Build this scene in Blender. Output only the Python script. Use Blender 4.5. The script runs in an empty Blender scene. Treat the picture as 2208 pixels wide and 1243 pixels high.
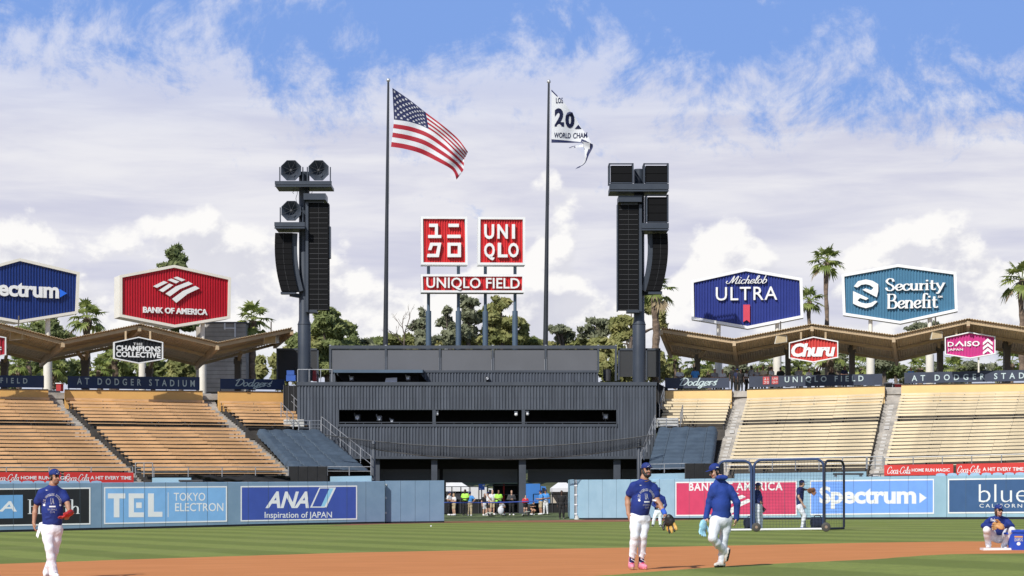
import bpy, bmesh, math, random
import numpy as np
from mathutils import Vector, Matrix
from mathutils.bvhtree import BVHTree
random.seed(7)
RNG = np.random.default_rng(11)
SC = bpy.context.scene
COL = SC.collection
PI = math.pi
R = math.radians

# ------------------------------------------------------------------ camera
F, CX, CY, HY, CAMZ = 4400.0, 1104.0, 621.5, 1080.0, 1.25     # focal length in photo pixels, horizon row, camera height
cam_d = bpy.data.cameras.new('camera')
cam_d.sensor_width = 36.0
cam_d.lens = 36.0 * F / 2208.0
cam_d.shift_y = (HY - CY) / 2208.0
cam_d.clip_start = 0.5
cam_d.clip_end = 6000.0
cam = bpy.data.objects.new('camera', cam_d)
cam.location = (0, 0, CAMZ)
cam.rotation_euler = (R(90), 0, 0)
COL.objects.link(cam)
SC.camera = cam

# ------------------------------------------------------------------ light
SUN_EL = 40.0
SUN_H = Vector((-0.52, -0.854, 0)).normalized()               # horizontal direction towards the sun
sun_d = bpy.data.lights.new('sun', 'SUN')
sun_d.energy = 4.3
sun_d.angle = R(0.53)
sun_d.color = (1.0, 0.975, 0.925)
sun = bpy.data.objects.new('sun', sun_d)
to_sun = Vector((SUN_H.x * math.cos(R(SUN_EL)), SUN_H.y * math.cos(R(SUN_EL)), math.sin(R(SUN_EL))))
sun.rotation_euler = to_sun.to_track_quat('Z', 'Y').to_euler()
sun.location = (-40, -60, 80)
COL.objects.link(sun)

SC.view_settings.view_transform = 'Standard'
SC.view_settings.look = 'None'
SC.view_settings.exposure = 0.0
SC.view_settings.gamma = 1.0
SC.view_settings.use_curve_mapping = False
SC.render.engine = 'CYCLES'
SC.cycles.max_bounces = 6
SC.cycles.transparent_max_bounces = 16
SC.cycles.use_denoising = True

# ------------------------------------------------------------------ node helper
class NT:
    def __init__(s, tree): s.t = tree
    def n(s, typ, **kw):
        nd = s.t.nodes.new(typ)
        for k, v in kw.items():
            if k == 'ins':
                for i, val in v.items():
                    if hasattr(val, 'is_output') : s.t.links.new(val, nd.inputs[i])
                    else: nd.inputs[i].default_value = val
            else: setattr(nd, k, v)
        return nd
    def math(s, op, a, b=0.0, c=0.0, clamp=False):
        nd = s.n('ShaderNodeMath', operation=op, use_clamp=clamp, ins={0: a, 1: b, 2: c}); return nd.outputs[0]
    def ramp(s, x, lo, hi, a=0.0, b=1.0, smooth=True):
        nd = s.n('ShaderNodeMapRange', interpolation_type='SMOOTHSTEP' if smooth else 'LINEAR', ins={0: x, 1: lo, 2: hi, 3: a, 4: b}); return nd.outputs[0]
    def mix(s, f, a, b):
        nd = s.n('ShaderNodeMix', data_type='RGBA', ins={0: f, 6: a, 7: b}); return nd.outputs[2]
    def noise(s, vec, scale, detail=4, rough=0.5, dist=0.0):
        nd = s.n('ShaderNodeTexNoise', ins={'Vector': vec, 'Scale': scale, 'Detail': detail, 'Roughness': rough, 'Distortion': dist}); return nd.outputs['Fac']
    def vmul(s, vec, v):
        nd = s.n('ShaderNodeVectorMath', operation='MULTIPLY', ins={0: vec, 1: v}); return nd.outputs[0]
    def vadd(s, vec, v):
        nd = s.n('ShaderNodeVectorMath', operation='ADD', ins={0: vec, 1: v}); return nd.outputs[0]

# ------------------------------------------------------------------ sky
W = bpy.data.worlds.new('World')
SC.world = W
W.use_nodes = True
t = W.node_tree
t.nodes.clear()
N = NT(t)
out = N.n('ShaderNodeOutputWorld')
bg = N.n('ShaderNodeBackground', ins={1: 0.1})
t.links.new(bg.outputs[0], out.inputs[0])
sky = N.n('ShaderNodeTexSky', sky_type='NISHITA', sun_disc=False, sun_elevation=R(SUN_EL), sun_rotation=math.atan2(SUN_H.x, SUN_H.y),
          altitude=150.0, air_density=1.0, dust_density=0.4, ozone_density=2.0)
tc = N.n('ShaderNodeTexCoord').outputs['Generated']
sep = N.n('ShaderNodeSeparateXYZ', ins={0: tc})
el = sep.outputs[2]
azx = sep.outputs[0]
blue = N.mix(0.9, sky.outputs[0], (2.15, 3.75, 8.1, 1))
# high, thin broken layer
nA = N.noise(N.vmul(tc, (1.0, 1.0, 1.2)), 20.0, 9, 0.66, 0.35)
nA = N.math('ADD', nA, N.math('MULTIPLY', N.math('SUBTRACT', N.noise(N.vmul(tc, (1.3, 1.0, 0.8)), 55.0, 7, 0.7, 0.4), 0.5), 0.30))
nBig = N.noise(N.vadd(tc, (3.1, 0.4, 0.2)), 4.5, 3, 0.5)
cov = N.ramp(el, 0.150, 0.225, 1.10, 0.34, False)
cov = N.math('ADD', cov, N.math('MULTIPLY', N.math('SUBTRACT', nBig, 0.5), 0.9))
cov = N.math('SUBTRACT', cov, N.math('MULTIPLY', N.ramp(azx, -0.02, 0.16, 0.0, 0.36), N.ramp(el, 0.12, 0.17, .45, 1.0)))
cov = N.math('ADD', cov, N.math('MULTIPLY', N.ramp(el, 0.10, 0.145, 1.0, 0.0), 0.1))
thr = N.math('SUBTRACT', 0.73, N.math('MULTIPLY', cov, 0.5))
mA = N.ramp(N.math('SUBTRACT', nA, thr), -0.11, 0.13)
streak = N.noise(N.vmul(tc, (1.0, 1.0, 7.0)), 9.0, 6, 0.55, 0.3)
colA = N.mix(N.ramp(streak, 0.3, 0.7), (6.3, 6.4, 7.7, 1), (8.4, 8.35, 8.8, 1))
colA = N.mix(N.ramp(el, 0.17, 0.225), colA, (7.2, 7.5, 8.9, 1))
# low heaped cumulus, lit from the upper side
vC = N.vmul(tc, (1.0, 1.0, 1.35))
nC = N.noise(vC, 16.0, 10, 0.55, 0.1)
nC2 = N.noise(N.vadd(vC, (-0.006, 0, 0.012)), 16.0, 10, 0.55, 0.1)
topvar = N.noise(N.vmul(tc, (1.0, 1.0, 0.0)), 11.0, 2, 0.5)
hC = N.math('ADD', 0.116, N.math('MULTIPLY', N.math('SUBTRACT', topvar, 0.5), 0.17))
dens = N.math('ADD', nC, N.math('MULTIPLY', N.math('SUBTRACT', hC, el), 5.0))
mC = N.ramp(dens, 0.44, 0.515)
lit = N.ramp(N.math('SUBTRACT', nC, nC2), -0.06, 0.07)
lit = N.math('ADD', N.math('MULTIPLY', lit, 0.78), N.math('MULTIPLY', N.ramp(dens, 1.0, 0.45), 0.48), 0.0, True)
colC = N.mix(lit, (5.2, 5.35, 6.7, 1), (9.9, 9.75, 9.6, 1))
haze = N.ramp(el, 0.05, 0.088, 1.0, 0.0)
colC = N.mix(N.math('MULTIPLY', haze, 0.55), colC, (5.6, 6.3, 8.0, 1))
full = N.mix(N.math('MULTIPLY', mA, N.ramp(el, 0.15, 0.22, 1.0, 0.80)), blue, colA)
full = N.mix(N.math('MULTIPLY', mC, 0.97), full, colC)
# overhead (outside the frame) the cloud thins to open blue
full = N.mix(N.ramp(el, 0.27, 0.5), full, N.mix(N.math('MULTIPLY', mA, 0.35), sky.outputs[0], (6, 6.2, 7, 1)))
t.links.new(full, bg.inputs[0])

# ------------------------------------------------------------------ pixel -> place
TILT = 0.012                       # the field falls gently from one side to the other
def gz(x, y=0): return TILT * x - 0.0075 * max(0.0, -12.5 - x)  # extra dip at the far left, added so the wall faces the sun more
def P(px, py, Y): return Vector(((px - CX) / F * Y, Y, CAMZ - (py - HY) / F * Y))
def G(px, py):
    Y = CAMZ / ((py - HY) / F + TILT * (px - CX) / F)
    for _ in range(8): Y = (CAMZ - gz((px - CX) / F * Y)) / ((py - HY) / F)
    return P(px, py, Y)
def V(*a): return Vector(a)
class PL:
    """a vertical plane: origin C, horizontal axis u, normal n towards the field"""
    def __init__(s, C, u):
        s.C = Vector(C); s.u = Vector((u[0], u[1], 0)).normalized(); s.n = Vector((s.u.y, -s.u.x, 0))
    def uv(s, px, py):
        d = Vector(((px - CX) / F, 1.0, -(py - HY) / F)); o = Vector((0, 0, CAMZ))
        k = (s.C - o).dot(s.n) / d.dot(s.n)
        p = o + d * k - s.C
        return p.dot(s.u), p.z
    def w(s, u, v, d=0.0): return s.C + s.u * u + Vector((0, 0, v)) + s.n * d
    def px(s, px, py, d=0.0): u, v = s.uv(px, py); return s.w(u, v, d)

# ------------------------------------------------------------------ materials
def srgb(r, g, b):
    f = lambda c: ((c / 255.0) / 12.92) if c <= 10 else (((c / 255.0) + 0.055) / 1.055) ** 2.4
    return (f(r), f(g), f(b))
MATS = {}
def M(name, col, rough=0.6, var=0.12, scale=1.5, bump=0.0, bscale=40.0, metal=0.0, spec=0.5, col2=None, trans=0.0, stretch=(1, 1, 1), detail=5):
    if name in MATS: return MATS[name]
    m = bpy.data.materials.new(name); m.use_nodes = True
    tr = m.node_tree; bs = tr.nodes['Principled BSDF']; n = NT(tr)
    tcn = n.n('ShaderNodeTexCoord').outputs['Object']
    vec = n.vmul(tcn, stretch)
    nz = n.noise(vec, scale, detail, 0.6)
    c = Vector(col)
    lo = tuple(c * (1 - var)) + (1,)
    hi = tuple(Vector(col2) if col2 else c * (1 + var)) + (1,)
    if col2: lo = tuple(c) + (1,)
    tr.links.new(n.mix(n.ramp(nz, 0.32, 0.68), lo, hi), bs.inputs['Base Color'])
    tr.links.new(n.ramp(nz, 0.2, 0.8, max(rough - 0.08, 0.03), min(rough + 0.08, 1.0)), bs.inputs['Roughness'])
    bs.inputs['Metallic'].default_value = metal
    bs.inputs['Specular IOR Level'].default_value = spec
    if bump:
        b = n.n('ShaderNodeBump', ins={'Strength': bump, 'Distance': 0.02, 'Height': n.noise(vec, bscale, 4, 0.6)})
        tr.links.new(b.outputs[0], bs.inputs['Normal'])
    if trans:
        o = [x for x in tr.nodes if x.type == 'OUTPUT_MATERIAL'][0]
        tl = n.n('ShaderNodeBsdfTranslucent'); tr.links.new(n.mix(n.ramp(nz, 0.32, 0.68), lo, hi), tl.inputs[0])
        mx = n.n('ShaderNodeMixShader', ins={0: trans}); tr.links.new(bs.outputs[0], mx.inputs[1]); tr.links.new(tl.outputs[0], mx.inputs[2])
        tr.links.new(mx.outputs[0], o.inputs[0])
    MATS[name] = m
    return m
def net_mat(name, col, cell, wire, axes=(0, 2), sx=1.0):
    """woven netting: cords of a square mesh, open between"""
    m = bpy.data.materials.new(name); m.use_nodes = True
    tr = m.node_tree; bs = tr.nodes['Principled BSDF']; n = NT(tr)
    bs.inputs['Base Color'].default_value = tuple(col) + (1,); bs.inputs['Roughness'].default_value = 0.8
    sp = n.n('ShaderNodeSeparateXYZ', ins={0: n.n('ShaderNodeTexCoord').outputs['Object']})
    fac = None
    for a in axes:
        fr = n.math('FRACT', n.math('DIVIDE', sp.outputs[a], cell))
        c = n.math('LESS_THAN', fr, wire / cell)
        fac = c if fac is None else n.math('MAXIMUM', fac, c)
    o = [x for x in tr.nodes if x.type == 'OUTPUT_MATERIAL'][0]
    mx = n.n('ShaderNodeMixShader', ins={0: fac}); tp = n.n('ShaderNodeBsdfTransparent')
    tr.links.new(tp.outputs[0], mx.inputs[1]); tr.links.new(bs.outputs[0], mx.inputs[2]); tr.links.new(mx.outputs[0], o.inputs[0])
    MATS[name] = m
    return m

# ------------------------------------------------------------------ mesh builder
WL = {}
def finish(name, verts, faces, mats, midx, parent=None, loc=None, smooth=False):
    v = np.asarray(verts, dtype=np.float64).reshape(-1, 3)
    if parent is not None: org = WL[parent.name]
    elif loc is not None: org = Vector(loc)
    else: org = Vector(((v[:, 0].min() + v[:, 0].max()) / 2, (v[:, 1].min() + v[:, 1].max()) / 2, v[:, 2].min()))
    me = bpy.data.meshes.new(name)
    me.from_pydata((v - np.array(org)).tolist(), [], faces)
    mats = mats if isinstance(mats, (list, tuple)) else [mats]
    for m in mats: me.materials.append(m)
    if len(mats) > 1: me.polygons.foreach_set('material_index', np.array(midx, dtype=np.int32))
    if smooth is True: me.polygons.foreach_set('use_smooth', np.ones(len(me.polygons), dtype=bool))
    me.update()
    o = bpy.data.objects.new(name, me); COL.objects.link(o)
    if smooth == 'auto':
        me.polygons.foreach_set('use_smooth', np.ones(len(me.polygons), dtype=bool))
        me.set_sharp_from_angle(angle=R(40))
    if parent is not None: o.parent = parent
    else: o.location = org
    WL[o.name] = Vector(org)
    return o
class MB:
    def __init__(s): s.v = []; s.f = []; s.m = []
    def add(s, vs, fs, m=0):
        b = len(s.v); s.v.extend([tuple(x) for x in vs]); s.f.extend([tuple(i + b for i in f) for f in fs]); s.m.extend([m] * len(fs))
        return s
    def quad(s, a, b, c, d, m=0): return s.add([a, b, c, d], [(0, 1, 2, 3)], m)
    def box(s, x0, x1, y0, y1, z0, z1, m=0):
        return s.add([(x0, y0, z0), (x1, y0, z0), (x1, y1, z0), (x0, y1, z0), (x0, y0, z1), (x1, y0, z1), (x1, y1, z1), (x0, y1, z1)],
                     [(0, 3, 2, 1), (4, 5, 6, 7), (0, 1, 5, 4), (1, 2, 6, 5), (2, 3, 7, 6), (3, 0, 4, 7)], m)
    def obox(s, c, ax, ay, az, hx, hy, hz, m=0):
        c, ax, ay, az = Vector(c), Vector(ax).normalized() * hx, Vector(ay).normalized() * hy, Vector(az).normalized() * hz
        vs = [c + ax * i + ay * j + az * k for k in (-1, 1) for i, j in ((-1, -1), (1, -1), (1, 1), (-1, 1))]
        return s.add(vs, [(0, 3, 2, 1), (4, 5, 6, 7), (0, 1, 5, 4), (1, 2, 6, 5), (2, 3, 7, 6), (3, 0, 4, 7)], m)
    def beam(s, a, b, w, h, m=0, up=(0, 0, 1)):
        a, b = Vector(a), Vector(b); d = (b - a); L = d.length
        if L < 1e-6: return s
        d.normalize(); up = Vector(up)
        if abs(d.dot(up)) > 0.98: up = Vector((0, 1, 0))
        sd = d.cross(up).normalized(); u2 = sd.cross(d)
        return s.obox((a + b) / 2, d, sd, u2, L / 2, w / 2, h / 2, m)
    def tube(s, pts, r, n=8, m=0, caps=True):
        pts = [Vector(p) for p in pts]; k = len(pts)
        rr = r if isinstance(r, (list, tuple)) else [r] * k
        rings = []; prev = None
        for i, p in enumerate(pts):
            d = (pts[min(i + 1, k - 1)] - pts[max(i - 1, 0)]).normalized()
            if prev is None:
                a = d.cross(Vector((0, 0, 1)) if abs(d.z) < 0.9 else Vector((0, 1, 0))).normalized()
            else:
                a = (prev - d * prev.dot(d)).normalized()
            prev = a; b = d.cross(a)
            rings.append([p + (a * math.cos(2 * PI * j / n) + b * math.sin(2 * PI * j / n)) * rr[i] for j in range(n)])
        vs = [q for ring in rings for q in ring]
        fs = [(i * n + j, i * n + (j + 1) % n, (i + 1) * n + (j + 1) % n, (i + 1) * n + j) for i in range(k - 1) for j in range(n)]
        if caps: fs += [tuple(range(n - 1, -1, -1)), tuple((k - 1) * n + j for j in range(n))]
        return s.add(vs, fs, m)
    def prism(s, front, off, m=0, side=None):
        """front: outline points (3-D); off: vector to the back face"""
        n = len(front); off = Vector(off); fr = [Vector(p) for p in front]
        s.add(fr, [tuple(range(n))], m)
        bk = [p + off for p in fr]
        s.add(bk, [tuple(range(n - 1, -1, -1))], m if side is None else side)
        for i in range(n):
            j = (i + 1) % n
            s.quad(fr[i], bk[i], bk[j], fr[j], m if side is None else side)
        return s
    def ball(s, c, r, nu=12, nv=8, m=0):
        c = Vector(c); rx, ry, rz = r if isinstance(r, (list, tuple)) else (r, r, r)
        vs = [c + Vector((0, 0, rz))]
        for i in range(1, nv):
            a = PI * i / nv
            for j in range(nu):
                b = 2 * PI * j / nu
                vs.append(c + Vector((rx * math.sin(a) * math.cos(b), ry * math.sin(a) * math.sin(b), rz * math.cos(a))))
        vs.append(c - Vector((0, 0, rz)))
        fs = [(0, 1 + j, 1 + (j + 1) % nu) for j in range(nu)]
        for i in range(nv - 2):
            for j in range(nu):
                fs.append((1 + i * nu + j, 1 + (i + 1) * nu + j, 1 + (i + 1) * nu + (j + 1) % nu, 1 + i * nu + (j + 1) % nu))
        last = len(vs) - 1; b0 = 1 + (nv - 2) * nu
        fs += [(last, b0 + (j + 1) % nu, b0 + j) for j in range(nu)]
        return s.add(vs, fs, m)
    def lathe(s, c, prof, n=16, m=0, ax=(0, 0, 1)):
        c = Vector(c); ax = Vector(ax).normalized()
        a = ax.cross(Vector((0, 1, 0)) if abs(ax.y) < 0.9 else Vector((1, 0, 0))).normalized(); b = ax.cross(a)
        vs = [c + ax * h + (a * math.cos(2 * PI * j / n) + b * math.sin(2 * PI * j / n)) * r for r, h in prof for j in range(n)]
        k = len(prof)
        fs = [(i * n + j, i * n + (j + 1) % n, (i + 1) * n + (j + 1) % n, (i + 1) * n + j) for i in range(k - 1) for j in range(n)]
        return s.add(vs, fs, m)
    def build(s, name, mats, parent=None, loc=None, smooth=False):
        return finish(name, s.v, s.f, mats, s.m, parent, loc, smooth)
def tag(o, label=None, cat=None, group=None, kind=None):
    if label: o['label'] = label
    if cat: o['category'] = cat
    if group: o['group'] = group
    if kind: o['kind'] = kind
    return o
def thing(name, label, cat, loc, group=None):
    o = bpy.data.objects.new(name, None); o.empty_display_size = 0.3; COL.objects.link(o)
    o.location = loc; WL[o.name] = Vector(loc)
    return tag(o, label, cat, group)

# ------------------------------------------------------------------ lettering
def text2d(s, bold=0.0, shear=0.0, spacing=1.0, word=1.0):
    """outline text, returned as points (x, y, z in 0..1 each) and faces"""
    c = bpy.data.curves.new('tmp', 'FONT'); c.body = s; c.size = 1.0; c.offset = bold; c.shear = shear
    c.space_character = spacing; c.space_word = word; c.extrude = 0.05; c.resolution_u = 3
    o = bpy.data.objects.new('tmp', c); COL.objects.link(o)
    dg = bpy.context.evaluated_depsgraph_get()
    me = bpy.data.meshes.new_from_object(o.evaluated_get(dg))
    n = len(me.vertices); v = np.zeros(n * 3); me.vertices.foreach_get('co', v); v = v.reshape(-1, 3)
    fs = [tuple(p.vertices) for p in me.polygons]
    bpy.data.objects.remove(o); bpy.data.curves.remove(c); bpy.data.meshes.remove(me)
    lo = v.min(0); hi = v.max(0)
    return (v - lo) / np.maximum(hi - lo, 1e-6), fs
def put_text(mb, pl, s, x0, x1, y0, y1, d0, d1, m=0, bold=0.0, shear=0.0, spacing=1.0, word=1.0):
    """text on plane pl filling the photo box x0..x1, y0..y1 (y0 top); d0..d1 = depth out of the plane"""
    v, fs = text2d(s, bold, shear, spacing, word)
    u0, vb = pl.uv(x0, y1); u1, _ = pl.uv(x1, y1); ym = (x0 + x1) / 2
    vb = pl.uv(ym, y1)[1]; vt = pl.uv(ym, y0)[1]
    mb.add([pl.w(u0 + p[0] * (u1 - u0), vb + p[1] * (vt - vb), d0 + p[2] * (d1 - d0)) for p in v], fs, m)
def poly(mb, pl, pts, d0, d1, m=0, sc=1.0, off=(0, 0)):
    fr = [pl.px(off[0] + x / sc, off[1] + y / sc, d1) for x, y in pts]
    mb.prism(fr, -pl.n * (d1 - d0), m)
def crom(pts, k=5):
    p = [np.array(q, float) for q in pts]
    if len(p) < 3: return p
    q = [2 * p[0] - p[1]] + p + [2 * p[-1] - p[-2]]
    outp = []
    for i in range(1, len(q) - 2):
        for j in range(k):
            t_ = j / k
            a, b, c, d = q[i - 1], q[i], q[i + 1], q[i + 2]
            outp.append(0.5 * ((2 * b) + (c - a) * t_ + (2 * a - 5 * b + 4 * c - d) * t_ ** 2 + (3 * b - a - 3 * c + d) * t_ ** 3))
    outp.append(p[-1])
    return outp
_a = [(.42, .5), (.22, .53), (.05, .3), (.12, .03), (.3, .05), (.42, .3)]
GL = {
 'o': ([[(.3, .53), (.1, .45), (.05, .22), (.2, .0), (.4, .1), (.46, .32), (.3, .53)]], .52),
 'c': ([[(.42, .42), (.28, .53), (.1, .42), (.05, .2), (.18, .0), (.34, .02), (.46, .14)]], .46),
 'a': ([_a, [(.44, .53), (.42, .15), (.5, 0), (.6, .1)]], .58),
 'l': ([[(.02, .1), (.2, .5), (.3, .9), (.2, 1.0), (.12, .8), (.12, .2), (.2, 0), (.34, .1)]], .32),
 'd': ([_a, [(.48, 1.0), (.42, .15), (.5, 0), (.6, .1)]], .58),
 'g': ([_a, [(.44, .53), (.42, -.1), (.3, -.35), (.12, -.3), (.2, -.12), (.55, .1)]], .55),
 'e': ([[(.06, .24), (.3, .28), (.4, .42), (.28, .53), (.1, .42), (.05, .2), (.2, .0), (.46, .14)]], .46),
 'r': ([[(.06, .53), (.08, 0)], [(.08, .3), (.2, .5), (.36, .5)]], .38),
 's': ([[(.36, .45), (.22, .54), (.1, .42), (.2, .3), (.34, .15), (.22, 0), (.05, .08)]], .42),
 'i': ([[(.1, .53), (.1, .12), (.18, 0), (.3, .1)], [(.12, .72), (.12, .78)]], .28),
 'h': ([[(.14, 1.0), (.08, 0)], [(.08, .3), (.22, .52), (.38, .42), (.36, .1), (.44, 0), (.54, .1)]], .54),
 'b': ([[(.14, 1.0), (.08, .1), (.2, 0), (.38, .1), (.42, .35), (.3, .52), (.1, .4)]], .5),
 'u': ([[(.08, .53), (.08, .15), (.2, 0), (.36, .1), (.43, .3)], [(.44, .53), (.42, .12), (.5, 0), (.58, .08)]], .58),
 'C': ([[(.75, .8), (.6, 1.0), (.3, .9), (.08, .5), (.15, .1), (.4, 0), (.7, .2)]], .72),
 'D': ([[(.3, .95), (.22, .5), (.15, .05)], [(.0, .75), (.3, 1.0), (.7, .85), (.8, .5), (.55, .08), (.15, .02)]], .86),
 'M': ([[(-.25, .35), (-.3, .15), (-.1, .0), (.12, .2), (.3, .98), (.34, .08)], [(.34, .08), (.75, .98), (.72, .1), (.85, .0), (.95, .1)]], .95),
 '-': ([[(.05, .28), (.3, .32)]], .34),
 'S': ([[(.5, .78), (.44, .95), (.24, 1.0), (.08, .8), (.2, .58), (.42, .42), (.52, .2), (.36, .0), (.14, .03), (.05, .22)]], .62),
 't': ([[(.15, .75), (.15, .15), (.24, 0), (.38, .06)], [(.02, .53), (.34, .53)]], .42),
 'y': ([[(.06, .53), (.28, .02)], [(.5, .53), (.28, .0), (.14, -.3), (.02, -.28)], [(-.02, .53), (.16, .53)], [(.42, .53), (.58, .53)]], .58),
 'n': ([[(.1, .53), (.1, 0)], [(.1, .36), (.26, .53), (.42, .42), (.42, 0)], [(.0, 0), (.2, 0)], [(.32, 0), (.52, 0)], [(0, .52), (.1, .52)]], .56),
 'f': ([[(.42, .93), (.3, 1.0), (.18, .85), (.17, 0)], [(.02, .53), (.36, .53)], [(.06, 0), (.3, 0)]], .38),
 'B': ([[(.1, 1), (.1, 0)], [(.1, .99), (.42, .97), (.5, .77), (.38, .56), (.1, .53)], [(.1, .53), (.46, .5), (.58, .27), (.46, .02), (.1, .01)], [(.0, .99), (.12, .99)], [(.0, .01), (.12, .01)]], .66),
 'H': ([[(.12, 1), (.12, 0)], [(.64, 1), (.64, 0)], [(.12, .53), (.64, .53)], [(0, 1), (.24, 1)], [(0, 0), (.24, 0)], [(.52, 1), (.76, 1)], [(.52, 0), (.76, 0)]], .82),
 'I': ([[(.12, .53), (.12, 0)], [(.13, .74), (.13, .8)], [(0, .52), (.1, .52)], [(.0, 0), (.24, 0)]], .28),
 'R': ([[(.12, .53), (.12, 0)], [(.12, .34), (.24, .5), (.36, .48)], [(0, .52), (.1, .52)], [(.0, 0), (.26, 0)]], .38),
 'U': ([[(.1, .53), (.1, .15), (.22, 0), (.38, .1), (.42, .22)], [(.42, .53), (.42, 0)], [(0, .52), (.1, .52)], [(.32, .52), (.42, .52)], [(.42, 0), (.52, 0)]], .56),
 'A': ([[(.06, .42), (.2, .53), (.36, .45), (.36, .1), (.42, 0), (.5, .05)], [(.36, .3), (.1, .24), (.06, .08), (.18, 0), (.36, .12)]], .5),
 'L': ([[(.12, 1), (.12, 0)], [(0, 1), (.12, 1)], [(0, 0), (.24, 0)]], .27),
 'T': ([[(.16, .75), (.16, .12), (.26, 0), (.38, .06)], [(.02, .53), (.34, .53)]], .4),
 'K': ([[(.1, 1), (.1, 0)], [(.1, .36), (.26, .53), (.42, .42), (.42, 0)], [(0, 1), (.1, 1)], [(.0, 0), (.2, 0)], [(.32, 0), (.52, 0)]], .56),
}
def put_strokes(mb, pl, s, x0, x1, y0, y1, d0, d1, m=0, wv=0.1, wh=0.1, shear=0.0, extra=None):
    """pen-drawn lettering (script or serif): wv = width of upright strokes, wh of level ones, in letter heights"""
    strokes = []; x = 0.0
    for ch in s:
        if ch == ' ': x += 0.3; continue
        st, adv = GL[ch]
        for q in st: strokes.append([(x + a, b) for a, b in q])
        x += adv
    if extra: strokes += [[(a * x, b) for a, b in q] for q in extra]
    strokes = [[np.array((a + shear * b, b)) for a, b in crom(q)] for q in strokes]
    allp = np.array([p for q in strokes for p in q]); lo = allp.min(0); hi = allp.max(0)
    u0 = pl.uv(x0, y1)[0]; u1 = pl.uv(x1, y1)[0]; xm = (x0 + x1) / 2
    vb = pl.uv(xm, y1)[1]; vt = pl.uv(xm, y0)[1]
    su = (u1 - u0) / (hi[0] - lo[0]); sv = (vt - vb) / (hi[1] - lo[1])
    for i, q in enumerate(strokes):
        L, Rr = [], []
        for k, p in enumerate(q):
            d = q[min(k + 1, len(q) - 1)] - q[max(k - 1, 0)]
            d = d / (np.linalg.norm(d) + 1e-9); nn = np.array((-d[1], d[0]))
            e = 0.0
            if k == 0: e = -0.4
            if k == len(q) - 1: e = 0.4
            w = math.hypot(nn[0] * wv, nn[1] * wh) / 2
            pp = p + d * w * e
            L.append(pp + nn * w); Rr.append(pp - nn * w)
        ring = L + Rr[::-1]
        dd = 0.0012 * i
        fr = [pl.w(u0 + (p[0] - lo[0]) * su, vb + (p[1] - lo[1]) * sv, d1 + dd) for p in ring]
        nn_ = len(q); b = len(fr); bk = [p - pl.n * (d1 - d0) for p in fr]
        fs = [(k, k + 1, b - 2 - k, b - 1 - k) for k in range(nn_ - 1)]
        fs += [(k, k + b, (k + 1) % b + b, (k + 1) % b) for k in range(b)]
        mb.add(fr + bk, fs, m)
def corrugated(mb, pl, x0, x1, ytop, ybot, pitch, depth, d=0.0, m=0, px=True, duty=0.55):
    """vertical ribbed sheet on plane pl between u=x0..x1; ytop/ybot are functions of u (metres)"""
    n = max(2, int(round((x1 - x0) / pitch))); p = (x1 - x0) / n; prof = []
    for i in range(n):
        a = x0 + i * p
        prof += [(a, 0), (a + p * (1 - duty) * 0.8, 0), (a + p * (1 - duty), depth), (a + p * 0.88, depth)]
    prof.append((x1, 0))
    vs = []
    for u, w in prof: vs += [pl.w(u, ybot(u), d + w), pl.w(u, ytop(u), d + w)]
    mb.add(vs, [(2 * i, 2 * i + 2, 2 * i + 3, 2 * i + 1) for i in range(len(prof) - 1)], m)
def conform(mb, ob, dirv, lift):
    """drop flat lettering on a curved garment"""
    org = WL[ob.parent.name] if ob.parent else ob.location
    me = ob.data; bv = BVHTree.FromPolygons([v.co + org for v in me.vertices], [tuple(p.vertices) for p in me.polygons])
    d = Vector(dirv).normalized(); outv = []
    for p in mb.v:
        h = bv.ray_cast(Vector(p) - d * 1.0, d, 3.0)
        outv.append(tuple(h[0] - d * lift) if h[0] is not None else tuple(p))
    mb.v = outv
# ------------------------------------------------------------------ ground
def grass_mat(name, ang, width, offs=0.0, light=(0.285, 0.335, 0.084), dark=(0.180, 0.222, 0.052)):
    m = bpy.data.materials.new(name); m.use_nodes = True
    tr = m.node_tree; bs = tr.nodes['Principled BSDF']; n = NT(tr)
    co = n.n('ShaderNodeTexCoord').outputs['Object']
    sp = n.n('ShaderNodeSeparateXYZ', ins={0: co})
    q = n.math('ADD', n.math('MULTIPLY', sp.outputs[0], math.cos(R(ang))), n.math('MULTIPLY', sp.outputs[1], math.sin(R(ang))))
    wob = n.math('MULTIPLY', n.math('SUBTRACT', n.noise(co, 0.35, 3), 0.5), 0.5)
    st = n.math('SINE', n.math('MULTIPLY', n.math('ADD', n.math('ADD', q, wob), offs), PI / width))
    f = n.ramp(st, -0.35, 0.35)
    f = n.math('ADD', n.math('MULTIPLY', f, 0.8), 0.1)
    fine = n.noise(co, 9.0, 6, 0.75); big = n.noise(co, 0.18, 4, 0.6)
    c = n.mix(f, tuple(dark) + (1,), tuple(light) + (1,))
    c = n.mix(n.ramp(fine, 0.3, 0.75, 0.0, 0.55), c, (0.11, 0.135, 0.035, 1))
    c = n.mix(n.ramp(n.noise(co, 1.3, 6, 0.7), 0.42, 0.70, 0.0, 0.40), c, (0.14, 0.165, 0.045, 1))
    c = n.mix(n.ramp(big, 0.45, 0.75, 0.0, 0.45), c, (0.25, 0.26, 0.09, 1))
    tr.links.new(c, bs.inputs['Base Color'])
    bs.inputs['Roughness'].default_value = 0.9; bs.inputs['Specular IOR Level'].default_value = 0.15
    b = n.n('ShaderNodeBump', ins={'Strength': 0.6, 'Distance': 0.03, 'Height': n.noise(co, 22.0, 5, 0.7)})
    tr.links.new(b.outputs[0], bs.inputs['Normal'])
    MATS[name] = m
    return m
m_grass = grass_mat('mown_grass', 25, 1.7)
m_grass2 = grass_mat('mown_infield_grass', 20, 2.2, 0.7)
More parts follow.
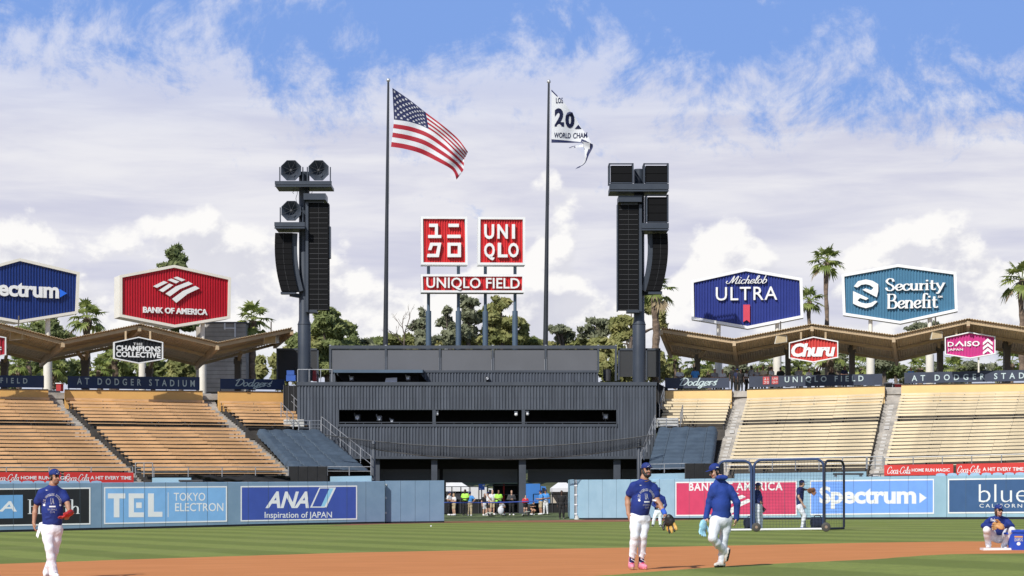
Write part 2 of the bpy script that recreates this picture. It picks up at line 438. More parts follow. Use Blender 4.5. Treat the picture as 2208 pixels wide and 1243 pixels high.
m_dirt = M('infield_clay', (0.555, 0.218, 0.080), 0.95, 0.10, 0.9, 0.6, 24.0, spec=0.1, detail=12, col2=(0.615, 0.25, 0.096), stretch=(.5, 1, 1))
m_track = M('track_clay', (0.30, 0.135, 0.085), 0.95, 0.15, 0.8, 0.4, 30.0, spec=0.1)
m_asph = M('asphalt', (0.07, 0.07, 0.075), 0.9, 0.2, 0.8, 0.3, 60.0)
def sheet(name, pts, mat, lift, kind='structure'):
    mb = MB(); mb.add([(x, y, gz(x) + lift) for x, y in pts], [tuple(range(len(pts)))])
    return tag(mb.build(name, mat, None, (0, 0, 0)), None, None, None, kind)
def rough(ps, a=.05):
    o = []
    for p, q in zip(ps, ps[1:]):
        n = max(1, int((q - p).length / .35))
        for i in range(n): o.append(p.lerp(q, i / n) + Vector((0, RNG.normal(0, a), 0)))
    return o + [ps[-1]]
gp = [G(x, y) for x, y in ((-100, 1221), (0, 1217), (250, 1208.5), (480, 1201), (736, 1193), (1060, 1186.5), (1400, 1181), (1640, 1176), (1880, 1171), (2080, 1168.5), (2208, 1168), (2420, 1168))]; gp = rough(gp)
lp = [G(x, y) for x, y in ((1180, 1252), (1300, 1243), (1450, 1231.5), (1600, 1220.5), (1750, 1213.5), (1880, 1208), (1990, 1199.5), (2050, 1196.5), (2208, 1195), (2420, 1195))]; lp = rough(lp, .03)
# one wide sheet to the horizon, with the field laid on it
tag(MB().add([(-900, -150, gz(-900) * 0 - 0.9), (900, -150, -0.9), (900, 1500, -0.9), (-900, 1500, -0.9)], [(0, 1, 2, 3)]).build('ground', M('dry_earth', (0.16, 0.13, 0.09), 0.95, 0.2, 0.1), None, (0, 0, -0.9)), None, None, None, 'structure')
mb = MB()
for x0, x1 in ((-60, -12.5), (-12.5, 60)): mb.quad((x0, 20, gz(x0)), (x1, 20, gz(x1)), (x1, 126.5, gz(x1)), (x0, 126.5, gz(x0)))
tag(mb.build('outfield_grass', m_grass, None, (0, 0, 0)), None, None, None, 'structure')
sheet('infield_dirt', [(p.x, p.y) for p in reversed(gp)] + [(-12.3, 20), (22, 20)], m_dirt, 0.006)
sheet('infield_grass', [(p.x, p.y) for p in reversed(lp)] + [(-3.2, 26), (-3.6, 20), (24, 20)], m_grass2, 0.012)
# warning track in front of the gate
tk = [G(x, y) for x, y in ((700, 1135), (830, 1130.5), (960, 1128), (1100, 1126.8), (1232, 1127), (1400, 1124.5))]
tk2 = [(14, 127), (7, 128.6), (3, 128.8), (-4, 128.6), (-9, 121)]
sheet('warning_track', [(p.x, p.y) for p in tk] + tk2, m_track, 0.006)
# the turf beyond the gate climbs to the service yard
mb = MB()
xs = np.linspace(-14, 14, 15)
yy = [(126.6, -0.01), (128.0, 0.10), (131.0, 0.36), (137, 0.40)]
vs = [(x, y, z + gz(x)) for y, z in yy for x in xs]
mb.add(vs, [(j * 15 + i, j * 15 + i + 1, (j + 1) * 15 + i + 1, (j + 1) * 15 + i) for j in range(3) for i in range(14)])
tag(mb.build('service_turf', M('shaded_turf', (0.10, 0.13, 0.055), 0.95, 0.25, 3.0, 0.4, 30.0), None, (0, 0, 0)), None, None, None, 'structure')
tag(MB().add([(-40, 137, 0.39), (40, 137, 0.39), (40, 172, 0.6), (-40, 172, 0.6)], [(0, 1, 2, 3)]).build('service_yard_pavement', m_asph, None, (0, 0, 0)), None, None, None, 'structure')
# hillside behind the stadium
mb = MB(); nx, ny = 40, 14
hx = np.linspace(-150, 150, nx); hy = np.linspace(171, 420, ny)
vs = []
for j, y in enumerate(hy):
    for x in hx:
        k = (y - 171) / 60.0
        vs.append((x, y, 0.3 + 9.0 * (1 - math.exp(-k * 1.6)) + 2.0 * math.sin(x * 0.05 + 1) * min(k, 1) + 1.2 * math.sin(x * 0.13 + y * 0.07) * min(k, 1)))
mb.add(vs, [(j * nx + i, j * nx + i + 1, (j + 1) * nx + i + 1, (j + 1) * nx + i) for j in range(ny - 1) for i in range(nx - 1)])
tag(mb.build('hillside', M('hill_scrub', (0.085, 0.095, 0.04), 0.95, 0.35, 0.3, 0.6, 3.0), None, (0, 0, 0), True), None, None, None, 'structure')

# ------------------------------------------------------------------ outfield wall
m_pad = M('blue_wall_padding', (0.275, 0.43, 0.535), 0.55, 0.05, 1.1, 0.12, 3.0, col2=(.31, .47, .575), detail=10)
m_pad_shade = M('blue_wall_padding_shaded', (0.172, 0.268, 0.385), 0.55, 0.05, 1.1, 0.12, 3.0, col2=(.20, .30, .42), detail=10)  # same blue padding, its colour darkened for the wall the sun only grazes
m_base = M('dark_base_strip', (0.012, 0.013, 0.02), 0.8, 0.2, 2.0)
m_white = M('white_paint', (0.80, 0.80, 0.80), 0.5, 0.03, 0.7)
m_seam = M('dark_seam', (0.09, 0.13, 0.17), 0.8, 0.1, 2.0)
LWALL = [(-170, 1152.5, 1047.5), (0, 1146.5, 1042.5), (200, 1143, 1041), (490, 1136.3, 1039.8), (736, 1131.5, 1038.8), (830, 1129.5, 1037.8)]
RWALL = [(1240, 1121.5, 1035.0), (1395, 1121.2, 1034), (1720, 1121, 1030.5), (2030, 1120.5, 1026), (2208, 1120.2, 1023.8), (2400, 1120, 1021)]
def seg_pts(L): return [(G(x, b), P(x, t_, G(x, b).y).z) for x, b, t_ in L]
def straight(L):
    # lay the wall on one straight plan line through its end points, base on the ground
    a, b = G(L[0][0], L[0][1]), G(L[-1][0], L[-1][1])
    pl = PL(a, (b - a).xy)
    return pl
def wall_run(name, label, L, thick=0.35):
    pl = straight(L)
    a = pl.C
    th = thing(name, label, 'wall', a)
    us = []
    for x, b, t_ in L:
        u, vb = pl.uv(x, b); us.append((u, pl.uv(x, t_)[1]))
    n = int(round((us[-1][0] - us[0][0]) / 1.22))
    uu = np.linspace(us[0][0], us[-1][0], n + 1)
    top = lambda u: float(np.interp(u, [q[0] for q in us], [q[1] for q in us]))
    gnd = lambda u: gz(pl.w(u, 0).x) - a.z
    pads, base, cap, seam = MB(), MB(), MB(), MB()
    for i in range(n):
        p, q = uu[i] + 0.012, uu[i + 1] - 0.012
        fr = [pl.w(p, gnd(p) + 0.12, 0), pl.w(q, gnd(q) + 0.12, 0), pl.w(q, top(q) - 0.03, 0), pl.w(p, top(p) - 0.03, 0)]
        # slightly rounded top edge
        pads.prism(fr, -pl.n * 0.1)
        pads.quad(fr[3], fr[2], fr[2] - pl.n * 0.05 + V(0, 0, .03), fr[3] - pl.n * 0.05 + V(0, 0, .03))
        pads.quad(fr[3] - pl.n * 0.05 + V(0, 0, .03), fr[2] - pl.n * 0.05 + V(0, 0, .03), fr[2] - pl.n * thick + V(0, 0, .03), fr[3] - pl.n * thick + V(0, 0, .03))
        seam.quad(pl.w(q, gnd(q) + .12, -0.004), pl.w(q + .024, gnd(q) + .12, -0.004), pl.w(q + .024, top(q), -0.004), pl.w(q, top(q), -0.004))
    for i in range(n):
        p, q = uu[i], uu[i + 1]
        base.prism([pl.w(p, gnd(p) - .05, -0.03), pl.w(q, gnd(q) - .05, -0.03), pl.w(q, gnd(q) + .125, -0.03), pl.w(p, gnd(p) + .125, -0.03)], -pl.n * 0.2)
        cap.prism([pl.w(p, gnd(p) - .3, -0.12), pl.w(q, gnd(q) - .3, -0.12), pl.w(q, top(q) - .02, -0.12), pl.w(p, top(p) - .02, -0.12)], -pl.n * 0.22)
    pads.build('padding', m_pad if L is RWALL else m_pad_shade, th); base.build('base_strip', m_base, th); cap.build('concrete_core', M('wall_core', (.2, .27, .33), .8), th)
    seam.build('panel_seam', m_seam, th)
    return pl, uu
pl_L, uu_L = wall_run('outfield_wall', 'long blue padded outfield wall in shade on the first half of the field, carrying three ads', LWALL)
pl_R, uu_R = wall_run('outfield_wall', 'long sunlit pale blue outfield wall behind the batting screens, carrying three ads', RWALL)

m_ink = M('pale_ad_lettering', (0.78, 0.79, 0.81), 0.55, 0.03, 1.0)
def ad_board(pl, uu, box, bg_mat, label, deco, loc=None, border=True):
    """box: photo corners (x0,yt0,yb0,x1,yt1,yb1)"""
    x0, a0, b0, x1, a1, b1 = box
    fr = [pl.px(x0, b0, .012), pl.px(x1, b1, .012), pl.px(x1, a1, .012), pl.px(x0, a0, .012)]
    th = thing('advertising_board', label, 'advertisement', fr[0].lerp(fr[1], .5), 'advertisements on the outfield wall')
    MB().prism(fr, -pl.n * 0.010).build('panel', bg_mat, th)
    if border:
        bm_ = MB(); c = sum(fr, Vector()) / 4; w = 0.075
        zu = V(0, 0, 1)
        ins = [fr[0] + pl.u * w + zu * w, fr[1] - pl.u * w + zu * w, fr[2] - pl.u * w - zu * w, fr[3] + pl.u * w - zu * w]
        for i in range(4):
            j = (i + 1) % 4
            bm_.quad(*[p + pl.n * .006 for p in (fr[i], fr[j], ins[j], ins[i])])
        bm_.build('border', m_ink if pl is pl_L else m_white, th)
    deco(th)
    sm = MB(); u0 = pl.uv(x0, b0)[0]; u1 = pl.uv(x1, b1)[0]
    for u in uu:
        if u0 + .15 < u < u1 - .15:
            k = (u - u0) / (u1 - u0)
            vb = pl.uv(x0, b0)[1] * (1 - k) + pl.uv(x1, b1)[1] * k; vt = pl.uv(x0, a0)[1] * (1 - k) + pl.uv(x1, a1)[1] * k
            sm.quad(*[pl.w(u + e, v, .024) for e, v in ((-.007, vb), (.007, vb), (.007, vt), (-.007, vt))])
    if sm.v: sm.build('panel_seam', m_seam, th)
    return th
m_ink = M('pale_ad_lettering', (0.78, 0.79, 0.81), 0.55, 0.03, 1.0)
def deco_ucla(th):
    b = MB(); poly(b, pl_L, [(-130, 1070), (49, 1067.5), (49, 1117.5), (-130, 1121)], .014, .017); b.build('inset_panel', M('ad_sky_blue', (0.15, 0.36, 0.66), .55, .04), th)
    l = MB(); put_text(l, pl_L, 'UCLA', -98, 36, 1081, 1104, .018, .021, bold=.02, shear=.12)
    put_strokes(l, pl_L, 'HeALTK', 60, 171, 1078, 1108, .014, .018, wv=.10, wh=.035); l.build('lettering', m_ink, th)
ad_board(pl_L, uu_L, (-150, 1055, 1138, 195, 1051.5, 1131.5), M('ad_black', (0.012, 0.013, 0.016), .5, .1), 'black wall ad with pale blue square and white serif lettering', deco_ucla)
def deco_tel(th):
    l = MB()
    o = dict(sc=3.0, off=(0, 830))
    poly(l, pl_L, [(698, 703), (810, 703), (810, 736), (772, 736), (772, 858), (736, 858), (736, 736), (698, 736)], .014, .018, **o)
    poly(l, pl_L, [(832, 703), (930, 703), (930, 735), (866, 735), (866, 826), (930, 826), (930, 857), (832, 857)], .014, .018, **o)
    poly(l, pl_L, [(880, 762), (916, 762), (916, 798), (880, 798)], .014, .018, **o)
    poly(l, pl_L, [(957, 703), (995, 703), (995, 822), (1050, 822), (1050, 855), (957, 855)], .014, .018, **o)
    poly(l, pl_L, [(1085, 697), (1089, 697), (1089, 857), (1085, 857)], .014, .018, **o)
    put_text(l, pl_L, 'TOKYO', 374.5, 442.5, 1063, 1080.5, .014, .018, bold=.008)
    put_text(l, pl_L, 'ELECTRON', 377.5, 481.5, 1085, 1103, .014, .018, bold=.008)
    l.build('lettering', m_ink, th)
ad_board(pl_L, uu_L, (224, 1050.5, 1130.8, 489.5, 1048.7, 1125.5), M('ad_light_blue', (0.215, 0.44, 0.76), .55, .04), 'light blue wall ad with large pale block letters and a thin divider', deco_tel)
def deco_ana(th):
    l = MB(); put_text(l, pl_L, 'ANA', 572, 666, 1060.2, 1096, .014, .018, bold=.03, shear=.32)
    put_text(l, pl_L, 'Inspiration of JAPAN', 570.5, 715.5, 1104, 1121, .014, .018, bold=.008); l.build('lettering', m_ink, th)
    o = dict(sc=3.0, off=(0, 830)); g = MB()
    poly(g, pl_L, [(2005, 795), (2065, 665), (2173, 665), (2110, 795), (2098, 790), (2157, 671), (2071, 671), (2019, 788), (2100, 788), (2102, 795)], .014, .018, 0, **o)
    poly(g, pl_L, [(2076, 788), (2130, 671), (2157, 671), (2100, 788)], .014, .017, 1, **o)
    g.build('logo', [m_ink, M('ad_pale_cyan', (0.30, 0.62, 0.85), .5, .03)], th)
ad_board(pl_L, uu_L, (518.5, 1048.5, 1125, 770, 1047.3, 1120.8), M('ad_royal_blue', (0.045, 0.085, 0.38), .5, .05), 'royal blue wall ad with slanted white letters and a parallelogram emblem', deco_ana)
m_inkR = M('white_ad_lettering', (0.78, 0.78, 0.78), 0.5, 0.02, 1.0)
def stripes_logo(pl, S, off, d0, d1, mb, m=0):
    for q in ([(990, 352), (1060, 318), (1084, 328), (1014, 363)], [(1028, 378), (1095, 335), (1120, 345), (1053, 391)], [(1070, 400), (1140, 352), (1218, 322), (1246, 337), (1165, 370), (1098, 418)],
              [(1113, 435), (1185, 382), (1262, 350), (1290, 366), (1212, 402), (1140, 460)], [(1085, 312), (1107, 303), (1160, 322), (1138, 334)], [(1122, 297), (1144, 290), (1198, 311), (1175, 321)]):
        poly(mb, pl, [(off[0] + (x - 990) * S, off[1] + (y - 290) * S) for x, y in q], d0, d1, m)
def deco_boa(th):
    l = MB(); put_text(l, pl_R, 'BANK OF AMERICA', 1486, 1688, 1040.5, 1058.5, .014, .018, bold=.025, spacing=1.15)
    l.build('lettering', m_inkR, th)
    g = MB(); stripes_logo(pl_R, 0.30, (1532, 1058), .014, .018, g); g.build('logo', m_inkR, th)
ad_board(pl_R, uu_R, (1457, 1039.5, 1113.3, 1718.5, 1037.3, 1112), M('ad_rose_red', (0.60, 0.055, 0.13), .5, .05), 'rose red wall ad with white capitals and striped emblem behind a net', deco_boa)
def deco_spec(th):
    l = MB(); put_text(l, pl_R, 'Spectrum', 1767, 1976, 1048.5, 1098, .014, .018, bold=.035, spacing=.96); l.build('lettering', m_inkR, th)
    g = MB(); poly(g, pl_R, [(1983, 1063), (1998.5, 1074), (1983, 1085.5)], .014, .018); g.build('logo', m_inkR, th)
ad_board(pl_R, uu_R, (1747, 1036.3, 1111.3, 2014.5, 1033, 1108.5), M('ad_bright_blue', (0.18, 0.36, 0.86), .5, .03), 'bright blue wall ad with rounded white letters and arrowhead', deco_spec)
def deco_blue(th):
    l = MB(); put_text(l, pl_R, 'blue', 2111, 2217, 1044.5, 1083.5, .014, .018, bold=-.012); put_text(l, pl_R, 'CALIFORNIA', 2112.5, 2226, 1087, 1095, .014, .018, bold=0, spacing=1.4)
    l.build('lettering', m_inkR, th)
ad_board(pl_R, uu_R, (2044.5, 1032.8, 1107.8, 2330, 1029, 1106.5), M('ad_navy', (0.045, 0.105, 0.24), .5, .05), 'navy wall ad with thin white lower case letters, behind the crouching player', deco_blue)

# gate leaf beside the left wall, and the open leaf on the other side of the gap
def pad_block(name, label, x0, b0, t0, x1, b1, t1, yaw=None, thick=.3):
    a, b = G(x0, b0), G(x1, b1)
    pl = PL(a, (b - a).xy); th = thing(name, label, 'gate', a, None)
    L = (b - a).length; n = 4
    pm, sm, bs = MB(), MB(), MB()
    zt0 = P(x0, t0, a.y).z; zt1 = P(x1, t1, b.y).z
    for i in range(n):
        k0, k1 = i / n, (i + 1) / n
        p, q = a.lerp(b, k0) + pl.u * .008, a.lerp(b, k1) - pl.u * .008
        z0, z1 = zt0 + (zt1 - zt0) * k0, zt0 + (zt1 - zt0) * k1
        pm.prism([V(p.x, p.y, p.z + .1), V(q.x, q.y, q.z + .1), V(q.x, q.y, z1), V(p.x, p.y, z0)], -pl.n * thick)
        if i: sm.box(p.x - .01, p.x + .004, p.y - .002, p.y + .01, p.z + .1, z0)
    bs.prism([a + V(0, 0, -.03), b + V(0, 0, -.03), b + V(0, 0, .11), a + V(0, 0, .11)], -pl.n * (thick - .05))
    pm.build('padding', m_pad_shade, th); bs.build('base_strip', m_base, th)
    hg = MB()
    for k in (.25, .6, .9): hg.obox(a.lerp(V(a.x, a.y, zt0), k) + pl.n * .02, pl.u, pl.n, (0, 0, 1), .05, .03, .06)
    hg.build('hinge', M('pale_hinge', (.5, .55, .58), .4, .05), th)
    return th
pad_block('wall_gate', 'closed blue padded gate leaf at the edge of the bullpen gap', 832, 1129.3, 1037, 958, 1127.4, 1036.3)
# open leaf, seen edge on
a = G(1229, 1121.7); th = thing('wall_gate', 'open pale blue gate leaf seen edge on beside white hinge bars', 'gate', a)
o_ = a + V(.05, 5.0, .06)
zt = P(1229, 1034.5, a.y).z
MB().prism([a + V(0, 0, .08), a + V(.27, 0, .08), V(a.x + .27, a.y, zt), V(a.x, a.y, zt)], V(-.05, 2.6, 0)).build('padding', m_pad, th)
hb = MB()
hb.box(a.x + .31, a.x + .335, a.y, a.y + .08, a.z + .05, zt - .02); hb.box(a.x + .39, a.x + .42, a.y, a.y + .08, a.z + .05, zt - .02)
for k in (.15, .38, .62, .85): hb.box(a.x + .28, a.x + .44, a.y - .02, a.y + .06, a.z + (zt - a.z) * k - .04, a.z + (zt - a.z) * k + .04)
hb.build('hinge', m_white, th)
fb = MB(); fb.lathe(a + V(.42, -.1, -.02), [(.17, 0), (.15, .1), (.07, .3), (0, .32)], 12); fb.build('gate_foot', M('pale_concrete', (.5, .49, .46), .9, .1, 3), th)
# ------------------------------------------------------------------ pavilions
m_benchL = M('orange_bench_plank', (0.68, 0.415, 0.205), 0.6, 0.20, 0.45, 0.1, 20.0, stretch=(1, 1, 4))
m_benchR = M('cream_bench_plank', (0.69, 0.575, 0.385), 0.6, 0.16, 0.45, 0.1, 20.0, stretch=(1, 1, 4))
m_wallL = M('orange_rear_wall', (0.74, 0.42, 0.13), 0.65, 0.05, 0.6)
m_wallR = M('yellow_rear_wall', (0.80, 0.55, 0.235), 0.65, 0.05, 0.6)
m_conc = M('stand_concrete_shaded', (0.075, 0.066, 0.056), 0.92, 0.28, 0.9, 0.3, 14.0)  # terrace concrete darkened to carry the shade between and under the benches
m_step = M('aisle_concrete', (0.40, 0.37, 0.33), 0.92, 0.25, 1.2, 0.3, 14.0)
m_steel = M('galvanised_rail', (0.42, 0.43, 0.45), 0.42, 0.08, 3.0, metal=0.6)
m_darkst = M('dark_bracket', (0.05, 0.05, 0.055), 0.6, 0.1, 3.0)
m_roof = M('brown_corrugated_roof', (0.56, 0.425, 0.265), 0.6, 0.15, 0.5, 0.05, 10.0)
m_roofb = M('tan_roof_beam', (0.46, 0.335, 0.20), 0.6, 0.12, 0.8)
m_cream = M('cream_column', (0.78, 0.73, 0.63), 0.55, 0.05, 0.4)
m_dkcol = M('dark_roof_column', (0.085, 0.07, 0.055), 0.6, 0.15, 1.0)
m_navyb = M('navy_banner_vinyl', (0.016, 0.036, 0.105), 0.6, 0.15, 0.8); m_slateb = M('slate_banner_vinyl', (0.034, 0.044, 0.074), 0.6, 0.15, 0.8)
m_bant = M('pale_banner_lettering', (0.52, 0.62, 0.62), 0.6, 0.04, 1.0)
ORD = 'first second third fourth fifth sixth seventh eighth ninth tenth eleventh twelfth thirteenth fourteenth fifteenth sixteenth seventeenth eighteenth nineteenth twentieth'.split()
def ray_line(px, a, dirv):
    """depth at which the ray through column px meets the plan line a + t*dirv"""
    k = (px - CX) / F
    # (k*Y, Y) = a + t d
    return (a[0] * dirv[1] - a[1] * dirv[0]) / (k * dirv[1] - dirv[0])
class Stand:
    def __init__(s, Yf, Yb, yb, yt, U, nl):
        s.Yf, s.Yb, s.yb, s.yt, s.U, s.nl = Yf, Yb, yb, yt, U, nl
    def pt(s, e, k):
        """point at row fraction k on edge e = (front column, back column), level with the middle of the backrests"""
        f = P(e[0], s.yb(e[0]), s.Yf(e[0])); b = P(e[1], s.yt(e[1]), s.Yb(e[1]))
        return f.lerp(b, k)
dL = (math.cos(R(22)), math.sin(R(22)))
fL = (-22.3, 120.5); bL = (-27.9, 134.4)
TY = lambda x, k: stL.Yf(x) * (1 - k) + stL.Yb(x) * k
stL = Stand(lambda x: ray_line(x, fL, dL), lambda x: ray_line(x, bL, dL), lambda x: 1013.0 - .002 * x, lambda x: 858.5 + .018 * x,
            [i for i in range(12)] + [13.4 + i for i in range(7)], 12)
rfx = [1415, 1570, 1872, 1907, 2300]; rfy = [126, 124.5, 122, 121.5, 117.5]
rbx = [1434, 1575, 1609, 1907, 1943, 2300]; rby = [140.5, 139.5, 139, 136.5, 136, 131.5]
stR = Stand(lambda x: float(np.interp(x, rfx, rfy)), lambda x: float(np.interp(x, rbx, rby)),
            lambda x: float(np.interp(x, [1400, 1570, 1872, 1914, 2208, 2300], [1006, 1002.5, 999, 997.5, 989, 986])), lambda x: float(np.interp(x, [1434, 1600, 1907, 2208, 2300], [862.5, 861.7, 851, 846.5, 845])),
            [i for i in range(12)] + [13.3 + i * .93 for i in range(8)], 12)
BACK_H, BACK_Z, SEAT_Z = 0.182, 0.66, 0.40      # backrest height, its middle and the seat above the tread
def terrace(name, label, st, e0, e1, aisles, rear_h, mats):
    """stepped concrete between the outer edges e0..e1; aisles: list of edge pairs"""
    U = st.U; top = U[-1]
    edges = [e0] + [e for a_ in aisles for e in a_] + [e1]
    loc = st.pt(e0, 0); th = thing(name, label, 'grandstand', loc)
    for i in range(len(edges) - 1):
        ea, eb = edges[i], edges[i + 1]
        isaisle = i % 2 == 1
        tgt = MB()
        kk = [u / top for u in U]; kk.append(kk[-1] + (kk[-1] - kk[-2]))
        ks = [-1.6 / top] + kk
        # treads sit under each row; half steps in the aisles
        prevz = None
        seq = []
        for r in range(len(kk) - 1):
            seq.append((kk[r] - 0.55 / top, kk[r + 1] - 0.55 / top, kk[r]))
        seq.insert(0, (-2.2 / top, seq[0][0], -1.0 / top))
        if isaisle:
            d_ = kk[-1] - kk[-2]
            for e_ in range(4): seq.append((seq[-1][1], seq[-1][1] + d_ * .4, seq[-1][2] + d_ * 1.25))
            s2 = []
            for a_, b_, k_ in seq: s2 += [(a_, (a_ + b_) / 2, k_ - .25 / top), ((a_ + b_) / 2, b_, k_ + .25 / top)]
            seq = s2
        pz = None
        for a_, b_, k_ in seq:
            def q(e, kpos, kz):
                p = st.pt(e, kpos); z = st.pt(e, kz).z - BACK_Z; return V(p.x, p.y, z)
            A0, A1, B1, B0 = q(ea, a_, k_), q(eb, a_, k_), q(eb, b_, k_), q(ea, b_, k_)
            tgt.quad(A0, A1, B1, B0)
            lo0 = pz[0] if pz else A0.z - 1.2; lo1 = pz[1] if pz else A1.z - 1.2
            tgt.quad(V(A0.x, A0.y, lo0), V(A1.x, A1.y, lo1), A1, A0)
            pz = (A0.z, A1.z)
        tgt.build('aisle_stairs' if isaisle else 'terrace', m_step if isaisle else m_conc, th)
    return th
LE = dict(a0=(-60, -215), a1=(281, 107), b0=(304, 143), b1=(613, 440), c0=(648, 474), c1=(760, 618))
RE = dict(d0=(1405, 1434), d1=(1536, 1577), e0=(1570, 1610), e1=(1874, 1907), f0=(1908, 1943), f1=(2250, 2290))
thL = terrace('pavilion_stand', 'shaded orange bleacher stand of stepped concrete beside the loudspeaker tower with horn dishes', stL, LE['a0'], LE['c1'], [(LE['a1'], LE['b0']), (LE['b1'], LE['c0'])], 1, None)
thR = terrace('pavilion_stand', 'bright cream bleacher stand of stepped concrete behind the batting screens', stR, RE['d0'], RE['f1'], [(RE['d1'], RE['e0']), (RE['e1'], RE['f0'])], 1, None)
# row-letter plates on the aisle steps
def plates(st, edges, th):
    for (ea, eb) in edges:
        for r, u in enumerate(st.U):
            k = (u - .60) / st.U[-1]
            p = st.pt(ea, k).lerp(st.pt(eb, k), .45); p.z = st.pt(ea, u / st.U[-1]).lerp(st.pt(eb, u / st.U[-1]), .45).z - BACK_Z - .16
            d = (st.pt(eb, k) - st.pt(ea, k)).xy.normalized(); n = V(d.y, -d.x, 0)
            MB().obox(p + n * .012, (d.x, d.y, 0), n, (0, 0, 1), .16, .008, .10).build('row_plate', M('worn_white_plate', (.55, .53, .50), .8, .1, 3), th)
plates(stR, [(RE['d1'], RE['e0']), (RE['e1'], RE['f0'])], thR)
BRK = []
def bench(st, ea, eb, r, mat, label, group, seat_only=False):
    k = st.U[r] / st.U[-1]
    a, b = st.pt(ea, k), st.pt(eb, k)
    if (b - a).length < .5: return
    sd = (b - a).normalized(); fr = V(sd.y, -sd.x, 0).normalized()
    th = thing('bleacher_bench', label, 'bench', a.lerp(b, .5) - V(0, 0, BACK_Z), group)
    nx_ = st.U[r + 1] if r + 1 < len(st.U) and st.U[r + 1] - st.U[r] < 1.2 else 2 * st.U[r] - st.U[r - 1]
    BH = .655 * abs(st.pt(ea, nx_ / st.U[-1]).z - a.z)
    n = max(2, int((b - a).length / 2.4)); bk, seat = MB(), MB()
    for i in range(n):
        p = a.lerp(b, i / n) + V(0, 0, RNG.normal(0, .006)); q = a.lerp(b, (i + 1) / n) + V(0, 0, RNG.normal(0, .006))
        p += sd * .006; q -= sd * .006
        bk.beam(p, q, .04, BH)
        s0 = p + fr * .30 - V(0, 0, BACK_Z - SEAT_Z); s1 = q + fr * .30 - V(0, 0, BACK_Z - SEAT_Z)
        seat.beam(s0, s1, .34, .045)
    bk.build('backrest', mat, th); seat.build('seat', mat, th)
    nb = max(2, int((b - a).length / 2.1)); ang = math.atan2(sd.y, sd.x)
    for i in range(nb + 1):
        p = a.lerp(b, .02 + .96 * i / nb); f0 = p - V(0, 0, BACK_Z)
        if not BRK:
            br = MB(); z = V(0, 0, 1); y = V(0, -1, 0)
            br.beam(y * .06, y * .045 + z * (BACK_Z - .07), .04, .03); br.beam(y * .05 + z * .36, y * .44 + z * .36, .04, .05); br.beam(y * .30, y * .30 + z * .37, .05, .05)
            o = br.build('bracket', m_darkst, None, (0, 0, 0)); BRK.append(o)
        else: o = BRK[0].copy(); COL.objects.link(o)
        o.parent = th; o.location = f0 - WL[th.name]; o.rotation_euler = (0, 0, ang)
def bench_block(st, ea, eb, rows, mat, where, group):
    n = len(rows); rows_top = sorted(rows, reverse=True)
    for i, r in enumerate(rows_top):
        bench(st, ea, eb, r, mat, f'{ORD[i]} plank bench down from the top, {where}', group)
gL, gR = 'orange bleacher benches', 'cream bleacher benches'
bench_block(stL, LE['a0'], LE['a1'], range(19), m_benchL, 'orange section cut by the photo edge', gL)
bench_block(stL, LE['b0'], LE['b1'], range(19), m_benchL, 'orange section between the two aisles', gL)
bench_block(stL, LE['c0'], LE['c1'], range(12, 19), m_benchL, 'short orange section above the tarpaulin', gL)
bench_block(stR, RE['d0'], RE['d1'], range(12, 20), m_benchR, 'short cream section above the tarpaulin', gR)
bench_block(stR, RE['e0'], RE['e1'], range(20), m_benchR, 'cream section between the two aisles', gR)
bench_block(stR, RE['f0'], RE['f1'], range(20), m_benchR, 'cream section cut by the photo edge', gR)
# first row standing in front of each block (seat only) comes with the rail below

# rear walls, concourse floors
def rear_wall(st, e0, e1, ytop, mat, label):
    k = 1 + .35 / st.U[-1]
    a, b = st.pt(e0, k), st.pt(e1, k)
    pl = PL(a, (b - a).xy)
    zt0 = P(e0[1], ytop(e0[1]), a.y).z; zt1 = P(e1[1], ytop(e1[1]), b.y).z
    fr = [V(a.x, a.y, a.z - 1.2), V(b.x, b.y, b.z - 1.2), V(b.x, b.y, zt1), V(a.x, a.y, zt0)]
    th = thing('rear_wall', label, 'wall', fr[0].lerp(fr[1], .5))
    MB().prism(fr, -pl.n * .25).build('wall_face', mat, th)
    rb = MB(); rb.beam(fr[3] + V(0, 0, .02) - pl.n * .1, fr[2] + V(0, 0, .02) - pl.n * .1, .30, .05); rb.build('coping', m_conc, th)
    return pl, zt0, zt1, a, b
ytL = lambda x: 840.0 + .010 * x; ytR = lambda x: float(np.interp(x, [1434, 1577, 1609, 1907, 1943, 2300], [843, 841, 840.5, 833, 830.5, 826]))
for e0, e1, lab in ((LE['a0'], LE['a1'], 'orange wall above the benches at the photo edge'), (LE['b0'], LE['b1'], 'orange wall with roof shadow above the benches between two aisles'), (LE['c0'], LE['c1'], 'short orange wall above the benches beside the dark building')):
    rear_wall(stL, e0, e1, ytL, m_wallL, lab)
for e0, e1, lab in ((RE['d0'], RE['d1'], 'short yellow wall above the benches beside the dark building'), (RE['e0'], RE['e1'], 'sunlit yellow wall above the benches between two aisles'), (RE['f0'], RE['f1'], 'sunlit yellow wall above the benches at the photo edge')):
    rear_wall(stR, e0, e1, ytR, m_wallR, lab)
